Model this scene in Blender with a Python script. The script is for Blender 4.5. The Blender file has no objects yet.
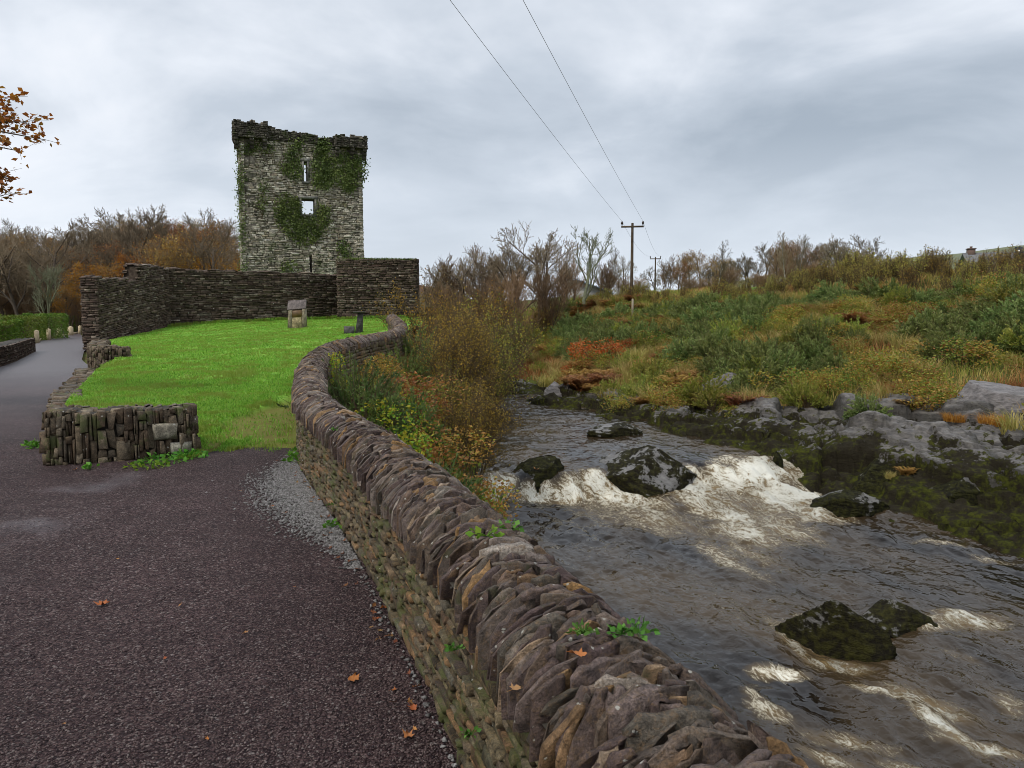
import bpy, math, random
import numpy as np
from mathutils import Vector, Matrix, noise as mnoise

R = math.radians
scene = bpy.context.scene
COL = scene.collection

# ------------------------------------------------------------------ camera, sky, sun, exposure
CAM_Z, FPX, HORIZON = 1.65, 760.0, 318.0
PITCH = math.atan((384 - HORIZON) / FPX)
cam_data = bpy.data.cameras.new('camera')
cam = bpy.data.objects.new('camera', cam_data)
COL.objects.link(cam)
cam.location = (0, 0, CAM_Z)
cam.rotation_euler = (math.pi / 2 - PITCH, 0, 0)
cam_data.sensor_width = 36.0
cam_data.lens = 36.0 * FPX / 1024
cam_data.clip_start = 0.05
cam_data.clip_end = 6000
scene.camera = cam

scene.view_settings.view_transform = 'Standard'
scene.view_settings.look = 'None'
scene.view_settings.exposure = 0.62
scene.view_settings.gamma = 1.0
scene.view_settings.use_curve_mapping = False
scene.render.engine = 'CYCLES'
cy = scene.cycles
cy.use_denoising = True
cy.pixel_filter_type = 'BLACKMAN_HARRIS'
cy.filter_width = 0.9
cy.max_bounces = 5
cy.diffuse_bounces = 3
cy.glossy_bounces = 2
cy.transmission_bounces = 3
cy.transparent_max_bounces = 6
cy.caustics_reflective = False
cy.caustics_refractive = False
cy.sample_clamp_indirect = 4

SUN_EL, SUN_ROT = R(52), R(228)
world = bpy.data.worlds.new('World')
scene.world = world
world.use_nodes = True


def nd(nt, typ, props=None, **ins):
    n = nt.nodes.new(typ)
    for k, v in (props or {}).items():
        setattr(n, k, v)
    for k, v in ins.items():
        key = int(k[1:]) if k[0] == '_' else k.replace('_', ' ')
        sk = n.inputs[key]
        if isinstance(v, bpy.types.NodeSocket):
            nt.links.new(v, sk)
        elif isinstance(v, bpy.types.Node):
            nt.links.new(v.outputs[0], sk)
        else:
            if isinstance(v, (tuple, list)) and len(v) == 3 and sk.type == 'RGBA':
                v = (*v, 1)
            sk.default_value = v
    return n


def ramp(nt, fac, stops, interp='LINEAR'):
    n = nt.nodes.new('ShaderNodeValToRGB')
    n.color_ramp.interpolation = interp
    el = n.color_ramp.elements
    while len(el) < len(stops):
        el.new(0.5)
    for e, (p, c) in zip(el, stops):
        e.position = p
        e.color = (*c, 1) if isinstance(c, (tuple, list)) else (c, c, c, 1)
    nt.links.new(fac.outputs[0] if isinstance(fac, bpy.types.Node) else fac, n.inputs[0])
    return n.outputs[0]


def mixc(nt, fac, a, b, mode='MIX'):
    n = nt.nodes.new('ShaderNodeMix')
    n.data_type = 'RGBA'
    n.blend_type = mode
    for sk, v in ((n.inputs[0], fac), (n.inputs[6], a), (n.inputs[7], b)):
        if isinstance(v, bpy.types.NodeSocket):
            nt.links.new(v, sk)
        elif isinstance(v, bpy.types.Node):
            nt.links.new(v.outputs[0], sk)
        else:
            sk.default_value = (*v, 1) if isinstance(v, (tuple, list)) else v
    return n.outputs[2]


def mth(nt, op, a, b=0.0, clamp=False):
    n = nt.nodes.new('ShaderNodeMath')
    n.operation = op
    n.use_clamp = clamp
    for sk, v in ((n.inputs[0], a), (n.inputs[1], b)):
        if isinstance(v, bpy.types.NodeSocket):
            nt.links.new(v, sk)
        elif isinstance(v, bpy.types.Node):
            nt.links.new(v.outputs[0], sk)
        else:
            sk.default_value = v
    return n.outputs[0]


# overcast sky: the Nishita sky seen faintly through layered cloud
wn = world.node_tree
wn.nodes.clear()
sky = nd(wn, 'ShaderNodeTexSky', dict(sky_type='NISHITA', sun_disc=False, sun_elevation=SUN_EL, sun_rotation=SUN_ROT))
b_sky = nd(wn, 'ShaderNodeBackground', Color=sky.outputs[0], Strength=0.08)
tc = nd(wn, 'ShaderNodeTexCoord')
sep = nd(wn, 'ShaderNodeSeparateXYZ', Vector=tc.outputs['Generated'])
zz = mth(wn, 'ADD', mth(wn, 'MAXIMUM', sep.outputs[2], 0.0), 0.34)
flat = nd(wn, 'ShaderNodeCombineXYZ', X=mth(wn, 'DIVIDE', sep.outputs[0], zz), Y=mth(wn, 'DIVIDE', sep.outputs[1], zz), Z=0.0)
mapn = nd(wn, 'ShaderNodeMapping', Vector=flat.outputs[0], Location=(8.4, 7.2, 0.0), Scale=(1.0, 1.15, 1.0))
n1 = nd(wn, 'ShaderNodeTexNoise', Vector=mapn.outputs[0], Scale=0.5, Detail=7.0, Roughness=0.50, Distortion=0.3)
n2 = nd(wn, 'ShaderNodeTexNoise', Vector=mapn.outputs[0], Scale=1.9, Detail=6.0, Roughness=0.55, Distortion=0.4)
ncl = mth(wn, 'ADD', mth(wn, 'MULTIPLY', n1.outputs[0], 0.76), mth(wn, 'MULTIPLY', n2.outputs[0], 0.24))
cloud = ramp(wn, ncl, [(0.40, (0.38, 0.44, 0.515)), (0.475, (0.56, 0.62, 0.70)), (0.535, (0.80, 0.845, 0.915)), (0.60, (0.98, 0.99, 1.03))])
# brighter band low down, much brighter overhead (above the frame), as under real overcast
low = ramp(wn, sep.outputs[2], [(0.0, 0.85), (0.08, 0.6), (0.22, 0.0)])
cloud = mixc(wn, low, cloud, (0.78, 0.84, 0.93))
zen = ramp(wn, sep.outputs[2], [(0.0, 0.92), (0.42, 0.98), (0.75, 1.0)])
zgain = nd(wn, 'ShaderNodeMapRange', Value=sep.outputs[2], _1=0.42, _2=0.8, _3=1.0, _4=1.75)
cloud = mixc(wn, 1.0, cloud, zgain.outputs[0], 'MULTIPLY')
b_cloud = nd(wn, 'ShaderNodeBackground', Color=cloud, Strength=0.70)
mixs = nd(wn, 'ShaderNodeMixShader', _0=0.93)
wn.links.new(b_sky.outputs[0], mixs.inputs[1])
wn.links.new(b_cloud.outputs[0], mixs.inputs[2])
wout = nd(wn, 'ShaderNodeOutputWorld', Surface=mixs.outputs[0])

sun_d = bpy.data.lights.new('sun', 'SUN')
sun_d.energy = 1.5
sun_d.angle = R(14)
sun_d.color = (1.0, 0.94, 0.85)
sun = bpy.data.objects.new('sun', sun_d)
COL.objects.link(sun)
# rotation: the lamp's -Z points from the sun to the ground
sdir = Vector((math.sin(SUN_ROT) * math.cos(SUN_EL), math.cos(SUN_ROT) * math.cos(SUN_EL), math.sin(SUN_EL)))
sun.rotation_euler = sdir.to_track_quat('Z', 'Y').to_euler()

# ------------------------------------------------------------------ projection helpers (pixel -> point in the place)
CP, SP = math.cos(PITCH), math.sin(PITCH)


def ray(px, py):
    a, b = (px - 512) / FPX, (384 - py) / FPX
    return np.array([a, CP + b * SP, -SP + b * CP])


def on_z(px, py, z):
    d = ray(px, py)
    k = (z - CAM_Z) / d[2]
    return np.array([d[0] * k, d[1] * k, z])


def at(px, py, Y):
    d = ray(px, py)
    k = Y / d[1]
    return np.array([d[0] * k, Y, CAM_Z + d[2] * k])


def project(X, Y, Z):
    Z = Z - CAM_Z
    dep = Y * CP - Z * SP
    up = Y * SP + Z * CP
    return 512 + FPX * X / dep, 384 - FPX * up / dep


# ------------------------------------------------------------------ noise
def _hash(ix, iy, seed):
    h = (ix.astype(np.int64) * 374761393 + iy.astype(np.int64) * 668265263 + seed * 1442695041) & 0xFFFFFFFF
    h = ((h ^ (h >> 13)) * 1274126177) & 0xFFFFFFFF
    h = h ^ (h >> 16)
    return (h & 0xFFFFFF) / float(0xFFFFFF)


def vnoise(x, y, seed=0):
    x = np.asarray(x, float); y = np.asarray(y, float)
    ix = np.floor(x); iy = np.floor(y)
    fx = x - ix; fy = y - iy
    fx = fx * fx * fx * (fx * (fx * 6 - 15) + 10); fy = fy * fy * fy * (fy * (fy * 6 - 15) + 10)
    a = _hash(ix, iy, seed); b = _hash(ix + 1, iy, seed)
    c = _hash(ix, iy + 1, seed); d = _hash(ix + 1, iy + 1, seed)
    return (a + (b - a) * fx) * (1 - fy) + (c + (d - c) * fx) * fy


def fbm(x, y, seed=0, octv=4, gain=0.5):
    s = 0.0; amp = 1.0; tot = 0.0
    x = np.asarray(x, float); y = np.asarray(y, float)
    for i in range(octv):
        s = s + amp * vnoise(x, y, seed + i * 17)
        tot += amp; amp *= gain
        x, y = x * 1.93 + y * 0.55 + 3.3, y * 1.93 - x * 0.55 + 1.7
    return s / tot


def sst(a, b, x):
    t = np.clip((np.asarray(x, float) - a) / (b - a), 0, 1)
    return t * t * (3 - 2 * t)


# ------------------------------------------------------------------ mesh helpers
def make_mesh(name, V, quads=None, tris=None, smooth=False, attrs=None, fattr=None, mats=(), midx=None):
    V = np.asarray(V, np.float32).reshape(-1, 3)
    quads = np.zeros((0, 4), np.int32) if quads is None else np.asarray(quads, np.int32).reshape(-1, 4)
    tris = np.zeros((0, 3), np.int32) if tris is None else np.asarray(tris, np.int32).reshape(-1, 3)
    me = bpy.data.meshes.new(name)
    me.vertices.add(len(V))
    me.vertices.foreach_set('co', V.ravel())
    nq, ntr = len(quads), len(tris)
    me.loops.add(nq * 4 + ntr * 3)
    me.loops.foreach_set('vertex_index', np.concatenate([quads.ravel(), tris.ravel()]).astype(np.int32))
    me.polygons.add(nq + ntr)
    starts = np.concatenate([np.arange(nq) * 4, nq * 4 + np.arange(ntr) * 3]).astype(np.int32)
    me.polygons.foreach_set('loop_start', starts)
    me.update(calc_edges=True)
    if smooth:
        me.polygons.foreach_set('use_smooth', np.ones(nq + ntr, bool))
    for k, a in (attrs or {}).items():
        at_ = me.attributes.new(k, 'FLOAT', 'POINT')
        at_.data.foreach_set('value', np.asarray(a, np.float32))
    for m in mats:
        me.materials.append(m)
    if midx is not None:
        me.polygons.foreach_set('material_index', np.asarray(midx, np.int32))
    me.update()
    return me


def link(name, me, parent=None, loc=None):
    o = bpy.data.objects.new(name, me)
    COL.objects.link(o)
    if parent is not None:
        o.parent = parent
    if loc is not None:
        o.location = loc
    return o


def tag(o, label=None, cat=None, group=None, kind=None):
    if label: o['label'] = label
    if cat: o['category'] = cat
    if group: o['group'] = group
    if kind: o['kind'] = kind
    return o


def empty(name, loc=(0, 0, 0), rz=0.0):
    o = bpy.data.objects.new(name, None)
    COL.objects.link(o)
    o.location = loc
    o.rotation_euler = (0, 0, rz)
    return o


def dup(src, loc, rz=0.0, scale=1.0, tilt=(0, 0)):
    c = src.copy(); COL.objects.link(c)
    c.location = loc
    c.rotation_euler = (tilt[0], tilt[1], rz)
    c.scale = scale if isinstance(scale, (tuple, list)) else (scale, scale, scale)
    for ch in list(src.children):
        d = ch.copy(); COL.objects.link(d); d.parent = c
        for g in list(ch.children):
            e = g.copy(); COL.objects.link(e); e.parent = d
    return c


class Geo:
    """Collects vertices, quads, tris and a per-vertex random value."""
    def __init__(self):
        self.V = []; self.Q = []; self.T = []; self.A = []; self.QM = []; self.TM = []; self.n = 0

    def add(self, V, Q=None, T=None, r=0.5, m=0):
        V = np.asarray(V, float).reshape(-1, 3)
        self.V.append(V)
        self.A.append(np.broadcast_to(np.asarray(r, float), (len(V),)).copy())
        if Q is not None and len(Q):
            Q = np.asarray(Q).reshape(-1, 4) + self.n
            self.Q.append(Q); self.QM.append(np.full(len(Q), m))
        if T is not None and len(T):
            T = np.asarray(T).reshape(-1, 3) + self.n
            self.T.append(T); self.TM.append(np.full(len(T), m))
        self.n += len(V)

    def box(self, lo, hi, r=0.5, m=0, M=None):
        x0, y0, z0 = lo; x1, y1, z1 = hi
        V = np.array([[x0, y0, z0], [x1, y0, z0], [x1, y1, z0], [x0, y1, z0], [x0, y0, z1], [x1, y0, z1], [x1, y1, z1], [x0, y1, z1]], float)
        if M is not None:
            V = V @ M[:3, :3].T + M[:3, 3]
        self.add(V, [[0, 3, 2, 1], [4, 5, 6, 7], [0, 1, 5, 4], [1, 2, 6, 5], [2, 3, 7, 6], [3, 0, 4, 7]], r=r, m=m)

    def mesh(self, name, mats, smooth=False):
        V = np.concatenate(self.V)
        Q = np.concatenate(self.Q) if self.Q else None
        T = np.concatenate(self.T) if self.T else None
        mi = np.concatenate(self.QM + self.TM) if (self.QM or self.TM) else None
        return make_mesh(name, V, Q, T, smooth, {'r': np.concatenate(self.A)}, mats=mats, midx=mi)


def tubes(P, S=4):
    """P (N,K,4): polylines with radii -> V, Q"""
    P = np.asarray(P, float)
    N, K, _ = P.shape
    C = P[:, :, :3]; r = P[:, :, 3]
    T = np.gradient(C, axis=1)
    T /= np.linalg.norm(T, axis=2, keepdims=True) + 1e-9
    ref = np.where(np.abs(T[:, :1, 2:3]) > 0.9, np.array([[[1.0, 0, 0]]]), np.array([[[0, 0, 1.0]]]))
    A = np.cross(T, np.broadcast_to(ref, T.shape)); A /= np.linalg.norm(A, axis=2, keepdims=True) + 1e-9
    B = np.cross(T, A)
    ang = np.arange(S) * 2 * math.pi / S
    V = C[:, :, None, :] + r[:, :, None, None] * (A[:, :, None, :] * np.cos(ang)[None, None, :, None] + B[:, :, None, :] * np.sin(ang)[None, None, :, None])
    idx = np.arange(N * K * S).reshape(N, K, S)
    a = idx[:, :-1, :]; b = np.roll(a, -1, axis=2); d = idx[:, 1:, :]; c = np.roll(d, -1, axis=2)
    Q = np.stack([a, b, c, d], axis=-1).reshape(-1, 4)
    return V.reshape(-1, 3), Q


def leaves(P, size, rng, aspect=0.5, updown=0.4, axis=None, spread=1.0):
    """kite-shaped leaves at P: each 4 verts bent on the midrib, random orientation. returns V,Q(as 2 tris),r"""
    n = len(P)
    size = np.broadcast_to(np.asarray(size, float), (n,))
    if axis is None:
        a = rng.normal(size=(n, 3)); a[:, 2] *= updown
    else:
        a = axis + rng.normal(size=(n, 3)) * spread
    a /= np.linalg.norm(a, axis=1, keepdims=True) + 1e-9
    b = np.cross(a, rng.normal(size=(n, 3))); b /= np.linalg.norm(b, axis=1, keepdims=True) + 1e-9
    c = np.cross(a, b)
    L = size[:, None]; W = L * aspect * 0.5
    v0 = P; v1 = P + a * L * 0.45 + b * W + c * W * 0.35; v2 = P + a * L; v3 = P + a * L * 0.45 - b * W + c * W * 0.35
    V = np.stack([v0, v1, v2, v3], 1).reshape(-1, 3)
    i = np.arange(n) * 4
    T = np.stack([np.stack([i, i + 1, i + 2], 1), np.stack([i, i + 2, i + 3], 1)], 1).reshape(-1, 3)
    return V, T


def blades(P, h, w, rng, lean=0.5, lean_dir=None):
    """bent grass blades: 5 verts (2 base, 2 mid, tip)"""
    n = len(P)
    h = np.broadcast_to(np.asarray(h, float), (n,))[:, None]; w = np.broadcast_to(np.asarray(w, float), (n,))[:, None]
    az = rng.uniform(0, 2 * math.pi, n)
    d = np.stack([np.cos(az), np.sin(az), np.zeros(n)], 1)
    f = rng.uniform(0, 2 * math.pi, n)
    s = np.stack([np.cos(f), np.sin(f), np.zeros(n)], 1)
    k = rng.uniform(0.15, 1, n)[:, None] * lean
    dl = d * k
    if lean_dir is not None:
        dl = dl + lean_dir
    up = np.array([0, 0, 1.0])
    b0 = P - s * w * 0.5; b1 = P + s * w * 0.5
    m = P + up * h * 0.6 + dl * h * 0.25
    m0 = m - s * w * 0.38; m1 = m + s * w * 0.38
    t = P + up * h * (1 - 0.25 * k) + dl * h * 0.85
    V = np.stack([b0, b1, m1, m0, t], 1).reshape(-1, 3)
    i = np.arange(n) * 5
    Q = np.stack([i, i + 1, i + 2, i + 3], 1)
    T = np.stack([i + 3, i + 2, i + 4], 1)
    return V, Q, T


# ------------------------------------------------------------------ materials
def new_mat(name):
    m = bpy.data.materials.new(name)
    m.use_nodes = True
    nt = m.node_tree
    nt.nodes.clear()
    out = nt.nodes.new('ShaderNodeOutputMaterial')
    bs = nt.nodes.new('ShaderNodeBsdfPrincipled')
    nt.links.new(bs.outputs[0], out.inputs[0])
    return m, nt, bs, out


def setin(nt, node, **ins):
    for k, v in ins.items():
        sk = node.inputs[k.replace('_', ' ')]
        if isinstance(v, bpy.types.NodeSocket): nt.links.new(v, sk)
        elif isinstance(v, bpy.types.Node): nt.links.new(v.outputs[0], sk)
        else: sk.default_value = (*v, 1) if isinstance(v, (tuple, list)) and len(v) == 3 and sk.type == 'RGBA' else v


def attr(nt, name='r'):
    return nd(nt, 'ShaderNodeAttribute', dict(attribute_name=name)).outputs['Fac']


def objpos(nt):
    return nd(nt, 'ShaderNodeNewGeometry').outputs['Position']


def stone_mat(name, cols, moss=(0.05, 0.06, 0.02), moss_amt=0.25, lichen=0.0, rough=0.62, sc=1.0, bump=0.35, spec=0.18, stain=None):
    """wet rubble: one tone per stone (attribute r), grain, stains, moss and lichen spots"""
    m, nt, bs, out = new_mat(name)
    pos = objpos(nt)
    k = len(cols)
    base = ramp(nt, attr(nt), [(i / (k - 1), c) for i, c in enumerate(cols)])
    g1 = nd(nt, 'ShaderNodeTexNoise', Vector=pos, Scale=9 / sc, Detail=8.0, Roughness=0.65)
    g2 = nd(nt, 'ShaderNodeTexNoise', Vector=pos, Scale=55 / sc, Detail=5.0, Roughness=0.7)
    tone = ramp(nt, g1.outputs[0], [(0.30, 0.35), (0.5, 0.9), (0.70, 1.7)])
    c = mixc(nt, 1.0, base, tone, 'MULTIPLY')
    g3 = nd(nt, 'ShaderNodeTexNoise', Vector=pos, Scale=17 / sc, Detail=6.0, Roughness=0.7, Distortion=1.0)
    if stain is not None:
        c = mixc(nt, mth(nt, 'MULTIPLY', ramp(nt, g3.outputs[0], [(0.50, 0.0), (0.66, 1.0)]), 0.7), c, stain)
        c = mixc(nt, mth(nt, 'MULTIPLY', ramp(nt, g3.outputs[0], [(0.30, 1.0), (0.42, 0.0)]), 0.75), c, tuple(0.12 * x for x in stain))
    tone2 = ramp(nt, g2.outputs[0], [(0.32, 0.5), (0.68, 1.5)])
    c = mixc(nt, 1.0, c, tone2, 'MULTIPLY')
    mn = nd(nt, 'ShaderNodeTexNoise', Vector=pos, Scale=2.3 / sc, Detail=7.0, Roughness=0.68)
    mm = mth(nt, 'MULTIPLY', ramp(nt, mn.outputs[0], [(0.66 - moss_amt * 0.4, 0.0), (0.74 - moss_amt * 0.4, 1.0)]), 0.75)
    mcol = mixc(nt, g2.outputs[0], tuple(0.6 * x for x in moss), tuple(1.5 * x for x in moss))
    c = mixc(nt, mm, c, mcol)
    if lichen > 0:
        vl = nd(nt, 'ShaderNodeTexVoronoi', Vector=pos, Scale=14 / sc, Randomness=1.0)
        pick = mth(nt, 'LESS_THAN', nd(nt, 'ShaderNodeSeparateColor', Color=vl.outputs['Color']).outputs[0], lichen)
        spot = mth(nt, 'MULTIPLY', pick, ramp(nt, mth(nt, 'ADD', vl.outputs['Distance'], mth(nt, 'MULTIPLY', mth(nt, 'SUBTRACT', g2.outputs[0], 0.5), 0.5)), [(0.16, 1.0), (0.24, 0.0)]))
        c = mixc(nt, mth(nt, 'MULTIPLY', spot, 0.85), c, (0.42, 0.41, 0.36))
    hgt = mth(nt, 'ADD', mth(nt, 'MULTIPLY', g1.outputs[0], 0.55), mth(nt, 'MULTIPLY', g2.outputs[0], 0.45))
    bp = nd(nt, 'ShaderNodeBump', Strength=bump, Distance=0.05 * sc, Height=hgt)
    rr = nd(nt, 'ShaderNodeMapRange', Value=g1.outputs[0], _1=0.3, _2=0.7, _3=rough - 0.18, _4=rough + 0.15)
    setin(nt, bs, Base_Color=c, Roughness=rr.outputs[0], Normal=bp.outputs[0], Specular_IOR_Level=spec)
    return m


def leaf_mat(name, cols, rough=0.55, trans=0.35, objvar=0.25, patch=0.0, patch_col=None, patch_sc=0.5):
    m, nt, bs, out = new_mat(name)
    k = len(cols)
    c = ramp(nt, attr(nt), [(i / (k - 1), q) for i, q in enumerate(cols)])
    if objvar:
        oi = nd(nt, 'ShaderNodeObjectInfo')
        c = nd(nt, 'ShaderNodeHueSaturation', Hue=mth(nt, 'ADD', 0.5, mth(nt, 'MULTIPLY', mth(nt, 'SUBTRACT', oi.outputs['Random'], 0.5), objvar * 0.16)),
               Saturation=1.0, Value=mth(nt, 'ADD', 1.0 - objvar * 0.7, mth(nt, 'MULTIPLY', oi.outputs['Random'], objvar * 1.4)), Color=c).outputs[0]
    if patch_col is not None:
        pn = nd(nt, 'ShaderNodeTexNoise', Vector=objpos(nt), Scale=patch_sc, Detail=4.0, Roughness=0.6)
        c = mixc(nt, ramp(nt, pn.outputs[0], [(0.58 - patch * 0.3, 0.0), (0.66 - patch * 0.3, 1.0)]), c, patch_col)
    setin(nt, bs, Base_Color=c, Roughness=rough)
    bs.inputs['Specular IOR Level'].default_value = 0.15
    if trans:
        tr = nd(nt, 'ShaderNodeBsdfTranslucent', Color=mixc(nt, 1.0, c, (1.25, 1.2, 0.8), 'MULTIPLY'))
        mx = nd(nt, 'ShaderNodeMixShader', _0=trans)
        nt.links.new(bs.outputs[0], mx.inputs[1]); nt.links.new(tr.outputs[0], mx.inputs[2])
        nt.links.new(mx.outputs[0], out.inputs[0])
    return m


def bark_mat(name, c0, c1, sc=6.0, objvar=0.2):
    m, nt, bs, out = new_mat(name)
    pos = objpos(nt)
    n = nd(nt, 'ShaderNodeTexNoise', Vector=pos, Scale=sc, Detail=5.0, Roughness=0.6)
    c = mixc(nt, ramp(nt, n.outputs[0], [(0.35, 0.0), (0.65, 1.0)]), c0, c1)
    oi = nd(nt, 'ShaderNodeObjectInfo')
    c = nd(nt, 'ShaderNodeHueSaturation', Hue=0.5, Saturation=1.0, Value=mth(nt, 'ADD', 1 - objvar, mth(nt, 'MULTIPLY', oi.outputs['Random'], 2 * objvar)), Color=c).outputs[0]
    setin(nt, bs, Base_Color=c, Roughness=0.85, Specular_IOR_Level=0.1)
    return m

# ------------------------------------------------------------------ lie of the land
WALL_Y = np.array([-3.0, 0.0, 1.2, 1.5, 2.0, 2.5, 3.0, 3.5, 4.5, 5.3, 6.1, 7.5, 8.9, 11.0, 13.0, 15.5, 18.0, 21.0, 24.0, 28.0])
WALL_X = np.array([1.76, 0.86, 0.475, 0.365, 0.20, 0.05, -0.11, -0.28, -0.64, -0.94, -1.26, -1.84, -2.36, -2.92, -3.32, -3.66, -3.62, -3.30, -3.52, -4.4])
LAWN_RY = np.array([8.0, 9.5, 11.0, 13.0, 15.5, 18.0, 21.0, 24.0, 28.0, 40.0, 50.0, 58.0, 80.0])
LAWN_RZ = np.array([0.0, 0.0, 0.17, 0.27, 0.33, 0.40, 0.48, 0.68, 0.97, 1.35, 1.65, 1.80, 2.0])
LAWN_LY = np.array([8.0, 9.0, 11.5, 18.7, 23.7, 30.0, 38.0, 48.0, 56.0, 80.0])
LAWN_LZ = np.array([0.05, 0.22, 0.28, 0.36, 0.45, 0.35, 0.25, 1.10, 1.4, 1.6])
EDGE_Y = np.array([8.6, 9.5, 11.5, 18.7, 23.7, 30.0, 38.0, 40.0, 48.0, 60.0])
EDGE_X = np.array([-5.35, -5.5, -6.85, -10.25, -12.2, -15.6, -20.2, -21.3, -21.3, -21.0])


def catmull(xs, ys, n=14):
    P = np.stack([xs, ys], 1)
    P = np.vstack([2 * P[0] - P[1], P, 2 * P[-1] - P[-2]])
    out = []
    for i in range(1, len(P) - 2):
        t = np.linspace(0, 1, n, endpoint=False)[:, None]
        p0, p1, p2, p3 = P[i - 1], P[i], P[i + 1], P[i + 2]
        out.append(0.5 * (2 * p1 + (p2 - p0) * t + (2 * p0 - 5 * p1 + 4 * p2 - p3) * t ** 2 + (3 * p1 - p0 - 3 * p2 + p3) * t ** 3))
    out.append(P[-2:-1])
    return np.vstack(out)


wc = catmull(WALL_X, WALL_Y)


def wall_x(Y):
    return np.interp(Y, wc[:, 1], wc[:, 0])


def lawn_z(X, Y):
    rz = np.interp(Y, LAWN_RY, LAWN_RZ); lz = np.interp(Y, LAWN_LY, LAWN_LZ)
    xl = np.interp(Y, EDGE_Y, EDGE_X); xr = np.where(Y < 28, wall_x(Y), -5.0)
    a = np.clip((X - xl) / (xr - xl), 0, 1)
    a = a ** 0.7
    return lz + (rz - lz) * a


RE_P = np.array([8.3, 12.3]); RE_N = np.array([0.914, 0.405]); RE_U = np.array([0.405, -0.914])


def bank_s(X, Y):
    """distance from the right water edge, inland positive"""
    u = (X - RE_P[0]) * RE_U[0] + (Y - RE_P[1]) * RE_U[1]
    w = 0.9 * (fbm(u * 0.35, u * 0 + 3.0, 5, 3) - 0.5) * 2
    return (X - RE_P[0]) * RE_N[0] + (Y - RE_P[1]) * RE_N[1] + w


def river_left(Y):
    return np.interp(Y, [-4, 0, 4, 8, 12, 16, 22, 28, 34, 45, 60], [2.2, 1.35, 0.1, -0.9, -0.75, -0.5, -0.6, -2.4, -5.5, -11, -18])


SB = np.array([-12, -2, -0.6, 0.0, 0.7, 2.0, 3.5, 5.0, 8.0, 12.0, 16.0, 20.0, 24.0, 40.0, 60.0, 140.0, 600.0])
ZB = np.array([-3.0, -2.9, -2.2, -1.75, -1.45, -1.12, -0.85, -0.5, 0.12, 1.15, 2.15, 2.95, 3.35, 4.3, 5.1, 6.0, 7.0])


def bank_z(X, Y):
    s = bank_s(X, Y)
    z = np.interp(s, SB, ZB)
    z = z - 0.42 * (1 - sst(13.0, 18.0, Y)) * (1 - sst(1.0, 6.0, s))
    z = z + (fbm(X * 0.28, Y * 0.28, 3, 4) - 0.5) * 1.5 * sst(5, 11, s) * (1 - sst(40, 90, s))
    return z


def hills(X, Y):
    lh = 20 * sst(92, 260, Y) * sst(0, 70, -(X + 12)) * (0.75 + 0.5 * fbm(X * 0.012, Y * 0.012, 9, 3))
    rh = 40 * sst(150, 430, Y) * sst(120, 330, X) * (0.9 + 0.2 * fbm(X * 0.01, Y * 0.01, 12, 3))
    back = 6 * sst(300, 900, Y)
    return lh + rh + back


def ground_z(X, Y, low=False):
    xw = np.where(Y < 28, wall_x(np.clip(Y, -3, 28)), -4.4 - (Y - 28) * 0.1)
    t = X - xw
    zl = np.where(Y > 9.3, lawn_z(X, Y) - 0.35, -0.25)
    xl = np.interp(Y, EDGE_Y, EDGE_X)
    zl = np.where((X < xl + 0.3) & (Y > 8.5), -0.12, zl)
    zl = np.where(Y > 60, np.interp(X, [-60, -30, -8, 0], [-0.1, 0.0, 1.6, 1.8]), zl)
    rl = river_left(Y) - xw
    # strip between the wall and the river
    a = np.clip((t - 0.2) / np.maximum(rl - 0.2, 0.3), 0, 3)
    zt = np.where(Y < 28, np.where(Y > 9.3, np.interp(Y, LAWN_RY, LAWN_RZ), 0.0), np.interp(Y, LAWN_RY, LAWN_RZ))
    zm = zt - 0.12 + (-1.95 - zt + 0.12) * np.clip(a, 0, 1) ** np.interp(Y, [5, 9, 18, 26], [1.0, 1.7, 1.7, 1.2]) - 1.0 * np.clip(a - 1, 0, 1)
    # upstream the left bank is long and gentle
    zr = bank_z(X, Y)
    mid = np.where(t < 0.2, zl, zm)
    s = bank_s(X, Y)
    z = np.where(s > -4, np.maximum(mid * 0 + zr, np.where(t < 0.2, zl, np.minimum(zm, 9))), mid)
    z = np.where((s <= -4), mid, z)
    if low:          # room for the rock shelf that lies on it
        k = 2.4 * sst(19.5, 24.0, Y)
        z = z - 0.9 * sst(-3.5, -1.5, s) * (1 - sst(3.8 - k, 5.2 - k, s)) * (Y < 45)
    return z + hills(X, Y)


def polar_ground():
    a1 = np.radians(np.concatenate([np.linspace(-180, -62, 40), np.linspace(-60, -36, 50), np.linspace(-35.8, 50, 480), np.linspace(51, 180, 45)]))
    rr = np.concatenate([[0.3], np.geomspace(1.0, 8, 40), np.geomspace(8.15, 60, 300), np.geomspace(61, 400, 110), np.geomspace(420, 4000, 30)])
    A, RR = np.meshgrid(a1, rr)
    X = np.sin(A) * RR; Y = np.cos(A) * RR
    Z = ground_z(X, Y, low=True)
    # rough soil on the banks
    Z = Z + (fbm(X * 2.1, Y * 2.1, 31, 3) - 0.5) * 0.18 * sst(5.0, 8.0, bank_s(X, Y)) * (1 - sst(60, 120, RR))
    n, m = X.shape
    idx = np.arange(n * m).reshape(n, m)
    Q = np.stack([idx[:-1, :-1], idx[:-1, 1:], idx[1:, 1:], idx[1:, :-1]], -1).reshape(-1, 4)
    return np.stack([X, Y, Z], -1).reshape(-1, 3), Q[:, ::-1]


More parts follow.
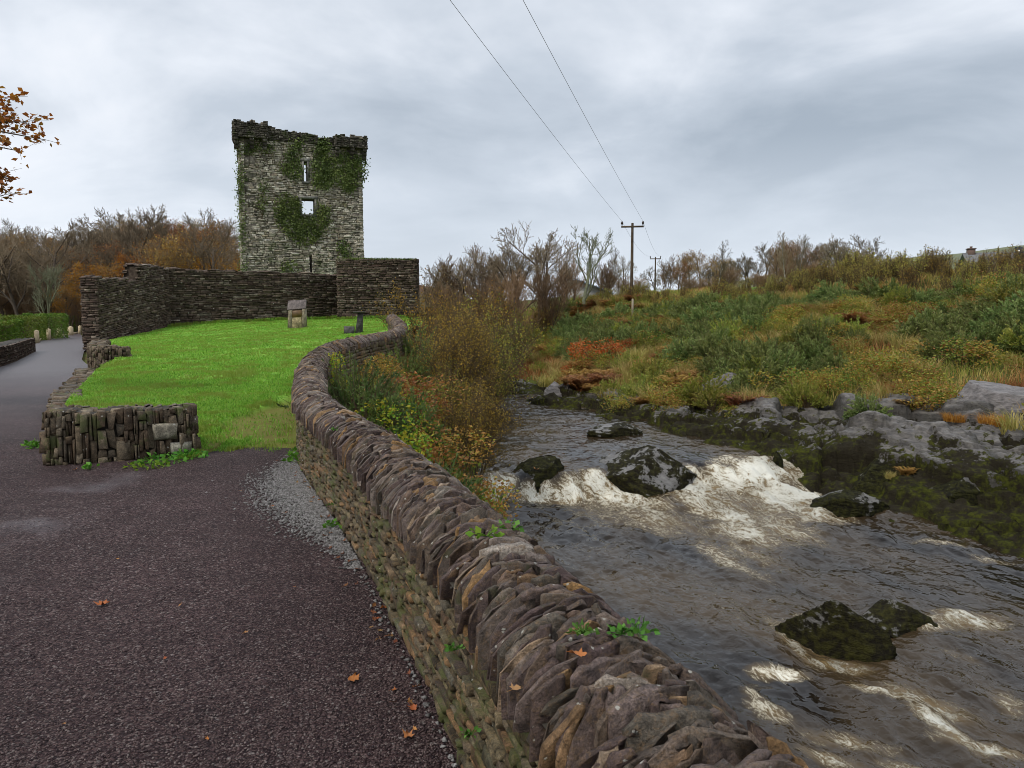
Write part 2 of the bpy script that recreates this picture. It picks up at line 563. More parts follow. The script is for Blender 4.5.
m_ground, nt, bs, _ = new_mat('hillside_soil')
pos = objpos(nt)
g1 = nd(nt, 'ShaderNodeTexNoise', Vector=pos, Scale=0.22, Detail=8.0, Roughness=0.62)
g2 = nd(nt, 'ShaderNodeTexNoise', Vector=pos, Scale=1.4, Detail=6.0, Roughness=0.65)
g3 = nd(nt, 'ShaderNodeTexNoise', Vector=pos, Scale=0.012, Detail=5.0, Roughness=0.6)
c1 = ramp(nt, g2.outputs[0], [(0.3, (0.045, 0.03, 0.015)), (0.5, (0.07, 0.065, 0.022)), (0.7, (0.11, 0.085, 0.03))])
c2 = ramp(nt, g1.outputs[0], [(0.35, (0.10, 0.055, 0.022)), (0.5, (0.07, 0.075, 0.02)), (0.65, (0.085, 0.115, 0.025))])
near = mixc(nt, 0.55, c1, c2)
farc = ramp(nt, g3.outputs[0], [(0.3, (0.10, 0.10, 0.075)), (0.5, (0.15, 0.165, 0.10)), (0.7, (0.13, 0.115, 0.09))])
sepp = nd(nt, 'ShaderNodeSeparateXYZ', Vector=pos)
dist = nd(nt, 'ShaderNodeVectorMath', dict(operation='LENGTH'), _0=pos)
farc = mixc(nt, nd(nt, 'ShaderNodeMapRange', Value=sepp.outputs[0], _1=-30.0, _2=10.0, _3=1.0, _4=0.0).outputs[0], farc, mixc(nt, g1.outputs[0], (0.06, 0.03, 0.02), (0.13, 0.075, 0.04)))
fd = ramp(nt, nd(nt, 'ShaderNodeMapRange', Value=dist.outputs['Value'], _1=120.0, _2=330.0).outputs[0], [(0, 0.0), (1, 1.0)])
# a mown green field on the plateau
fy = nd(nt, 'ShaderNodeMapRange', Value=sepp.outputs[2], _1=3.6, _2=4.2)
fx = nd(nt, 'ShaderNodeMapRange', Value=sepp.outputs[0], _1=4.0, _2=8.0)
field = mth(nt, 'MULTIPLY', fy.outputs[0], fx.outputs[0])
cc = mixc(nt, field, near, mixc(nt, g2.outputs[0], (0.06, 0.14, 0.02), (0.11, 0.20, 0.03)))
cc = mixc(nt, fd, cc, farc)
bp = nd(nt, 'ShaderNodeBump', Strength=0.7, Distance=0.15, Height=g2.outputs[0])
setin(nt, bs, Base_Color=cc, Roughness=0.95, Normal=bp.outputs[0], Specular_IOR_Level=0.05)
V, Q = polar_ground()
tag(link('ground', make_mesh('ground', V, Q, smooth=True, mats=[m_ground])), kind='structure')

# ------------------------------------------------------------------ gravel drive and road
m_gravel, nt, bs, _ = new_mat('purple_chippings')
pos = objpos(nt)
warp = nd(nt, 'ShaderNodeTexNoise', Vector=pos, Scale=40.0, Detail=2.0)
wp = nd(nt, 'ShaderNodeVectorMath', dict(operation='MULTIPLY_ADD'), _0=warp.outputs['Color'], _1=(0.012, 0.012, 0.012), _2=pos)
v1 = nd(nt, 'ShaderNodeTexVoronoi', Vector=wp.outputs[0], Scale=78.0)
v2 = nd(nt, 'ShaderNodeTexVoronoi', Vector=wp.outputs[0], Scale=120.0)
hv = nd(nt, 'ShaderNodeSeparateColor', Color=v1.outputs['Color'])
cst = ramp(nt, hv.outputs[0], [(0.0, (0.022, 0.012, 0.013)), (0.45, (0.052, 0.030, 0.031)), (0.75, (0.085, 0.053, 0.050)), (0.93, (0.12, 0.085, 0.08)), (1.0, (0.20, 0.17, 0.16))])
big = nd(nt, 'ShaderNodeTexNoise', Vector=pos, Scale=0.55, Detail=6.0, Roughness=0.6)
med = nd(nt, 'ShaderNodeTexNoise', Vector=pos, Scale=3.5, Detail=5.0, Roughness=0.6)
cst = mixc(nt, 1.0, cst, ramp(nt, big.outputs[0], [(0.3, 0.72), (0.55, 1.05), (0.7, 1.3)]), 'MULTIPLY')
cst = mixc(nt, 1.0, cst, ramp(nt, med.outputs[0], [(0.3, 0.8), (0.7, 1.2)]), 'MULTIPLY')
cst = mixc(nt, 1.0, cst, ramp(nt, v1.outputs['Distance'], [(0.25, 1.12), (0.62, 0.55)]), 'MULTIPLY')
# worn, smoother, wetter wheel tracks and far road; grey-blue sky sheen painted into colour
sp = nd(nt, 'ShaderNodeSeparateXYZ', Vector=pos)
trk = nd(nt, 'ShaderNodeMapRange', Value=mth(nt, 'ABSOLUTE', mth(nt, 'ADD', mth(nt, 'ADD', sp.outputs[0], mth(nt, 'MULTIPLY', sp.outputs[1], 0.22)), 2.55)), _1=0.05, _2=0.55, _3=1.0, _4=0.0)
trk = mth(nt, 'MULTIPLY', trk.outputs[0], ramp(nt, nd(nt, 'ShaderNodeTexNoise', Vector=pos, Scale=1.1, Detail=4.0, Roughness=0.6).outputs[0], [(0.48, 0.0), (0.74, 0.75)]))
far_road = nd(nt, 'ShaderNodeMapRange', Value=sp.outputs[1], _1=9.0, _2=24.0)
wear_sheen = mth(nt, 'MAXIMUM', trk, mth(nt, 'MULTIPLY', far_road.outputs[0], 0.7))
cst = mixc(nt, mth(nt, 'MULTIPLY', wear_sheen, 0.75), cst, mixc(nt, med.outputs[0], (0.055, 0.047, 0.052), (0.105, 0.094, 0.102)))
hh = mth(nt, 'ADD', mth(nt, 'MULTIPLY', v1.outputs['Distance'], -1.0), mth(nt, 'MULTIPLY', v2.outputs['Distance'], -0.4))
bst = nd(nt, 'ShaderNodeMapRange', Value=wear_sheen, _1=0.0, _2=1.0, _3=0.9, _4=0.35)
bp = nd(nt, 'ShaderNodeBump', Strength=bst.outputs[0], Distance=0.012, Height=hh)
rg = nd(nt, 'ShaderNodeMapRange', Value=wear_sheen, _1=0.0, _2=1.0, _3=0.72, _4=0.27)
setin(nt, bs, Base_Color=cst, Roughness=rg.outputs[0], Normal=bp.outputs[0])
setin(nt, bs, Specular_IOR_Level=nd(nt, 'ShaderNodeMapRange', Value=wear_sheen, _1=0.0, _2=1.0, _3=0.14, _4=0.5).outputs[0])


def sheet_between(xl, xr, ys, cols, zf):
    rows = []
    for y in ys:
        x = np.linspace(xl(y), xr(y), cols)
        rows.append(np.stack([x, np.full(cols, y)], 1))
    P = np.array(rows)
    Z = zf(P[..., 0], P[..., 1])
    idx = np.arange(P.shape[0] * cols).reshape(-1, cols)
    Q = np.stack([idx[:-1, :-1], idx[:-1, 1:], idx[1:, 1:], idx[1:, :-1]], -1).reshape(-1, 4)
    return np.concatenate([P, Z[..., None]], 2).reshape(-1, 3), Q


road_l = lambda y: float(np.interp(y, [-6, 15, 26, 39, 55, 78, 110, 130], [-22, -20, -18.2, -25.2, -34, -47, -66, -80]))
road_r = lambda y: float(np.interp(y, [-6, 9.9, 10.4, 11.5, 18.7, 23.7, 30, 38, 55, 75, 110, 130], [1.0, 1.0, -5.9, -6.7, -9.9, -13.0, -17.0, -21.4, -29.8, -42.5, -62, -75]))
ys = np.concatenate([np.linspace(-6, 9.9, 80), [10.4, 11.5], np.geomspace(12, 130, 70)])
rr_ = lambda y: min(road_r(y), float(wall_x(y)) + 0.05) if y < 10 else road_r(y)
zg = lambda X, Y: (fbm(X * 0.5, Y * 0.5, 77, 3) - 0.5) * 0.05 * (1 - sst(20, 40, Y))
V, Q = sheet_between(road_l, rr_, ys, 90, zg)
tag(link('gravel_road', make_mesh('gravel_road', V, Q, smooth=True, mats=[m_gravel])), kind='structure')

# loose chippings standing proud of the surface near the camera
rng = np.random.default_rng(11)


def chips(name, P, smin, smax, mat, rng, seedr=None):
    n = len(P)
    base = np.array([[1, 0, 0], [-1, 0, 0], [0, 1, 0], [0, -1, 0], [0, 0, 1], [0, 0, -1]], float)
    V = base[None] * rng.uniform(0.55, 1.2, (n, 6, 1)) + rng.normal(0, 0.22, (n, 6, 3))
    sc = rng.uniform(smin, smax, n)[:, None, None] * np.array([1, 0.8, 0.55])
    a = rng.uniform(0, 6.28, n); ca, sa = np.cos(a)[:, None], np.sin(a)[:, None]
    V = V * sc
    x = V[..., 0] * ca - V[..., 1] * sa; y = V[..., 0] * sa + V[..., 1] * ca
    V = np.stack([x, y, V[..., 2]], -1) + P[:, None, :]
    F = np.array([[0, 2, 4], [2, 1, 4], [1, 3, 4], [3, 0, 4], [2, 0, 5], [1, 2, 5], [3, 1, 5], [0, 3, 5]])
    T = (F[None] + np.arange(n)[:, None, None] * 6).reshape(-1, 3)
    r = np.repeat(rng.uniform(0, 1, n), 6)
    return make_mesh(name, V.reshape(-1, 3), None, T, attrs={'r': r}, mats=[mat])


def chip_mat(name, cols, rough=0.5):
    m, nt, bs, _ = new_mat(name)
    k = len(cols)
    c = ramp(nt, attr(nt), [(i / (k - 1), q) for i, q in enumerate(cols)])
    setin(nt, bs, Base_Color=c, Roughness=rough, Specular_IOR_Level=0.18)
    return m


m_chip = chip_mat('loose_chipping', [(0.022, 0.014, 0.016), (0.05, 0.031, 0.033), (0.082, 0.053, 0.051), (0.115, 0.08, 0.075), (0.17, 0.14, 0.13)])
n = 95000
Yc = 2.2 + (10.0 - 2.2) * rng.uniform(0, 1, n) ** 1.9
Xc = rng.uniform(-0.75, 0.32, n) * Yc
ok = (Xc < wall_x(Yc) - 0.14)
Xc, Yc = Xc[ok], Yc[ok]
trk_n = np.abs(Xc + Yc * 0.22 + 2.55) < 0.35
ok = ~(trk_n & (rng.uniform(0, 1, len(Xc)) < 0.7))
Xc, Yc = Xc[ok], Yc[ok]
P = np.stack([Xc, Yc, zg(Xc, Yc) + 0.002], 1)
tag(link('loose_gravel', chips('loose_gravel', P, 0.003, 0.0085, m_chip, rng)), kind='stuff', label='loose purple brown chippings spread over the drive', cat='gravel')

m_pale = chip_mat('pale_chipping', [(0.09, 0.083, 0.08), (0.15, 0.142, 0.135), (0.26, 0.25, 0.24), (0.07, 0.062, 0.058)])
n = 11000
Yc = np.where(rng.uniform(0, 1, n) < 0.975, np.clip(rng.normal(6.9, 1.0, n), 4.9, 9.2), rng.uniform(2.6, 9.0, n))
d_ = np.abs(rng.normal(0, 1, n)) * np.interp(Yc, [2.6, 4, 5.0, 5.6, 6.5, 7.6, 8.6, 9.2], [0.012, 0.02, 0.05, 0.16, 0.27, 0.24, 0.10, 0.02])
Xc = wall_x(Yc) - 0.2 - d_
P = np.stack([Xc, Yc, zg(Xc, Yc) + 0.006], 1)
tag(link('pale_gravel', chips('pale_gravel', P, 0.008, 0.018, m_pale, rng)), kind='stuff', label='pale grey gravel heaped along the foot of the wall', cat='gravel')

# ------------------------------------------------------------------ lawn
m_lawn, nt, bs, _ = new_mat('lawn_turf')
pos = objpos(nt)
l1 = nd(nt, 'ShaderNodeTexNoise', Vector=pos, Scale=0.5, Detail=6.0, Roughness=0.6)
l2 = nd(nt, 'ShaderNodeTexNoise', Vector=pos, Scale=11.0, Detail=5.0, Roughness=0.7)
c = ramp(nt, l1.outputs[0], [(0.3, (0.105, 0.245, 0.024)), (0.5, (0.15, 0.32, 0.034)), (0.7, (0.21, 0.36, 0.05))])
l3 = nd(nt, 'ShaderNodeTexNoise', Vector=pos, Scale=1.9, Detail=5.0, Roughness=0.65)
c = mixc(nt, ramp(nt, l3.outputs[0], [(0.56, 0.0), (0.70, 0.75)]), c, (0.19, 0.22, 0.045))
c = mixc(nt, 1.0, c, ramp(nt, l2.outputs[0], [(0.3, 0.55), (0.7, 1.25)]), 'MULTIPLY')
moss = attr(nt, 'worn')
c = mixc(nt, mth(nt, 'MULTIPLY', moss, ramp(nt, l2.outputs[0], [(0.25, 0.55), (0.55, 1.0)])), c, mixc(nt, l1.outputs[0], (0.085, 0.070, 0.032), (0.17, 0.165, 0.025)))
bp = nd(nt, 'ShaderNodeBump', Strength=0.6, Distance=0.03, Height=l2.outputs[0])
setin(nt, bs, Base_Color=c, Roughness=0.9, Normal=bp.outputs[0], Specular_IOR_Level=0.1)


def lawn_front(X):
    return np.where(X < -3.72, 8.95, 9.55 + 0.5 * (fbm(X * 2.2, X * 0 + 1, 41, 3) - 0.5))


def worn(X, Y):
    d = wall_x(np.clip(Y, -3, 28)) - X
    w = np.interp(Y, [9.4, 10.5, 13.0], [1.42, 1.22, 0.45])
    a = sst(w + 0.14, w - 0.10, d + 0.35 * (fbm(X * 1.3, Y * 1.3, 8, 3) - 0.5)) * (1 - sst(12.0, 13.5, Y))
    b = (1 - sst(0.0, 0.5, Y - lawn_front(X))) * (X > -3.75)
    return np.clip(np.maximum(a, b * 0.8), 0, 1)


def lawn_surface(X, Y):
    f = lawn_front(X)
    z = lawn_z(X, Y) + (fbm(X * 0.9, Y * 0.9, 21, 4) - 0.5) * 0.10
    w = worn(X, Y)
    z = z - 0.07 * w
    return z * sst(f - 0.2, f + 1.0, Y) + 0.035 * sst(f - 0.1, f + 0.15, Y) - 0.06 * (1 - sst(f - 0.25, f, Y))


ys = np.geomspace(8.6, 62, 260)
V, Q = sheet_between(lambda y: float(np.interp(y, EDGE_Y, EDGE_X)), lambda y: float(wall_x(y)) if y < 28 else float(np.interp(y, [28, 62], [-4.2, -5.5])), ys, 220, lawn_surface)
me = make_mesh('lawn', V, Q, smooth=True, attrs={'worn': worn(V[:, 0], V[:, 1])}, mats=[m_lawn])
tag(link('lawn', me), kind='structure')

m_blade = leaf_mat('lawn_blade', [(0.085, 0.20, 0.022), (0.15, 0.335, 0.036), (0.225, 0.43, 0.06), (0.30, 0.40, 0.085)], rough=0.5, trans=0.35, objvar=0, patch=0.32, patch_col=(0.20, 0.265, 0.045), patch_sc=1.3)
n = 260000
Yb = 9.2 * (52 / 9.2) ** (rng.uniform(0, 1, n) ** 1.15)
xl = np.interp(Yb, EDGE_Y, EDGE_X) + 0.02; xr = np.where(Yb < 28, wall_x(np.clip(Yb, -3, 28)) - 0.25, -5.5)
Xb = xl + (xr - xl) * rng.uniform(0, 1, n)
keep = (Yb > lawn_front(Xb) - 0.02) & (rng.uniform(0, 1, n) > 0.9 * worn(Xb, Yb)) & (fbm(Xb * 3.1, Yb * 3.1, 55, 3) + rng.uniform(-0.25, 0.25, n) > 0.40)
Xb, Yb = Xb[keep], Yb[keep]
P = np.stack([Xb, Yb, lawn_surface(Xb, Yb) - 0.005], 1)
V, Q, T = blades(P, rng.uniform(0.03, 0.075, len(P)) * (0.6 + 0.9 * fbm(Xb * 1.7, Yb * 1.7, 66, 3)), 0.004 + 0.00075 * Yb, rng, lean=1.1)
me = make_mesh('lawn_grass', V, Q, T, attrs={'r': np.repeat(rng.uniform(0, 1, len(P)), 5)}, mats=[m_blade])
tag(link('lawn_grass', me), label='short bright green grass of the castle lawn', cat='grass', kind='stuff')

n = 5200
Xb = np.where(rng.uniform(0, 1, n) < 0.75, rng.uniform(-3.9, -3.45, n), rng.uniform(-3.5, -2.3, n)); Yb = lawn_front(Xb) + rng.normal(0.05, 0.16, n) + 0.25 * (fbm(Xb * 4, Xb * 0, 91, 2) - 0.5)
k = (Xb < wall_x(Yb) - 0.2) & (fbm(Xb * 5, Yb * 5, 92, 3) > 0.42)
Xb, Yb = Xb[k], Yb[k]
P = np.stack([Xb, Yb, np.maximum(lawn_surface(Xb, Yb), zg(Xb, Yb)) - 0.004], 1)
V, Q, T = blades(P, rng.uniform(0.02, 0.07, len(P)), 0.008, rng, lean=1.3)
tag(link('edge_grass', make_mesh('edge_grass', V, Q, T, attrs={'r': np.repeat(rng.uniform(0, 1, len(P)), 5)}, mats=[m_blade])), label='ragged grass creeping from the lawn onto the gravel', cat='grass', kind='stuff')

# ------------------------------------------------------------------ masonry
def lay(L, H, hr, wr, rng):
    """random courses: arrays u0,u1,v0,v1 filling L x H"""
    out = []
    v = 0.0
    while v < H - 0.01:
        h = rng.uniform(*hr)
        if v + h > H - hr[0] * 0.5: h = H - v
        u = -rng.uniform(0, wr[1])
        while u < L:
            w = wr[0] + (wr[1] - wr[0]) * rng.uniform(0, 1) ** 1.7
            a, b = max(u, 0), min(u + w, L)
            if b - a > 0.02:
                if h > hr[0] * 1.7 and rng.uniform() < 0.3:      # two thin stones instead of one
                    k = v + h * rng.uniform(0.35, 0.65)
                    out.append((a, b, v, k)); out.append((a, b, k, v + h))
                else:
                    out.append((a, b, v, v + h))
            u += w
        v += h
    return np.array(out).T


def stones(geo, uv, fmap, rng, depth=0.08, gap=0.008, bev=0.012, proud=0.025, jit=0.12, r=None, m=0):
    u0, u1, v0, v1 = uv
    n = len(u0)
    if n == 0: return
    cu = np.stack([u0, u1, u1, u0], 1); cv = np.stack([v0, v0, v1, v1], 1)
    sw = (u1 - u0)[:, None]; sh = (v1 - v0)[:, None]
    mu = cu.mean(1, keepdims=True); mv = cv.mean(1, keepdims=True)
    mn = np.minimum(sw, sh)
    ju = rng.uniform(-jit, jit, (n, 4)) * mn; jv = rng.uniform(-jit, jit, (n, 4)) * mn
    g = np.minimum(gap, mn * 0.2)
    cu = cu + ju - np.sign(cu - mu) * g; cv = cv + jv - np.sign(cv - mv) * g
    b = np.minimum(bev, mn * 0.28)
    iu = cu - np.sign(cu - mu) * b; iv = cv - np.sign(cv - mv) * b
    off = rng.uniform(0, proud, (n, 1))
    tilt = rng.uniform(-0.5, 0.5, (n, 4)) * proud * 0.6
    rings = [(cu, cv, np.full((n, 4), -depth)), (cu, cv, off + tilt - np.minimum(b * 0.9, 0.02)), (iu, iv, off + tilt)]
    U = np.stack([q[0] for q in rings], 1).ravel(); VV = np.stack([q[1] for q in rings], 1).ravel(); O = np.stack([q[2] for q in rings], 1).ravel()
    P = fmap(U, VV, O)
    base = (np.arange(n) * 12)[:, None, None]
    F = []
    for k in (0, 1):
        for i in range(4):
            j = (i + 1) % 4
            F.append([k * 4 + i, k * 4 + j, (k + 1) * 4 + j, (k + 1) * 4 + i])
    F.append([8, 9, 10, 11])
    Q = (np.array(F)[None] + base).reshape(-1, 4)
    rv = rng.uniform(0, 1, n) if r is None else r
    geo.add(P, Q, r=np.repeat(rv, 12), m=m)


def strip(geo, L, H0, H1, fmap, n=40, o=-0.03, m=1, nv=2):
    """mortar and hearting behind the stones: a surface over [0,L] x [H0,H1(u)]"""
    u = np.linspace(0, L, n)
    h1 = np.array([H1(x) for x in u]) if callable(H1) else np.full(n, H1)
    U = np.repeat(u[:, None], nv, 1); T = np.linspace(0, 1, nv)[None]
    VV = H0 + (h1[:, None] - H0) * T
    P = fmap(U.ravel(), VV.ravel(), np.full(U.size, o))
    idx = np.arange(n * nv).reshape(n, nv)
    Q = np.stack([idx[:-1, :-1], idx[1:, :-1], idx[1:, 1:], idx[:-1, 1:]], -1).reshape(-1, 4)
    geo.add(P, Q, r=0.5, m=m)


m_mortar, nt, bs, _ = new_mat('dark_joint')
mn_ = nd(nt, 'ShaderNodeTexNoise', Vector=objpos(nt), Scale=20.0, Detail=5.0)
setin(nt, bs, Base_Color=ramp(nt, mn_.outputs[0], [(0.3, (0.018, 0.015, 0.012)), (0.7, (0.05, 0.043, 0.032))]), Roughness=0.95)

m_mortar2, nt, bs, _ = new_mat('earthy_joint')
mn_ = nd(nt, 'ShaderNodeTexNoise', Vector=objpos(nt), Scale=6.0, Detail=5.0)
setin(nt, bs, Base_Color=ramp(nt, mn_.outputs[0], [(0.3, (0.028, 0.02, 0.015)), (0.7, (0.06, 0.047, 0.035))]), Roughness=0.95, Specular_IOR_Level=0.05)
# ---- river wall
m_face = stone_mat('wall_rubble', [(0.035, 0.026, 0.016), (0.10, 0.070, 0.040), (0.085, 0.078, 0.048), (0.19, 0.145, 0.085), (0.055, 0.040, 0.032), (0.23, 0.13, 0.06), (0.12, 0.11, 0.085)],
                   moss=(0.075, 0.085, 0.025), moss_amt=0.36, lichen=0.06, rough=0.6, sc=0.5, bump=0.9, stain=(0.15, 0.105, 0.045))
m_cope = stone_mat('coping_slate', [(0.050, 0.034, 0.031), (0.105, 0.074, 0.066), (0.085, 0.072, 0.056), (0.14, 0.105, 0.092), (0.068, 0.046, 0.044), (0.19, 0.155, 0.132), (0.11, 0.074, 0.052), (0.15, 0.125, 0.10), (0.10, 0.07, 0.06), (0.26, 0.15, 0.06), (0.25, 0.22, 0.19)],
                   moss=(0.06, 0.06, 0.028), moss_amt=0.14, lichen=0.14, rough=0.52, sc=0.35, bump=1.0, stain=(0.15, 0.095, 0.05))

sel = wc[:, 1] >= -2.6
wp_ = wc[sel]
seg = np.linalg.norm(np.diff(wp_, axis=0), axis=1)
WS = np.concatenate([[0], np.cumsum(seg)])
WL = WS[-1]
wz = np.where(wp_[:, 1] > 9.3, np.interp(wp_[:, 1], LAWN_RY, LAWN_RZ), 0.0)
wtan = np.gradient(wp_, axis=0); wtan /= np.linalg.norm(wtan, axis=1, keepdims=True)


def wall_map(U, V, W):
    """U along, V up from the ground, W across (positive towards the river)"""
    x = np.interp(U, WS, wp_[:, 0]); y = np.interp(U, WS, wp_[:, 1]); z = np.interp(U, WS, wz)
    tx = np.interp(U, WS, wtan[:, 0]); ty = np.interp(U, WS, wtan[:, 1])
    l = np.hypot(tx, ty); tx, ty = tx / l, ty / l
    return np.stack([x + ty * W, y - tx * W, z + V], -1)


WH = 0.70
river_wall = empty('stone_wall', tuple(wall_map(np.array([6.0]), np.array([0.0]), np.array([0.0]))[0]))
tag(river_wall, 'long winding dry stone wall with slanting coping stones between gravel drive and river', 'stone wall')
INV = Matrix.Translation(-Vector(river_wall.location))


def child(name, me, parent):
    o = link(name, me, parent)
    me.transform(Matrix.Translation(-Vector(parent.location)))
    return o


rng = np.random.default_rng(5)
g = Geo()
inner = lambda U, V, O: wall_map(U, V, -(0.135 + O) - 0.03 * (1 - V / WH))
outer = lambda U, V, O: wall_map(U, V - 1.9, 0.2 + O)
uv = lay(WL, WH, (0.022, 0.07), (0.05, 0.24), rng)
stones(g, uv, inner, rng, depth=0.09, gap=0.006, bev=0.005, proud=0.024, jit=0.2)
strip(g, WL, -0.05, WH, inner, n=260, o=-0.035)
uv = lay(WL, WH + 1.9, (0.06, 0.15), (0.15, 0.5), rng)
stones(g, uv, outer, rng, depth=0.09, gap=0.006, bev=0.012, proud=0.03, jit=0.14)
strip(g, WL, 0.0, WH + 1.9, outer, n=260, o=-0.035)
strip(g, WL, -0.2, 0.2, lambda U, V, O: wall_map(U, np.full_like(U, WH - 0.02), V), n=260, o=0)
child('masonry', g.mesh('masonry', [m_face, m_mortar]), river_wall)


def coping(rng):
    """slates set on edge across the wall: short thin angular pieces, two to four to a row"""
    g = Geo()
    HW = 0.215
    arch = lambda w: 0.60 + 0.225 * np.clip(1 - np.abs(w / (HW + 0.03)) ** 2.3, 0.0, 1) ** 0.6
    u = 0.0
    while u < WL - 0.02:
        y = float(np.interp(u, WS, wp_[:, 1]))
        near = y < 6.0
        t = (0.017 + 0.030 * rng.uniform(0, 1) ** 1.6) if near else rng.uniform(0.028, 0.06)
        w0 = -HW + rng.normal(0, 0.014)
        while w0 < HW - 0.03:
            L = (0.07 + 0.13 * rng.uniform(0, 1) ** 1.2) if near else rng.uniform(0.11, 0.28)
            w1 = w0 + L
            if w1 > HW - 0.07: w1 = HW + rng.normal(0, 0.014)
            nS = 6
            w = np.linspace(w0 + 0.003, w1 - 0.003, nS)
            e0, e1 = arch(np.array([np.clip(w0, -HW, HW), np.clip(w1, -HW, HW)]))
            k = np.linspace(0, 1, nS)
            # a slate is straight; where it lies on the shoulder it is knocked to the curve
            top = 0.45 * (e0 + (e1 - e0) * k) + 0.55 * arch(np.clip(w, -HW, HW)) + rng.normal(0.004, 0.0095) + (k - 0.5) * rng.normal(0, 0.016) + rng.normal(0, 0.0045, nS)
            top[0] -= rng.uniform(0.0, 0.022); top[-1] -= rng.uniform(0.0, 0.022)
            bot = np.minimum(np.full(nS, 0.59 + rng.normal(0, 0.006)), top - 0.06)
            tt = t * rng.uniform(0.52, 0.92)
            dx = rng.normal(0, 0.010)
            lean = rng.normal(-0.12, 0.26); skew = rng.normal(0.0, 0.20)
            wm = (w0 + w1) / 2
            thick = 1 - rng.uniform(0.1, 0.6) * np.abs(np.linspace(-1, 1, nS)) ** rng.uniform(1.0, 3.0)
            ch = min(0.006, tt * 0.18)
            tl = rng.normal(0, 0.10) * tt
            st = []
            for (vv, uu) in ((bot, -0.5), (top - ch * 1.2 - tl, -0.5), (top - tl, -0.5 + ch / tt), (top + tl, 0.5 - ch / tt), (top - ch * 1.2 + tl, 0.5), (bot, 0.5)):
                st.append((u + dx + uu * tt * thick + (vv - 0.66) * lean + (w - wm) * skew + rng.normal(0, 0.0018, nS), vv + rng.normal(0, 0.0018, nS), w + rng.normal(0, 0.002, nS)))
            U = np.stack([q_[0] for q_ in st], 1); VV = np.stack([q_[1] for q_ in st], 1); W = np.stack([q_[2] for q_ in st], 1)
            P = wall_map(np.clip(U, 0, WL).ravel(), VV.ravel(), W.ravel())
            idx = np.arange(nS * 6).reshape(nS, 6)
            Q = [np.stack([idx[:-1, i], idx[:-1, i + 1], idx[1:, i + 1], idx[1:, i]], -1) for i in range(5)]
            Q = np.concatenate(Q + [np.array([[idx[0, 0], idx[0, 5], idx[0, 4], idx[0, 1]], [idx[0, 1], idx[0, 4], idx[0, 3], idx[0, 2]],
                                              [idx[-1, 0], idx[-1, 1], idx[-1, 4], idx[-1, 5]], [idx[-1, 1], idx[-1, 2], idx[-1, 3], idx[-1, 4]]])])
            g.add(P, Q, r=rng.uniform(0, 1) ** 1.15)
            w0 = w1
        u += t * 0.92
    # earth and small stone packed between the slates
    strip(g, WL, -HW + 0.03, HW - 0.03, lambda U, V, O: wall_map(U, arch(V) - 0.085, V), n=300, o=0, m=1, nv=9)
    return g.mesh('coping', [m_cope, m_mortar])


child('coping', coping(rng), river_wall)

# ---- short wall of upright stones at the lawn's corner
m_up = stone_mat('upright_slate', [(0.045, 0.030, 0.020), (0.090, 0.062, 0.039), (0.135, 0.102, 0.066), (0.072, 0.057, 0.041), (0.20, 0.16, 0.11), (0.105, 0.064, 0.04)],
                 moss=(0.06, 0.075, 0.02), moss_amt=0.26, lichen=0.09, rough=0.65, sc=0.6, bump=0.9, stain=(0.15, 0.11, 0.07))


def poly_map(pts, zb):
    """closed or open footprint: U along the polyline, O outward (to the right of travel)"""
    pts = np.array(pts, float)
    d = np.diff(pts, axis=0); L = np.linalg.norm(d, axis=1); S = np.concatenate([[0], np.cumsum(L)])

    def f(U, V, O):
        k = np.clip(np.searchsorted(S, U, side='right') - 1, 0, len(L) - 1)
        a = (U - S[k]) / L[k]
        p = pts[k] + d[k] * a[:, None]
        nrm = np.stack([d[k, 1], -d[k, 0]], 1) / L[k][:, None]
        p = p + nrm * np.asarray(O)[:, None]
        z0 = zb(p[:, 0], p[:, 1]) if callable(zb) else zb
        return np.stack([p[:, 0], p[:, 1], z0 + V], 1)
    return f, S


def footprint(pts, width):
    """thicken an open polyline to the left of travel and close it"""
    pts = np.array(pts, float)
    t = np.gradient(pts, axis=0); t /= np.linalg.norm(t, axis=1, keepdims=True)
    nl = np.stack([-t[:, 1], t[:, 0]], 1)
    back = pts + nl * width
    return np.vstack([pts, back[::-1], pts[:1]])


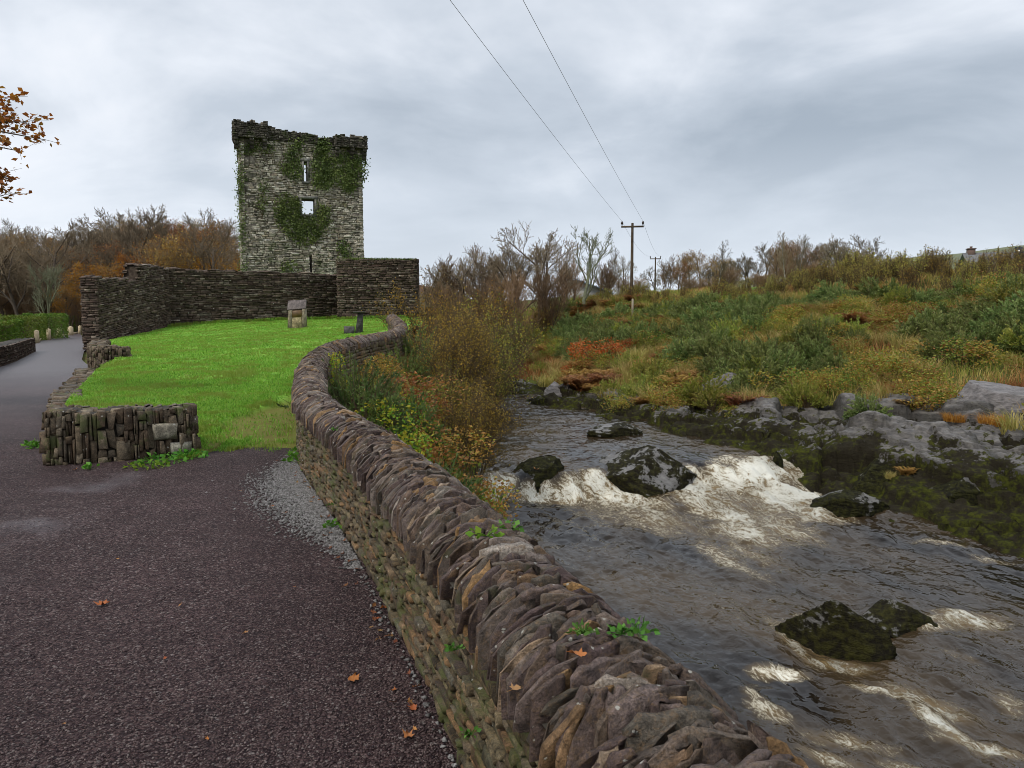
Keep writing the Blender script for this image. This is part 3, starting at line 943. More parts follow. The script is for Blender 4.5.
def rubble_wall(g, pts, width, zb, hfun, hr, wr, rng, upright=False, depth=0.1, proud=0.03, gap=0.008, bev=0.014, jit=0.14, cap=True, capr=(0.03, 0.12), skip=None, both=True):
    """free-standing wall on an open polyline: faces, hearting and a ragged top. hfun(s): height along the front line"""
    pts = np.array(pts, float)
    L0 = np.concatenate([[0], np.cumsum(np.linalg.norm(np.diff(pts, axis=0), axis=1))])
    t = np.gradient(pts, axis=0); t /= np.linalg.norm(t, axis=1, keepdims=True)
    back = pts + np.stack([-t[:, 1], t[:, 0]], 1) * width
    faces = [(pts, lambda s: s)]
    if both: faces.append((back[::-1], lambda s: L0[-1] - s))
    faces.append((np.array([back[0], pts[0]]), lambda s: 0 * s)); faces.append((np.array([pts[-1], back[-1]]), lambda s: 0 * s + L0[-1]))
    hmax = max(hfun(x) for x in np.linspace(0, L0[-1], 60))
    for fi, (pl, us) in enumerate(faces):
        f, S = poly_map(pl, zb)
        L = S[-1]
        sc = L0[-1] / L if fi < 2 else 1.0
        hf = lambda x: hfun(np.clip(us(np.asarray(x, float) * sc), 0, L0[-1]))
        if upright:
            a = lay(hmax, L, hr, wr, rng); u0, u1, v0, v1 = a[2], a[3], a[0], a[1]
        else:
            u0, u1, v0, v1 = lay(L, hmax, hr, wr, rng)
        hm = np.array([hf(x) for x in (u0 + u1) / 2]) if len(u0) else np.zeros(0)
        ok = v0 < hm - 0.02
        u0, u1, v0, v1, hm = u0[ok], u1[ok], v0[ok], v1[ok], hm[ok]
        v1 = np.minimum(v1, hm + rng.uniform(0, 0.05, len(hm)))
        if skip is not None and fi == 0:
            ok = ~skip(u0, u1, v0, v1)
            u0, u1, v0, v1 = u0[ok], u1[ok], v0[ok], v1[ok]
        stones(g, (u0, u1, v0, v1), f, rng, depth=depth, gap=gap, bev=bev, proud=proud, jit=jit)
        if skip is None or fi != 0:
            strip(g, L, -0.3, lambda x: float(hf(x)) - 0.02, f, n=max(8, int(L * 4)), o=-min(0.04, depth * 0.5))
    # top
    n = max(12, int(L0[-1] * 5))
    s = np.linspace(0, L0[-1], n)
    fp, _ = poly_map(pts, zb)
    W = np.linspace(0.02, width - 0.02, 6)
    U = np.repeat(s[:, None], 6, 1); O = -np.repeat(W[None], n, 0)
    H = np.array([float(hfun(x)) for x in s])[:, None] + rng.normal(0, 0.02, (n, 6))
    P = fp(U.ravel(), H.ravel(), O.ravel())
    idx = np.arange(n * 6).reshape(n, 6)
    g.add(P, np.stack([idx[:-1, :-1], idx[:-1, 1:], idx[1:, 1:], idx[1:, :-1]], -1).reshape(-1, 4), r=rng.uniform(0.3, 0.6, n * 6), m=1)
    if cap:       # loose flat stones bedded along the top
        u = 0.0; U0 = []; 
        while u < L0[-1] - 0.05:
            w = rng.uniform(wr[0], wr[1]) if not upright else rng.uniform(hr[0], hr[1] * 1.5)
            w = min(w, L0[-1] - u)
            q0 = 0.0
            while q0 < width - 0.04:
                q1 = min(width, q0 + rng.uniform(0.12, 0.3) * max(1, width / 0.6))
                if width - q1 < 0.08: q1 = width
                hh = float(hfun(u + w / 2))
                th = rng.uniform(*capr)
                z0, z1 = hh - 0.05, hh + th
                um, wm = u + w / 2, (q0 + q1) / 2
                cu = np.array([u, u + w, u + w, u]); cw = np.array([q0, q0, q1, q1]) 
                cu = um + (cu - um) * 0.94 + rng.normal(0, 0.012, 4); cw = wm + (cw - wm) * 0.94 + rng.normal(0, 0.012, 4)
                tu = um + (cu - um) * 0.84; tw = wm + (cw - wm) * 0.84
                Uq = np.concatenate([cu, cu, tu]); Wq = np.concatenate([cw, cw, tw])
                tl = rng.normal(0, 0.012, 4)
                Vq = np.concatenate([np.full(4, z0), z1 - 0.02 + tl, z1 + tl])
                P = fp(np.clip(Uq, 0, L0[-1]), Vq, -Wq)
                Q = [[k * 4 + i, k * 4 + (i + 1) % 4, (k + 1) * 4 + (i + 1) % 4, (k + 1) * 4 + i] for k in (0, 1) for i in range(4)] + [[8, 9, 10, 11]]
                g.add(P, Q, r=rng.uniform(0, 1))
                q0 = q1
            u += w


rng = np.random.default_rng(8)
A_ = on_z(47, 466, 0)[:2]; B_ = on_z(196, 455, 0)[:2]
pts = [A_, A_ * 0.7 + B_ * 0.3 + np.array([0.02, -0.08]), A_ * 0.35 + B_ * 0.65 + np.array([0.0, -0.06]), B_]
sw = empty('low_wall', (float(A_[0] + B_[0]) / 2, float(A_[1] + B_[1]) / 2 + 0.2, 0))
tag(sw, 'short low wall of upright brown stones at the near corner of the lawn', 'low wall')
g = Geo()
rubble_wall(g, pts, 0.42, 0.0, lambda s: 0.60 - 0.03 * s + 0.02 * np.sin(s * 9), (0.028, 0.10), (0.09, 0.34), rng, upright=True, depth=0.12, proud=0.06, gap=0.004, bev=0.007, jit=0.24, capr=(0.0, 0.03))
child('masonry', g.mesh('masonry', [m_up, m_mortar]), sw)
# three big stones built into its foot and end
g = Geo()
fB, SB_ = poly_map(pts, 0.0)
LL = SB_[-1]
for (ua, ub, va, vb, rr) in ((LL * 0.475, LL * 0.575, 0.02, 0.23, 0.15),):
    stones(g, np.array([[ua], [ub], [va], [vb]]), fB, rng, depth=0.05, gap=0.0, bev=0.06, proud=0.0, jit=0.1, r=np.array([rr]))
    g.V[-1][:, 1] -= 0.075
m_big = stone_mat('corner_block', [(0.10, 0.075, 0.05), (0.16, 0.13, 0.085), (0.27, 0.25, 0.20)], moss=(0.08, 0.09, 0.03), moss_amt=0.2, lichen=0.1, sc=0.8, bump=0.5)
child('foot_boulder', g.mesh('foot_boulder', [m_big]), sw)
for q_, r_ in (((LL - 0.25, LL - 0.01, 0.02, 0.17), 0.95), ((LL - 0.42, LL - 0.17, 0.22, 0.42), 0.75)):
    g = Geo(); stones(g, np.array(q_)[:, None], fB, rng, depth=0.05, gap=0, bev=0.03, proud=0.0, jit=0.08, r=np.array([r_])); g.V[-1][:, 1] -= 0.075
    child('corner_block', g.mesh('corner_block', [m_big]), sw)

# low stone edging between the lawn and the road
ed = empty('edging_wall', (-8.2, 14.0, 0))
tag(ed, 'low mossy stone edging running from the low wall along the road', 'stone edging')
g = Geo()
epts = [(-5.0, 9.5), (-5.75, 10.4), (-6.7, 11.8), (-8.4, 14.8), (-9.6, 17.6), (-10.9, 19.8)]
rubble_wall(g, epts, 0.45, 0.0, lambda s: 0.27 + 0.06 * np.sin(s * 1.7), (0.04, 0.10), (0.1, 0.32), rng, depth=0.12, proud=0.06, jit=0.2, capr=(0.01, 0.06))
child('masonry', g.mesh('masonry', [m_up, m_mortar]), ed)

rw = empty('retaining_wall', (-12.4, 22.6, 0))
tag(rw, 'small stone retaining wall with a rounded end below the castle wall', 'retaining wall')
g = Geo()
rpts = [(-14.3, 26.0), (-13.5, 24.3), (-12.6, 22.6), (-11.9, 22.1), (-11.3, 22.5)]
rubble_wall(g, rpts, 0.5, 0.0, lambda s: 0.86 - 0.02 * s, (0.05, 0.12), (0.14, 0.36), rng, upright=True, depth=0.12, proud=0.05, jit=0.2, capr=(0.02, 0.08))
child('masonry', g.mesh('masonry', [m_up, m_mortar]), rw)

# ------------------------------------------------------------------ castle enclosure wall
m_bawn = stone_mat('bawn_slate', [(0.050, 0.031, 0.023), (0.088, 0.059, 0.044), (0.066, 0.049, 0.036), (0.13, 0.095, 0.069), (0.070, 0.046, 0.035), (0.22, 0.18, 0.14)],
                   moss=(0.05, 0.05, 0.022), moss_amt=0.16, lichen=0.05, rough=0.7, sc=2.2, bump=0.5)
bawn = empty('castle_wall', (-20.0, 48.0, 1.0))
tag(bawn, 'long dark weathered stone wall enclosing the foot of the castle tower', 'castle wall')
rng = np.random.default_rng(17)
A = np.array([-21.65, 40.0]); B = np.array([-21.5, 48.0]); Cc = np.array([-11.6, 54.2])
zb = lambda X, Y: np.interp(Y, [38, 40, 48, 54], [-0.3, -0.15, 1.0, 1.45])
LAB = np.linalg.norm(B - A)


def hAB(s):
    t = np.clip(s / LAB, 0, 1)
    top = np.where(t < 0.54, 3.72 + 0.12 * t + 0.05 * np.sin(t * 40), np.interp(t, [0.54, 0.57, 0.8, 1.0], [4.2, 4.72, 4.78, 4.68]))
    return top - np.interp(40 + 8 * t, [40, 48], [-0.15, 1.0]) + 0.06 * np.sin(s * 7.3)


g = Geo()
rubble_wall(g, [A, B + (B - A) / LAB * 0.0], 0.9, zb, hAB, (0.07, 0.17), (0.18, 0.7), rng, depth=0.2, proud=0.08, gap=0.008, bev=0.02, capr=(0.0, 0.06))
child('wall_section', g.mesh('wall_section', [m_bawn, m_mortar2]), bawn)
g = Geo()
LBC = np.linalg.norm(Cc - B)
rubble_wall(g, [B + np.array([-0.1, 0.02]), Cc], 0.9, zb, lambda s: 4.70 - np.interp(48 + 6.2 * s / LBC, [48, 54], [1.0, 1.45]) - 0.03 * s / LBC + 0.04 * np.sin(s * 5.1) + 0.05 * np.sin(s * 2.3),
            (0.07, 0.17), (0.18, 0.7), rng, depth=0.2, proud=0.08, gap=0.008, bev=0.02, capr=(0.0, 0.05))
child('wall_section', g.mesh('wall_section', [m_bawn, m_mortar2]), bawn)
g = Geo()
rubble_wall(g, [(-11.40, 50.0), (-6.22, 50.6), (-6.85, 56.0)], 0.9, 1.1, lambda s: 4.34 + 0.05 * np.sin(s * 4.0) + 0.04 * np.sin(s * 9), (0.07, 0.17), (0.18, 0.7), rng, depth=0.2, proud=0.08, gap=0.008, bev=0.02, capr=(0.0, 0.06))
rubble_wall(g, [(-11.95, 56.0), (-11.42, 50.15)], 0.9, 1.1, lambda s: 4.34, (0.09, 0.2), (0.25, 0.8), rng, depth=0.2, proud=0.06, gap=0.008, bev=0.02, cap=False)
child('wall_bastion', g.mesh('wall_bastion', [m_bawn, m_mortar2]), bawn)

# ------------------------------------------------------------------ the tower house
m_tower = stone_mat('tower_rubble', [(0.20, 0.172, 0.13), (0.33, 0.295, 0.225), (0.41, 0.375, 0.295), (0.26, 0.22, 0.165), (0.48, 0.445, 0.365), (0.32, 0.262, 0.185), (0.56, 0.525, 0.45)],
                    moss=(0.055, 0.075, 0.02), moss_amt=0.22, lichen=0.06, rough=0.8, sc=3.0, bump=0.5)
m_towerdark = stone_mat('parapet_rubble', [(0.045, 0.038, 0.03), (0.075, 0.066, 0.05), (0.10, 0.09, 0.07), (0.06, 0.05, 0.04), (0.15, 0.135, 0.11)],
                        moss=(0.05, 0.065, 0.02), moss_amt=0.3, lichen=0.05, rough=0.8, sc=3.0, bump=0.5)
PHI = R(20.2)
E1 = np.array([math.cos(PHI), math.sin(PHI)]); EN = np.array([math.sin(PHI), -math.cos(PHI)])
TO = np.array([-21.10, 60.0]); TW, TD = 9.50, 9.6
TZ = 1.2
tower = empty('castle_tower', (float(TO[0] + E1[0] * 5), float(TO[1] + E1[1] * 5), TZ))
tag(tower, 'ruined grey stone tower house with ivy patches and a bright square window', 'castle tower')


def face_map(o2, e, n):
    def f(U, V, O):
        p = o2[None] + e[None] * np.asarray(U)[:, None] + n[None] * (np.asarray(O) - 0.010 * np.asarray(V))[:, None]
        return np.stack([p[:, 0], p[:, 1], TZ + np.asarray(V)], 1)
    return f


fF = face_map(TO, E1, EN)
rng = np.random.default_rng(23)
OPEN = [(4.62, 5.62, 8.72, 9.92), (4.86, 5.10, 11.30, 12.85), (5.14, 5.32, 4.0, 5.4)]     # u0,u1,v0,v1


def wall_with_openings(g, f, L, H, opens, th, hfun, hr, wr, rng, m=0, vlo=-1.0):
    u0, u1, v0, v1 = lay(L, H, hr, wr, rng)
    hm = hfun((u0 + u1) / 2)
    ok = v0 < hm
    for (a, b, c, d) in opens:
        ok &= ~((u1 > a) & (u0 < b) & (v1 > c) & (v0 < d)) | ((u1 - np.maximum(u0, b) > 0.0) & (u0 >= b - 0.0)) 
    v1 = np.minimum(v1, np.maximum(hm, v0 + 0.03) + rng.uniform(0, 0.035, len(hm)))
    keep = ok
    # trim stones that reach into an opening instead of dropping them
    rest = [(x0, x1, y0, y1) for x0, x1, y0, y1, h, k in zip(u0, u1, v0, v1, hm, ok) if not k and y0 < h]
    add = []
    for (x0, x1, y0, y1) in rest:
        parts = [(x0, x1)]
        for (a, b, c, d) in opens:
            if y1 > c and y0 < d:
                np_ = []
                for (p, q) in parts:
                    if q <= a or p >= b: np_.append((p, q)); continue
                    if a - p > 0.05: np_.append((p, a))
                    if q - b > 0.05: np_.append((b, q))
                parts = np_
        add += [(p, q, y0, y1) for p, q in parts]
    uv = np.array([u0[keep], u1[keep], v0[keep], v1[keep]])
    if add: uv = np.concatenate([uv, np.array(add).T], 1)
    stones(g, uv, f, rng, depth=0.25, gap=0.012, bev=0.03, proud=0.09, jit=0.2, m=m)
    # core boxes around the openings
    us = np.array(sorted({0.07, L - 0.07, *np.arange(0.4, L - 0.1, 0.4), *[x for o in opens for x in o[:2]]}))
    vs = np.array(sorted({vlo, *np.arange(1.0, H, 1.0), H, *[x for o in opens for x in o[2:]]}))
    for i in range(len(us) - 1):
        hcol = float(hfun(np.array([(us[i] + us[i + 1]) / 2]))[0])
        for j in range(len(vs) - 1):
            uc, vc = (us[i] + us[i + 1]) / 2, (vs[j] + vs[j + 1]) / 2
            if any(a < uc < b and c < vc < d for a, b, c, d in opens): continue
            vt = min(vs[j + 1], hcol)
            if vt <= vs[j] + 0.02: continue
            U = np.array([us[i], us[i + 1], us[i + 1], us[i]] * 2); VV = np.array([vs[j]] * 2 + [vt] * 2); VV = np.concatenate([VV, VV])
            O = np.array([-0.06] * 4 + [-th] * 4)
            P = f(U, VV, O)
            g.add(P, [[0, 1, 2, 3], [7, 6, 5, 4], [0, 4, 5, 1], [1, 5, 6, 2], [2, 6, 7, 3], [3, 7, 4, 0]], r=0.2, m=1)


def tchild(name, me):
    o = child(name, me, tower)
    return o


m_core = stone_mat('tower_hearting', [(0.14, 0.122, 0.094), (0.18, 0.158, 0.122)], moss_amt=0.2, sc=3.0)
TOPV = 14.35
hfront = lambda u: TOPV + 0.0 * u
g = Geo(); wall_with_openings(g, fF, TW, TOPV, OPEN, 1.1, hfront, (0.09, 0.22), (0.14, 0.62), rng)
tchild('front_wall', g.mesh('front_wall', [m_tower, m_core]))
fL = face_map(TO - EN * TD, EN, -E1)        # left side, seen at a sliver
g = Geo(); wall_with_openings(g, fL, TD, TOPV, [], 1.1, lambda u: TOPV + 0 * u, (0.13, 0.26), (0.3, 0.9), rng)
tchild('side_wall', g.mesh('side_wall', [m_tower, m_core]))
fRt = face_map(TO + E1 * TW, -EN, E1)
g = Geo(); wall_with_openings(g, fRt, TD, TOPV, [], 1.1, lambda u: TOPV + 0 * u, (0.13, 0.26), (0.3, 0.9), rng)
tchild('side_wall', g.mesh('side_wall', [m_tower, m_core]))
fBk = face_map(TO + E1 * TW - EN * TD, -E1, -EN)
hback = lambda u: np.interp(u, [0, 1.3, 2.2, 3.2, 6.6, 7.6, 8.6, TW], [13.6, 13.2, 10.4, 8.6, 8.6, 10.8, 13.0, 13.8]) + 0.3 * np.sin(u * 5)
g = Geo(); wall_with_openings(g, fBk, TW, 14.0, [], 1.0, hback, (0.15, 0.3), (0.3, 0.9), rng)
tchild('back_wall', g.mesh('back_wall', [m_tower, m_core]))

# parapet: ragged, a little proud, darker
htop = lambda u: np.interp(u, [0, 1.2, 2.3, 2.6, 3.4, 4.5, 5.2, 6.0, 6.7, 7.6, TW], [15.3, 15.5, 15.45, 15.2, 15.15, 15.05, 15.15, 14.85, 14.8, 14.9, 14.9]) + 0.05 * np.sin(u * 11) + 0.04 * np.sin(u * 23)
g = Geo()
for f_, L_, off_, dr in ((fF, TW, 0.10, htop), (fL, TD, 0.1, lambda u: 15.2 + 0.15 * np.sin(u * 3)), (fRt, TD, 0.1, lambda u: 15.1 + 0.15 * np.sin(u * 2.6))):
    ff = (lambda f0, o0: (lambda U, V, O: f0(U, V + 14.3, O + o0)))(f_, off_)
    wall_with_openings(g, ff, L_, 1.6, [], 0.8, (lambda d0: (lambda u: d0(u) - 14.3))(dr), (0.09, 0.18), (0.15, 0.5), rng, vlo=0.0)
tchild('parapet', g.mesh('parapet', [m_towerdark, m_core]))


def turret(u0, u1, v0, v1, seed, name='corner_turret'):
    """square machicolation: four rubble sides over splayed corbels, open beneath"""
    rng = np.random.default_rng(seed)
    g = Geo()
    pj = 0.40
    o2 = TO + E1 * u0
    dpt = 2.2
    rect = [(u0, -pj), (u1, -pj), (u1, dpt), (u0, dpt)]
    w2 = lambda u, b: TO + E1 * u - EN * b
    P4 = [w2(*q) for q in rect]
    for i in range(4):
        a, b = P4[i], P4[(i + 1) % 4]
        e = (b - a); L = np.linalg.norm(e); e = e / L; n_ = np.array([e[1], -e[0]])
        f = face_map(a, e, n_)
        ff = (lambda f0: (lambda U, V, O: f0(U, V + v0, O + 0.012 * (V + v0))))(f)
        u_, _, _, _ = lay(L, v1 - v0, (0.1, 0.2), (0.2, 0.55), rng) if False else (None, 0, 0, 0)
        wall_with_openings(g, ff, L, v1 - v0 + 0.2, [], 0.45, lambda u: v1 - v0 + 0.12 * np.sin(u * 6 + seed + i) + 0.07 * np.sin(u * 15), (0.09, 0.18), (0.15, 0.5), rng, vlo=0.03)
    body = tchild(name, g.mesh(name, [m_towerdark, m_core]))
    # corbels: tapering blocks under the box
    for k, uu in enumerate((u0 + 0.17, (u0 + u1) / 2 + 0.1, u1 - 0.17)):
        if 0.5 < uu < TW - 0.5 or True:
            gg = Geo()
            for (b0, b1, z0, z1) in ((-pj * 0.95, 0.35, v0 - 0.22, v0 - 0.005), (-pj * 0.6, 0.35, v0 - 0.5, v0 - 0.225), (-pj * 0.28, 0.35, v0 - 0.8, v0 - 0.505)):
                M = np.eye(4)
                c0 = w2(uu - 0.16, 0); 
                M[:2, 0] = E1; M[:2, 1] = -EN; M[:2, 3] = c0; M[2, 3] = TZ
                gg.box((0, b0, z0), (0.32, b1, z1), r=rng.uniform(0, 1), M=M)
            co = link('corbel', gg.mesh('corbel', [m_towerdark]), body)
            co.data.transform(Matrix.Translation(-Vector(tower.location)))
    return body


turret(-0.34, 2.10, 14.30, 15.45, 31)
turret(TW - 2.2, TW + 0.32, 14.10, 14.98, 37)
# dressed stones round the two openings that show sky, and round the slit low down
m_dress = stone_mat('dressed_stone', [(0.14, 0.135, 0.12), (0.20, 0.19, 0.165)], moss_amt=0.1, sc=3.0)
for (a, b, c, d) in OPEN[:2]:
    g = Geo()
    M = np.eye(4); M[:2, 0] = E1; M[:2, 1] = -EN; M[:2, 3] = TO; M[2, 3] = TZ
    w_ = 0.16
    bb = 0.011 * c
    for q, (x0, x1, z0, z1) in enumerate(((a - w_, a - 0.002, c, d), (b + 0.002, b + w_, c, d), (a - w_ - 0.1, b + w_ + 0.1, d + 0.002, d + 0.24), (a - w_, b + w_, c - 0.16, c - 0.002))):
        g.box((x0, -0.13 + bb + 0.012 * q * 0, z0), (x1, 0.4 + bb, z1), r=rng.uniform(0, 1), M=M)
    tchild('window_surround', g.mesh('window_surround', [m_dress]))

# ------------------------------------------------------------------ river
def ledge_q(X, Y):
    q = (X + 0.6) * (-0.283) + (Y - 15.3) * 0.959
    return q + 0.9 * (fbm(X * 0.8, Y * 0.3, 15, 3) - 0.5)


def water_level(X, Y):
    q = ledge_q(X, Y)
    up = -1.56 + 0.008 * np.maximum(q, 0)
    dn = -2.08 - 0.016 * np.maximum(-q, 0)
    # the drop is short at the left chutes and a longer ramp at the right
    w = 0.5 + 0.9 * sst(3.0, 6.0, X)
    a = sst(-w, 0.15, q)
    return dn + (up - dn) * a


FOAM = [  # centre and half-axes as seen in the photograph, strength, slope
    (500, 484, 16, 13, 1.0, 0.0), (592, 484, 26, 13, 1.0, 0.15), (610, 497, 55, 11, 0.75, 0.1), (575, 492, 25, 8, 0.9, 0), (650, 505, 48, 10, 0.55, 0.2),
    (752, 478, 55, 18, 1.0, -0.15), (705, 497, 40, 20, 0.95, 0.3), (735, 520, 35, 20, 0.85, 0.5), (745, 545, 34, 12, 0.55, 0.6), (790, 500, 50, 14, 0.9, 0.1),
    (815, 515, 32, 9, 0.7, 0.0), (812, 468, 22, 9, 0.8, -0.2), (725, 462, 24, 8, 0.5, 0), (838, 520, 20, 6, 0.5, 0.0), (660, 520, 40, 10, 0.3, 0.2),
    (778, 672, 30, 6, 0.66, 0.1), (770, 707, 26, 10, 0.62, 0.35), (757, 695, 20, 6, 0.5, 0.3), (640, 515, 75, 16, 0.42, 0.2), (770, 525, 60, 22, 0.5, 0.2), (730, 560, 45, 14, 0.42, 0.5), (690, 485, 40, 12, 0.6, 0.1), (835, 500, 30, 14, 0.5, 0), (805, 622, 12, 5, 0.5, 0.5), (808, 640, 16, 6, 0.75, 0.8), (842, 664, 30, 6, 0.75, 0.2),
    (965, 620, 46, 8, 0.75, 0.1), (925, 629, 30, 5, 0.8, 0.0), (925, 700, 46, 10, 0.72, 0.35), (890, 693, 38, 6, 0.65, 0.2), (945, 728, 34, 10, 0.68, 0.6), (985, 747, 48, 7, 0.65, 0.2), (850, 738, 50, 9, 0.55, 0.25), (790, 640, 26, 8, 0.5, 0.9),
    (830, 755, 36, 7, 0.5, 0.3), (905, 765, 34, 7, 0.45, 0.2), (1010, 700, 24, 14, 0.45, 0.4), (960, 655, 30, 5, 0.35, 0.3), (1000, 560, 40, 4, 0.3, 0.1), (940, 545, 50, 3, 0.35, 0.12), (560, 448, 30, 3, 0.2, 0)]

ys = np.concatenate([np.linspace(-2, 4.4, 60), np.geomspace(4.45, 36, 640), np.linspace(36.5, 60, 40)])
cols = 330
rows = []
for y in ys:
    x0 = float(river_left(y)) - (0.9 if y < 24 else 1.5)
    x1 = RE_P[0] - (y - RE_P[1]) * RE_N[1] / RE_N[0] + 2.6
    x = np.linspace(x0, max(x1, x0 + 2.0), cols)
    rows.append(np.stack([x, np.full(cols, y)], 1))
Pw = np.array(rows)
X, Y = Pw[..., 0], Pw[..., 1]
Zl = water_level(X, Y)
px, py = project(X, Y, Zl)
foam = np.zeros_like(X)
for (cx, cyy, rx, ry, st, sl) in FOAM:
    dx = (px - cx) / rx; dy = (py - cyy - sl * (px - cx)) / ry
    foam = np.maximum(foam, st * np.exp(-(dx * dx + dy * dy) * 0.95))
q = ledge_q(X, Y)
crest = np.exp(-((q + 0.35) / 0.3) ** 2) * (0.25 + 0.75 * sst(0.4, 0.6, fbm(X * 1.4, Y * 0.4, 18, 3)))
foam = np.clip(np.maximum(foam, 0.75 * crest * (X < 8)), 0, 1)
al = X * RE_U[0] + Y * RE_U[1]; ac = X * RE_N[0] + Y * RE_N[1]
streak = fbm(ac * 3.2 + 0.6 * fbm(al, ac, 3, 2), al * 0.9, 44, 4)
turb = sst(0.1, 0.7, foam)
rough_w = np.maximum(turb, 0.6 * np.exp(-((q + 2.5) / 3.0) ** 2))
rough_w = np.maximum(rough_w, 0.45 * (1 - sst(7.0, 10.5, Y)))
Z = Zl.copy()
Z += (fbm(ac * 1.1, al * 0.8, 61, 3) - 0.5) * (0.09 + 0.30 * rough_w)
Z += (fbm(ac * 3.6, al * 2.6, 62, 3) - 0.5) * (0.055 + 0.15 * rough_w)
Z += (np.abs(fbm(ac * 7.5, al * 5.2, 63, 3) - 0.5)) * -(0.03 + 0.08 * rough_w)
Z += turb * 0.10 * streak * sst(9.0, 12.5, Y)
foam_out = np.clip(foam * (0.30 + 1.25 * streak), 0, 1)
n_, m_ = X.shape
idx = np.arange(n_ * m_).reshape(n_, m_)
Q = np.stack([idx[:-1, :-1], idx[:-1, 1:], idx[1:, 1:], idx[1:, :-1]], -1).reshape(-1, 4)

m_water, nt, bs, _ = new_mat('peaty_water')
pos = objpos(nt)
rotm = nd(nt, 'ShaderNodeMapping', dict(vector_type='POINT'), Vector=pos, Rotation=(0, 0, R(-23.9)))
strm = nd(nt, 'ShaderNodeMapping', Vector=rotm.outputs[0], Scale=(1.0, 0.42, 1.0))
w1 = nd(nt, 'ShaderNodeTexNoise', Vector=strm.outputs[0], Scale=4.6, Detail=2.5, Roughness=0.45, Distortion=0.6)
w2 = nd(nt, 'ShaderNodeTexNoise', Vector=rotm.outputs[0], Scale=1.5, Detail=2.0, Roughness=0.5, Distortion=0.8)
w3 = nd(nt, 'ShaderNodeTexNoise', Vector=rotm.outputs[0], Scale=13.0, Detail=1.5, Roughness=0.5, Distortion=0.6)
hh = mth(nt, 'ADD', mth(nt, 'MULTIPLY', w1.outputs[0], 0.9), mth(nt, 'ADD', mth(nt, 'MULTIPLY', w2.outputs[0], 1.4), mth(nt, 'MULTIPLY', w3.outputs[0], 0.22)))
fa = attr(nt, 'foam')
# white water: filaments drawn out along the current, closing up where it is thick
f1 = nd(nt, 'ShaderNodeTexNoise', Vector=strm.outputs[0], Scale=3.4, Detail=4.0, Roughness=0.6, Distortion=1.6)
f2 = nd(nt, 'ShaderNodeTexNoise', Vector=strm.outputs[0], Scale=9.0, Detail=5.0, Roughness=0.65, Distortion=1.2)
f3 = nd(nt, 'ShaderNodeTexNoise', Vector=rotm.outputs[0], Scale=34.0, Detail=4.0, Roughness=0.7, Distortion=0.8)
def ridge(n, k): return mth(nt, 'SUBTRACT', 1.0, mth(nt, 'MULTIPLY', mth(nt, 'ABSOLUTE', mth(nt, 'SUBTRACT', n.outputs[0], 0.5)), k), True)
N = mth(nt, 'ADD', mth(nt, 'MULTIPLY', ridge(f1, 5.0), 0.36), mth(nt, 'ADD', mth(nt, 'MULTIPLY', ridge(f2, 5.0), 0.36), mth(nt, 'MULTIPLY', ridge(f3, 4.0), 0.28)))
th = mth(nt, 'SUBTRACT', 0.97, mth(nt, 'MULTIPLY', fa, 0.71))
over = mth(nt, 'SUBTRACT', N, th)
ffm = nd(nt, 'ShaderNodeMapRange', dict(interpolation_type='SMOOTHSTEP'), Value=over, _1=-0.02, _2=0.26).outputs[0]
ffm = mth(nt, 'MULTIPLY', ffm, nd(nt, 'ShaderNodeMapRange', Value=fa, _1=0.06, _2=0.2).outputs[0])
calm = nd(nt, 'ShaderNodeTexNoise', Vector=strm.outputs[0], Scale=0.55, Detail=3.0, Roughness=0.6)
bst = nd(nt, 'ShaderNodeMapRange', Value=calm.outputs[0], _1=0.36, _2=0.62, _3=0.35, _4=1.0)
bp = nd(nt, 'ShaderNodeBump', Strength=bst.outputs[0], Distance=0.085, Height=mth(nt, 'ADD', hh, mth(nt, 'MULTIPLY', mth(nt, 'MULTIPLY', over, ffm), 0.7)))
thin = nd(nt, 'ShaderNodeMapRange', Value=fa, _1=0.15, _2=0.75)
murk = mixc(nt, ramp(nt, calm.outputs[0], [(0.38, 0.0), (0.62, 1.0)]), (0.010, 0.007, 0.005), (0.050, 0.034, 0.018))
wcol = mixc(nt, thin.outputs[0], murk, (0.17, 0.115, 0.05))
fcol = mixc(nt, nd(nt, 'ShaderNodeMapRange', Value=over, _1=0.02, _2=0.42).outputs[0], (0.34, 0.275, 0.16), (0.71, 0.69, 0.605))
setin(nt, bs, Base_Color=mixc(nt, ffm, wcol, fcol), Roughness=nd(nt, 'ShaderNodeMapRange', Value=ffm, _1=0.0, _2=1.0, _3=0.02, _4=0.7).outputs[0], Normal=bp.outputs[0], IOR=1.34)
me = make_mesh('river_water', np.stack([X, Y, Z], -1).reshape(-1, 3), Q, smooth=True, attrs={'foam': foam_out.ravel()}, mats=[m_water])
tag(link('river_water', me), kind='structure')

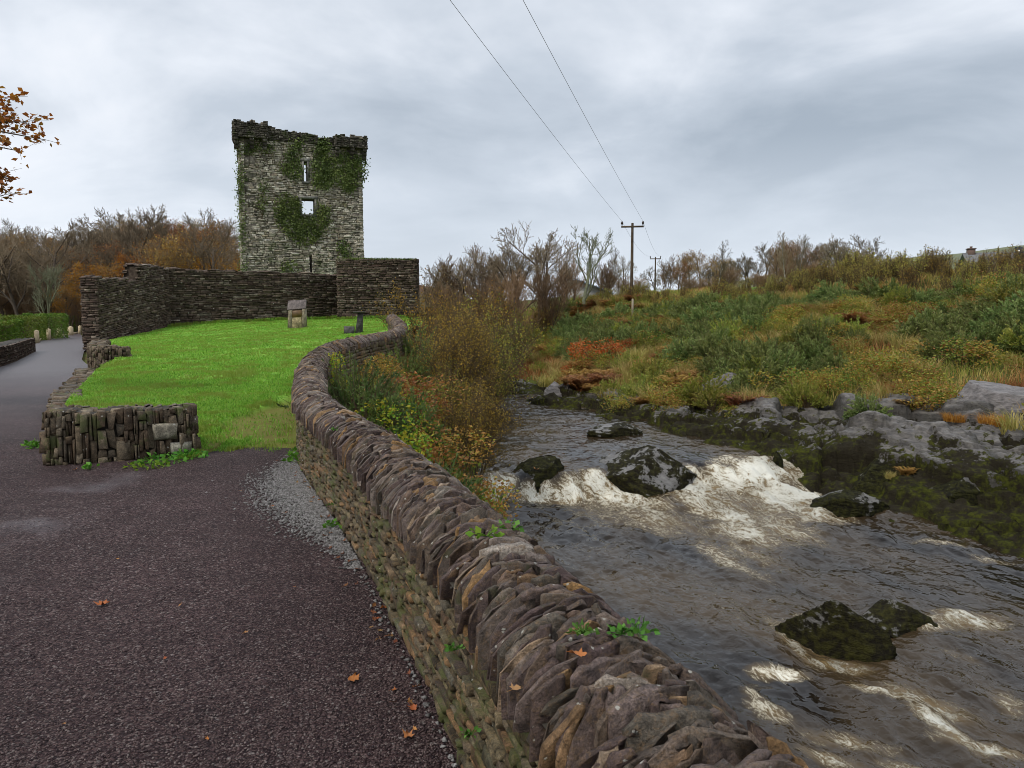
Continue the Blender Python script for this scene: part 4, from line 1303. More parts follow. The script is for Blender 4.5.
# ------------------------------------------------------------------ rock shelf and boulders
def rock_mat(name, bare, dark, moss, wet_z=-1.0, wet_w=0.7, moss_amt=0.5, bump=0.8, moss2=None, wet_hi=False):
    """slate bedrock: pale where it dries, black and mossy towards the water line, stained by seams"""
    m, nt, bs, _ = new_mat(name)
    pos = objpos(nt)
    st = nd(nt, 'ShaderNodeMapping', Vector=pos, Rotation=(0.25, 0.35, 0.5), Scale=(0.8, 2.4, 5.0))
    a = nd(nt, 'ShaderNodeTexNoise', Vector=pos, Scale=1.3, Detail=8.0, Roughness=0.62)
    b = nd(nt, 'ShaderNodeTexNoise', Vector=pos, Scale=7.0, Detail=7.0, Roughness=0.68)
    s = nd(nt, 'ShaderNodeTexNoise', Vector=st.outputs[0], Scale=2.2, Detail=6.0, Roughness=0.7)
    z = nd(nt, 'ShaderNodeSeparateXYZ', Vector=pos).outputs[2]
    c = mixc(nt, ramp(nt, s.outputs[0], [(0.32, 0.0), (0.62, 1.0)]), bare[0], bare[1])
    c = mixc(nt, 1.0, c, ramp(nt, b.outputs[0], [(0.3, 0.55), (0.7, 1.35)]), 'MULTIPLY')
    lo = nd(nt, 'ShaderNodeMapRange', Value=mth(nt, 'ADD', z, mth(nt, 'MULTIPLY', mth(nt, 'SUBTRACT', a.outputs[0], 0.5), 2.6)), _1=wet_z - wet_w, _2=wet_z + wet_w, _3=1.0, _4=0.0)
    lo = ramp(nt, mth(nt, 'ADD', lo.outputs[0], mth(nt, 'MULTIPLY', mth(nt, 'SUBTRACT', b.outputs[0], 0.5), 2.6)), [(0.40, 0.0), (0.58, 1.0)])
    c = mixc(nt, mth(nt, 'MULTIPLY', lo, 0.95), c, mixc(nt, b.outputs[0], tuple(0.5 * x for x in dark), tuple(1.5 * x for x in dark)))
    nz = nd(nt, 'ShaderNodeSeparateXYZ', Vector=nd(nt, 'ShaderNodeNewGeometry').outputs['Normal']).outputs[2]
    c = mixc(nt, mth(nt, 'MULTIPLY', attr(nt, 'seam'), 0.8), c, (0.016, 0.013, 0.008))
    mm = ramp(nt, mth(nt, 'ADD', mth(nt, 'MULTIPLY', b.outputs[0], 0.55), mth(nt, 'MULTIPLY', a.outputs[0], 0.6)), [(0.70 - 0.35 * moss_amt, 0.0), (0.80 - 0.35 * moss_amt, 1.0)])
    mm = mth(nt, 'MULTIPLY', mm, mth(nt, 'MULTIPLY', mth(nt, 'MAXIMUM', lo, 0.10), nd(nt, 'ShaderNodeMapRange', Value=nz, _1=0.2, _2=0.7).outputs[0]))
    c = mixc(nt, mm, c, mixc(nt, ramp(nt, b.outputs[0], [(0.4, 0.0), (0.7, 1.0)]), moss, moss2 or tuple(1.9 * x for x in moss)))
    h = mth(nt, 'ADD', mth(nt, 'MULTIPLY', s.outputs[0], 1.0), mth(nt, 'MULTIPLY', b.outputs[0], 0.55))
    bp = nd(nt, 'ShaderNodeBump', Strength=bump, Distance=0.12, Height=h)
    rr = nd(nt, 'ShaderNodeMapRange', Value=mth(nt, 'MAXIMUM', mm, lo), _1=0.0, _2=1.0, _3=0.42, _4=0.95)
    setin(nt, bs, Specular_IOR_Level=nd(nt, 'ShaderNodeMapRange', Value=mth(nt, 'MAXIMUM', mm, lo), _1=0.0, _2=1.0, _3=0.4, _4=0.04).outputs[0])
    setin(nt, bs, Base_Color=c, Roughness=rr.outputs[0], Normal=bp.outputs[0])
    return m


m_shelf = rock_mat('shelf_slate', ((0.045, 0.038, 0.034), (0.165, 0.148, 0.134)), (0.020, 0.017, 0.010), (0.020, 0.022, 0.006), wet_z=-1.05, wet_w=0.3, moss_amt=0.46, moss2=(0.062, 0.066, 0.011), wet_hi=True)


def patch_mat(name, dark, moss, bare, bare_amt=0.5, bump=0.9):
    """river boulder: black weed and moss with bare grey patches on its upper faces"""
    m, nt, bs, _ = new_mat(name)
    tcn = nd(nt, 'ShaderNodeTexCoord')
    oi = nd(nt, 'ShaderNodeObjectInfo')
    pos = nd(nt, 'ShaderNodeVectorMath', dict(operation='ADD'), _0=tcn.outputs['Object'], _1=mixc(nt, oi.outputs['Random'], (0, 0, 0), (7, 5, 3)))
    a = nd(nt, 'ShaderNodeTexNoise', Vector=pos, Scale=2.1, Detail=8.0, Roughness=0.68, Distortion=0.4)
    b = nd(nt, 'ShaderNodeTexNoise', Vector=pos, Scale=11.0, Detail=7.0, Roughness=0.7)
    st = nd(nt, 'ShaderNodeMapping', Vector=pos, Rotation=(0.3, 0.4, 0.2), Scale=(1.0, 2.0, 6.0))
    s = nd(nt, 'ShaderNodeTexNoise', Vector=st.outputs[0], Scale=2.5, Detail=6.0, Roughness=0.7)
    c = mixc(nt, ramp(nt, b.outputs[0], [(0.42, 0.0), (0.62, 1.0)]), dark, moss)
    nz = nd(nt, 'ShaderNodeSeparateXYZ', Vector=nd(nt, 'ShaderNodeNewGeometry').outputs['Normal']).outputs[2]
    k = mth(nt, 'ADD', mth(nt, 'MULTIPLY', a.outputs[0], 0.8), mth(nt, 'ADD', mth(nt, 'MULTIPLY', b.outputs[0], 0.35), mth(nt, 'MULTIPLY', nz, 0.10)))
    bm_ = ramp(nt, k, [(0.72 - 0.16 * bare_amt, 0.0), (0.75 - 0.16 * bare_amt, 1.0)])
    gc = mixc(nt, ramp(nt, s.outputs[0], [(0.35, 0.0), (0.65, 1.0)]), tuple(0.45 * x for x in bare), bare)
    c = mixc(nt, bm_, c, gc)
    h = mth(nt, 'ADD', mth(nt, 'MULTIPLY', s.outputs[0], 0.8), mth(nt, 'MULTIPLY', b.outputs[0], 0.6))
    bp = nd(nt, 'ShaderNodeBump', Strength=bump, Distance=0.10, Height=h)
    rr = nd(nt, 'ShaderNodeMapRange', Value=bm_, _1=0.0, _2=1.0, _3=0.75, _4=0.40)
    setin(nt, bs, Base_Color=c, Roughness=rr.outputs[0], Normal=bp.outputs[0])
    setin(nt, bs, Specular_IOR_Level=nd(nt, 'ShaderNodeMapRange', Value=bm_, _1=0.0, _2=1.0, _3=0.08, _4=0.4).outputs[0])
    return m


m_boulder = patch_mat('river_boulder', (0.012, 0.010, 0.006), (0.036, 0.034, 0.010), (0.20, 0.19, 0.18), bare_amt=0.42)
m_nearrock = patch_mat('near_boulder', (0.012, 0.010, 0.006), (0.040, 0.038, 0.010), (0.15, 0.14, 0.13), bare_amt=0.22)
m_blackrock = patch_mat('black_weedy_rock', (0.010, 0.009, 0.005), (0.034, 0.034, 0.009), (0.16, 0.15, 0.14), bare_amt=0.05)
m_paleslab = rock_mat('pale_slab', ((0.075, 0.066, 0.062), (0.20, 0.18, 0.172)), (0.05, 0.045, 0.04), (0.05, 0.06, 0.02), wet_z=-3.5, wet_w=0.5, moss_amt=0.2)

uu = np.linspace(-26, 14, 640); ss = np.concatenate([np.linspace(-2.2, 5.2, 190), np.linspace(5.3, 8.5, 34)])
U, S = np.meshgrid(uu, ss)
X = RE_P[0] + U * RE_U[0] + S * RE_N[0]; Y = RE_P[1] + U * RE_U[1] + S * RE_N[1]
Z = bank_z(X, Y)
s_ = bank_s(X, Y)
def plates(a, b, seed):
    """bedrock broken into tilted slabs: height and tilt from the nearest of jittered cell centres"""
    ia, ib = np.floor(a), np.floor(b)
    best = np.full(a.shape, 1e9); second = np.full(a.shape, 1e9); hgt = np.zeros(a.shape)
    for da in (-1, 0, 1):
        for db in (-1, 0, 1):
            ca, cb = ia + da, ib + db
            pa = ca + 0.15 + 0.7 * _hash(ca, cb, seed); pb = cb + 0.15 + 0.7 * _hash(ca, cb, seed + 1)
            d = (a - pa) ** 2 + (b - pb) ** 2
            h = (_hash(ca, cb, seed + 2) - 0.5) + (a - pa) * (_hash(ca, cb, seed + 3) - 0.5) * 0.7 + (b - pb) * (_hash(ca, cb, seed + 4) - 0.62) * 0.9
            m = d < best
            second = np.where(m, best, np.minimum(second, d))
            best = np.where(m, d, best); hgt = np.where(m, h, hgt)
    return hgt, np.sqrt(second) - np.sqrt(best)


wa = 0.5 * (fbm(U * 0.5, S * 0.5, 71, 3) - 0.5); wb = 0.9 * (fbm(U * 0.5, S * 0.5, 72, 3) - 0.5)
rk = sst(-2.0, -0.2, s_) * (1 - sst(4.5, 6.5, s_))
h1_, e1_ = plates(U * 0.26 + S * 0.10 + wa, S * 0.62 - U * 0.12 + wb, 801)
h2_, e2_ = plates(U * 0.8 + S * 0.2 + wa, S * 1.9 - U * 0.3 + wb, 811)
h3_, e3_ = plates(U * 2.1 + S * 0.6 + wa, S * 4.6 - U * 0.7 + wb, 821)
Z = Z + h1_ * 0.50 * rk + h2_ * 0.30 * rk + h3_ * 0.085 * rk
seam = np.maximum(1 - sst(0.0, 0.14, e1_), 0.8 * (1 - sst(0.0, 0.10, e2_))) * rk
seam = np.maximum(seam, 0.45 * (1 - sst(0.0, 0.12, e3_)) * rk)
Z = Z - 0.07 * seam
Z = Z + (fbm(U * 0.7, S * 1.1, 75, 5, 0.55) - 0.5) * 0.35 * rk
Z = Z + (fbm(U * 4.5, S * 6.0, 76, 3) - 0.5) * 0.07 + 0.10
kk = 2.4 * sst(19.5, 24.0, Y)
cover = sst(3.9, 5.3, kk + s_ + 2.4 * (fbm(U * 0.4, S * 0.4, 78, 3) - 0.5))
Z = Z - 0.9 * cover + 0.04
n_, m_ = X.shape
idx = np.arange(n_ * m_).reshape(n_, m_)
Q = np.stack([idx[:-1, :-1], idx[:-1, 1:], idx[1:, 1:], idx[1:, :-1]], -1).reshape(-1, 4)
tag(link('rock_shelf', make_mesh('rock_shelf', np.stack([X, Y, Z], -1).reshape(-1, 3), Q[:, ::-1], smooth=False, attrs={'seam': seam.ravel()}, mats=[m_shelf])), kind='structure')


def hit(px, py, zf=None, y0=4.0, y1=140.0):
    """where the sight line through a pixel meets the ground"""
    zf = zf or ground_z
    d = ray(px, py)
    ts = np.geomspace(y0, y1, 700)
    X = d[0] / d[1] * ts; Z = CAM_Z + d[2] / d[1] * ts
    g = zf(X, ts)
    k = np.argmax(g > Z)
    if not (g > Z).any(): k = len(ts) - 1
    return np.array([X[k], ts[k], float(g[k])])


import bmesh


def boulder(size, seed, mat, planes=14, noise_amp=0.055, cut=0.56, sub=5):
    bm = bmesh.new()
    bmesh.ops.create_icosphere(bm, subdivisions=sub, radius=1.0)
    V = np.array([v.co[:] for v in bm.verts]); F = np.array([[v.index for v in f.verts] for f in bm.faces])
    bm.free()
    rng = np.random.default_rng(seed)
    for i in range(planes):
        n = rng.normal(size=3); n[2] = abs(n[2]) * 0.8; n /= np.linalg.norm(n)
        d = rng.uniform(cut - 0.14, cut + 0.16)
        ex = np.maximum(0, V @ n - d)
        V = V - ex[:, None] * n
    nz = lambda P, s: (fbm(P[:, 0] * s + 5 * seed, P[:, 1] * s, seed, 4) + fbm(P[:, 1] * s + 9, P[:, 2] * s * 2.2, seed + 3, 4) + fbm(P[:, 2] * s * 2.2 + 4, P[:, 0] * s, seed + 7, 4)) / 3 - 0.5
    r = 1 + noise_amp * 3.0 * nz(V, 1.7) + noise_amp * 1.6 * nz(V, 5.0) + noise_amp * 0.8 * nz(V, 14.0)
    # bedding ledges
    led = V[:, 2] * 5 + 1.5 * V[:, 0] + 2 * nz(V, 1.5)
    lf = led - np.floor(led)
    r = r + 0.05 * (lf - 0.5)
    V = V * r[:, None] * np.array(size)
    return make_mesh('boulder', V, None, F, smooth=False, mats=[mat])


def put_boulder(name, px, py, wpx, hpx, label, z=None, seed=1, depth=0.8, mat=None, rz=0.0, tilt=(0, 0), cat='boulder', **kw):
    if z is None:
        p = hit(px, py)
    else:
        p = on_z(px, py, z)
    sc = p[1] / FPX
    w, h = wpx * sc / 2, hpx * sc
    me = boulder((w * 1.12, w * depth, h * 0.80), seed, mat or m_boulder, **kw)
    o = link(name, me, loc=(p[0], p[1] + w * depth * 0.7, p[2] + h * 0.18))
    o.rotation_euler = (tilt[0], tilt[1], rz)
    return tag(o, label, cat)


put_boulder('boulder', 619, 437, 62, 19, 'flat mossy boulder farthest upstream in the calm water above the rapids', z=-1.55, seed=3, depth=0.7)
put_boulder('boulder', 658, 491, 128, 54, 'largest dark mid-river boulder splitting the white rapids, with grey patches', z=-1.98, seed=6, depth=0.75, tilt=(0.05, 0.34), rz=-0.2)
put_boulder('boulder', 535, 485, 66, 32, 'black wet boulder between the two small chutes beside the yellow-leaved bank', z=-1.80, mat=m_blackrock, seed=9, depth=0.8)
put_boulder('boulder', 779, 469, 18, 18, 'small upright rock at the head of the right-hand rapids', z=-1.72, mat=m_blackrock, seed=12, depth=0.8, cat='rock')
put_boulder('boulder', 858, 660, 146, 54, 'broad dark mossy boulder in the near water, the front one of a touching pair', z=-2.20, mat=m_nearrock, seed=15, depth=0.62, tilt=(0.1, 0.12), rz=-0.35)
put_boulder('boulder', 906, 630, 92, 34, 'dark mossy boulder in the near water, behind and touching the broader one', z=-2.12, mat=m_nearrock, seed=21, depth=0.8)
put_boulder('boulder', 852, 509, 86, 26, 'low black slab at the edge of the rock shelf just below the foam', z=-2.0, mat=m_blackrock, seed=24, depth=0.6, cat='rock')
put_boulder('boulder', 711, 434, 18, 7, 'tiny dark rock in the calm water near the far bank', z=-1.55, mat=m_blackrock, seed=27, depth=0.8, cat='rock')
put_boulder('boulder', 1016, 416, 132, 44, 'pale grey boulder beside orange grass at the foot of the gorse bank', seed=30, depth=0.9, mat=m_paleslab, tilt=(0, -0.3), noise_amp=0.05)
put_boulder('rock_slab', 556, 400, 40, 22, 'flat pale grey rock slab at the bend of the river by the brown bush', seed=33, depth=1.3, mat=m_paleslab, tilt=(0.25, -0.4), cat='rock slab', noise_amp=0.05)
put_boulder('rock_slab', 733, 396, 56, 26, 'grey rock slab showing through the bank below the rust bracken', seed=36, depth=1.1, mat=m_paleslab, tilt=(0.3, 0.1), cat='rock slab', noise_amp=0.05)
put_boulder('boulder', 766, 440, 64, 24, 'green mossy rock at the far water edge, upstream of the rapids', z=-1.52, seed=39, depth=0.8, mat=m_shelf, cat='rock')
put_boulder('boulder', 836, 458, 56, 26, 'black ledge rock at the bank end of the rapids', z=-1.6, mat=m_blackrock, seed=42, depth=0.9, cat='rock')
put_boulder('boulder', 905, 492, 120, 42, 'big dark slab of the shelf with reddish moss and tufts of grass', z=-1.92, mat=m_blackrock, seed=45, depth=0.8, cat='rock', noise_amp=0.06)
put_boulder('boulder', 985, 512, 120, 36, 'wide moss-black slab sloping into the water at the edge of the shelf', z=-1.95, mat=m_blackrock, seed=48, depth=0.9, cat='rock', noise_amp=0.06)
put_boulder('boulder', 700, 425, 60, 14, 'grey speckled ledge rock under the mossy bank edge', z=-1.5, seed=51, depth=0.7, mat=m_shelf, cat='rock')
put_boulder('boulder', 596, 404, 34, 9, 'low grey ledge rock at the far end of the visible water', z=-1.45, seed=54, depth=0.8, mat=m_shelf, cat='rock')

# ------------------------------------------------------------------ plants: materials
m_gorse = leaf_mat('gorse_needle', [(0.055, 0.080, 0.026), (0.115, 0.155, 0.046), (0.175, 0.218, 0.066), (0.26, 0.28, 0.10)], trans=0.25, objvar=0.3)
m_gorse_y = leaf_mat('broom_shoot', [(0.10, 0.135, 0.025), (0.19, 0.225, 0.04), (0.27, 0.275, 0.055), (0.34, 0.29, 0.075)], trans=0.3, objvar=0.3)
m_greenb = leaf_mat('green_broom_shoot', [(0.045, 0.075, 0.025), (0.085, 0.13, 0.04), (0.13, 0.175, 0.055), (0.17, 0.19, 0.07)], trans=0.3, objvar=0.25)
m_sapl = leaf_mat('sapling_leaf', [(0.16, 0.17, 0.04), (0.28, 0.27, 0.06), (0.40, 0.34, 0.085), (0.32, 0.20, 0.06)], trans=0.4, objvar=0.3)
m_rust = leaf_mat('dead_bracken', [(0.13, 0.055, 0.024), (0.24, 0.105, 0.035), (0.36, 0.18, 0.052), (0.44, 0.29, 0.095)], trans=0.3, objvar=0.35)
m_red = leaf_mat('red_bramble', [(0.20, 0.045, 0.018), (0.38, 0.075, 0.022), (0.48, 0.14, 0.028), (0.28, 0.12, 0.035)], trans=0.3, objvar=0.2)
m_bram = leaf_mat('bramble_leaf', [(0.06, 0.09, 0.018), (0.12, 0.175, 0.03), (0.20, 0.22, 0.04), (0.31, 0.25, 0.045), (0.25, 0.11, 0.035)], trans=0.35, objvar=0.3)
m_yel = leaf_mat('yellow_leaf', [(0.15, 0.20, 0.02), (0.28, 0.29, 0.03), (0.42, 0.34, 0.04), (0.20, 0.25, 0.03)], trans=0.4, objvar=0.2)
m_lime = leaf_mat('lime_leaf', [(0.09, 0.20, 0.02), (0.16, 0.30, 0.03), (0.24, 0.34, 0.05)], trans=0.4, objvar=0.2)
m_olive = leaf_mat('willow_leaf', [(0.085, 0.055, 0.022), (0.17, 0.11, 0.03), (0.28, 0.175, 0.038), (0.38, 0.22, 0.04), (0.19, 0.16, 0.036)], trans=0.35, objvar=0.25)
m_olive2 = leaf_mat('willow_leaf_green', [(0.075, 0.09, 0.022), (0.145, 0.165, 0.034), (0.24, 0.235, 0.045), (0.34, 0.26, 0.045), (0.18, 0.12, 0.032)], trans=0.35, objvar=0.25)
m_orange = leaf_mat('autumn_leaf', [(0.16, 0.055, 0.014), (0.30, 0.115, 0.02), (0.40, 0.18, 0.03), (0.24, 0.15, 0.03)], trans=0.4, objvar=0.2)
m_ivy = leaf_mat('ivy_leaf', [(0.055, 0.08, 0.025), (0.105, 0.145, 0.042), (0.16, 0.205, 0.06), (0.22, 0.25, 0.08)], trans=0.15, objvar=0.1)
m_fern = leaf_mat('fern_leaf', [(0.05, 0.15, 0.02), (0.09, 0.24, 0.03), (0.15, 0.32, 0.045)], trans=0.35, objvar=0.1)
m_straw = leaf_mat('bank_grass_blade', [(0.20, 0.19, 0.05), (0.34, 0.27, 0.095), (0.48, 0.35, 0.15), (0.24, 0.26, 0.055)], trans=0.3, objvar=0.2)
m_hedge = leaf_mat('hedge_leaf', [(0.04, 0.085, 0.015), (0.085, 0.15, 0.02), (0.13, 0.20, 0.03), (0.15, 0.13, 0.03)], trans=0.25, objvar=0.2)
m_bark = bark_mat('brown_bark', (0.07, 0.055, 0.042), (0.15, 0.12, 0.095))
m_twig = bark_mat('brown_twig', (0.125, 0.095, 0.062), (0.25, 0.195, 0.13), objvar=0.4)
m_grey = bark_mat('pale_lichen_bark', (0.13, 0.14, 0.085), (0.23, 0.24, 0.155), objvar=0.15)
m_birch = bark_mat('birch_bark', (0.18, 0.16, 0.14), (0.36, 0.34, 0.31))
m_stem = bark_mat('shrub_stem', (0.07, 0.05, 0.03), (0.13, 0.095, 0.055))
m_rtwig = bark_mat('reddish_twig', (0.15, 0.095, 0.058), (0.27, 0.175, 0.10), objvar=0.4)

STORE = Matrix.Translation((0, 0, 0))


def unit(v):
    return v / (np.linalg.norm(v) + 1e-9)


def perp_rot(d, ang, az, rng=None):
    a = np.cross(d, [0, 0, 1.0] if abs(d[2]) < 0.9 else [1.0, 0, 0]); a = unit(a); b = np.cross(d, a)
    return unit(d * math.cos(ang) + (a * math.cos(az) + b * math.sin(az)) * math.sin(ang))


def skeleton(rng, H, r0, lev, kids, ratio, ang, wob=0.12, upb=0.08, trunk=0.45, stems=1, base_spread=0.1, lean=0.08, K=5):
    """list per level of (K,4) polylines"""
    out = [[] for _ in range(lev + 1)]

    def branch(p, d, L, r, l):
        pts = np.zeros((K, 4)); pos = np.array(p, float); dd = np.array(d, float)
        dirs = []
        for i in range(K):
            pts[i, :3] = pos; pts[i, 3] = max(r * (1 - (0.55 if l < lev else 0.75) * i / (K - 1)), 0.002)
            dirs.append(dd)
            if i < K - 1:
                dd = unit(dd + rng.normal(0, wob, 3) + np.array([0, 0, upb]))
                pos = pos + dd * L / (K - 1)
        out[l].append(pts)
        if l < lev:
            n = kids[l]
            n = max(1, int(round(n * rng.uniform(0.75, 1.25))))
            az0 = rng.uniform(0, 6.28)
            for c in range(n):
                t = (trunk if l == 0 else 0.22) + (1 - (trunk if l == 0 else 0.22)) * (c + rng.uniform(0, 1)) / n
                t = min(t, 0.99)
                f = t * (K - 1); i = int(f); a = f - i
                q = pts[i, :3] * (1 - a) + pts[i + 1, :3] * a
                rr = (pts[i, 3] * (1 - a) + pts[i + 1, 3] * a) * rng.uniform(0.5, 0.72)
                nd_ = perp_rot(dirs[i], rng.uniform(*ang), az0 + c * 2.4 + rng.normal(0, 0.4))
                branch(q, nd_, L * ratio[l] * rng.uniform(0.75, 1.2) * (1.15 - 0.5 * t), rr, l + 1)
    for s in range(stems):
        a = rng.uniform(0, 6.28); o = base_spread * rng.uniform(0, 1) ** 0.5
        d = unit(np.array([math.cos(a) * (lean if stems == 1 else lean * 2.2) * rng.uniform(0.3, 1), math.sin(a) * (lean if stems == 1 else lean * 2.2) * rng.uniform(0.3, 1), 1]))
        branch((math.cos(a) * o, math.sin(a) * o, -0.1), d, H * rng.uniform(0.8, 1.1), r0 * (1 if stems == 1 else rng.uniform(0.6, 1)), 0)
    return [np.array(o) for o in out]


def tree_proto(name, seed, H, r0, lev, kids, ratio, ang, mats, leaf=None, nleaf=0, leafsz=0.1, leafspread=0.25, twig_r=None, split=2, thing_parts=('trunk', 'crown'), **kw):
    rng = np.random.default_rng(seed)
    sk = skeleton(rng, H, r0, lev, kids, ratio, ang, **kw)
    g = Geo(); c = Geo()
    for l, P in enumerate(sk):
        if len(P) == 0: continue
        P = P.copy()
        if twig_r and l >= split: P[..., 3] = np.maximum(P[..., 3], twig_r * (1.0 if l == lev else 1.4))
        V, Q = tubes(P, 7 if l == 0 else (5 if l == 1 else 3))
        (g if l < split else c).add(V, Q, r=rng.uniform(0, 1))
    if leaf is not None and nleaf:
        T_ = sk[-1]
        i = rng.integers(0, len(T_), nleaf); t = rng.uniform(0.1, 1, nleaf) * (T_.shape[1] - 1.001)
        k = t.astype(int); a = (t - k)[:, None]
        P = T_[i, k, :3] * (1 - a) + T_[i, k + 1, :3] * a + rng.normal(0, leafspread, (nleaf, 3))
        V, T = leaves(P, leafsz * rng.uniform(0.6, 1.3, nleaf), rng, aspect=0.65)
        c.add(V, None, T, r=np.repeat(rng.uniform(0, 1, nleaf), 4), m=1)
    root = empty(name)
    link(thing_parts[0], g.mesh(thing_parts[0], [mats[0]]), root)
    link(thing_parts[1], c.mesh(thing_parts[1], [mats[1]] + ([leaf] if leaf is not None else [])), root)
    return root


class Kind:
    """prototypes of one kind; the first placing moves the prototype itself, later ones copy it"""
    def __init__(self, protos):
        self.p = protos; self.used = [False] * len(protos)

    def put(self, i, loc, rz, scale, label, cat, group=None, tilt=(0, 0)):
        i %= len(self.p)
        if not self.used[i]:
            o = self.p[i]; self.used[i] = True
            o.location = loc; o.rotation_euler = (tilt[0], tilt[1], rz)
            o.scale = scale if isinstance(scale, (tuple, list)) else (scale,) * 3
        else:
            o = dup(self.p[i], loc, rz, scale, tilt)
        return tag(o, label, cat, group)

    def done(self):
        for o, u in zip(self.p, self.used):
            if not u:
                for ch in list(o.children): bpy.data.objects.remove(ch)
                bpy.data.objects.remove(o)


def spiky(name, seed, Rr, H, nsh, nneed, mat, needle=0.055, width=0.010, up=1.1, stem=None):
    """gorse or broom: a dome of upright shoots, each bristling with short green spines"""
    rng = np.random.default_rng(seed)
    a = rng.uniform(0, 6.28, nsh); rad = Rr * np.sqrt(rng.uniform(0, 1, nsh)) * 0.75
    th = np.arccos(rng.uniform(0.05, 1.0, nsh)) * (1.0 / max(up, 0.8) if up > 1.2 else 1.0)
    lump = 0.72 + 0.55 * vnoise(np.cos(a) * 1.6 + seed, np.sin(a) * 1.6 + th * 1.5, seed)
    d = np.stack([np.cos(a) * np.sin(th), np.sin(a) * np.sin(th), np.cos(th)], 1) + rng.normal(0, 0.10, (nsh, 3))
    d /= np.linalg.norm(d, axis=1, keepdims=True)
    b = np.stack([np.cos(a) * Rr * 0.30 * rng.uniform(0, 1, nsh), np.sin(a) * Rr * 0.30 * rng.uniform(0, 1, nsh), np.zeros(nsh)], 1)
    L = 1.0 / np.sqrt((np.sin(th) / (Rr * 0.85)) ** 2 + (np.cos(th) / H) ** 2) * lump * rng.uniform(0.85, 1.12, nsh)
    t = rng.uniform(0.35, 1.0, (nsh, nneed)) ** 0.7
    P = b[:, None] + d[:, None] * (L[:, None] * t)[..., None] + np.array([0, 0, -0.12]) * (t ** 3)[..., None]
    ax = np.repeat(d[:, None], nneed, 1)
    P = P.reshape(-1, 3); ax = ax.reshape(-1, 3)
    V, T = leaves(P, needle * rng.uniform(0.7, 1.5, len(P)), rng, aspect=width / needle * 2, axis=ax * 1.0, spread=0.55)
    g = Geo()
    base_r = np.clip(np.repeat(rng.uniform(0, 1, nsh), nneed) * 0.7 + rng.uniform(0, 0.3, len(P)) , 0, 1)
    g.add(V, None, T, r=np.repeat(base_r, 4))
    S = np.stack([np.concatenate([b - [0, 0, 0.1], np.full((nsh, 1), 0.008)], 1), np.concatenate([b + d * L[:, None] * 0.55, np.full((nsh, 1), 0.005)], 1), np.concatenate([b + d * L[:, None], np.full((nsh, 1), 0.002)], 1)], 1)
    V, Q = tubes(S, 3); g.add(V, Q, r=0.3, m=1)
    return link(name, g.mesh(name, [mat, stem or m_stem]))


def leafy(name, seed, Rr, H, n, mat, lsz, blobs=7, stems=14, aspect=0.6, mat2=None, frac2=0.0, stem=None):
    """rounded leafy shrub built of several leaf clumps on thin stems"""
    rng = np.random.default_rng(seed)
    g = Geo()
    cen = np.stack([rng.normal(0, Rr * 0.45, blobs), rng.normal(0, Rr * 0.45, blobs), H * rng.uniform(0.25, 0.8, blobs)], 1)
    br = rng.uniform(0.3, 0.55, blobs) * min(Rr, H) * 1.1
    i = rng.integers(0, blobs, n)
    v = rng.normal(size=(n, 3)); v /= np.linalg.norm(v, axis=1, keepdims=True)
    P = cen[i] + v * (br[i] * rng.uniform(0.25, 1.0, n) ** 0.5)[:, None] * np.array([1.15, 1.15, 0.85])
    P[:, 2] = np.abs(P[:, 2])
    V, T = leaves(P, lsz * rng.uniform(0.6, 1.4, n), rng, aspect=aspect)
    rr = np.clip(rng.uniform(0, 1, blobs)[i] * 0.5 + rng.uniform(0, 0.5, n), 0, 1)
    sel = rng.uniform(0, 1, n) < frac2
    g.add(V, None, None, r=np.repeat(rr, 4))
    T2 = T.reshape(n, 2, 3) if False else T
    k = np.concatenate([sel, sel]) if False else np.repeat(sel, 2)
    T = T.reshape(-1, 3)
    g.T.append(T[~k]); g.TM.append(np.full((~k).sum(), 0))
    if k.any(): g.T.append(T[k]); g.TM.append(np.full(k.sum(), 2))
    b = np.stack([rng.normal(0, Rr * 0.15, stems), rng.normal(0, Rr * 0.15, stems), np.full(stems, -0.1)], 1)
    j = rng.integers(0, blobs, stems); e = cen[j] + rng.normal(0, 0.1, (stems, 3))
    mid = (b + e) / 2 + rng.normal(0, 0.06 * H, (stems, 3))
    S = np.stack([np.concatenate([q, np.full((stems, 1), r_)], 1) for q, r_ in ((b, 0.012), (mid, 0.009), (e, 0.004))], 1)
    V, Q = tubes(S, 3); g.add(V, Q, r=0.4, m=1)
    return link(name, g.mesh(name, [mat, stem or m_stem, mat2 or mat]))


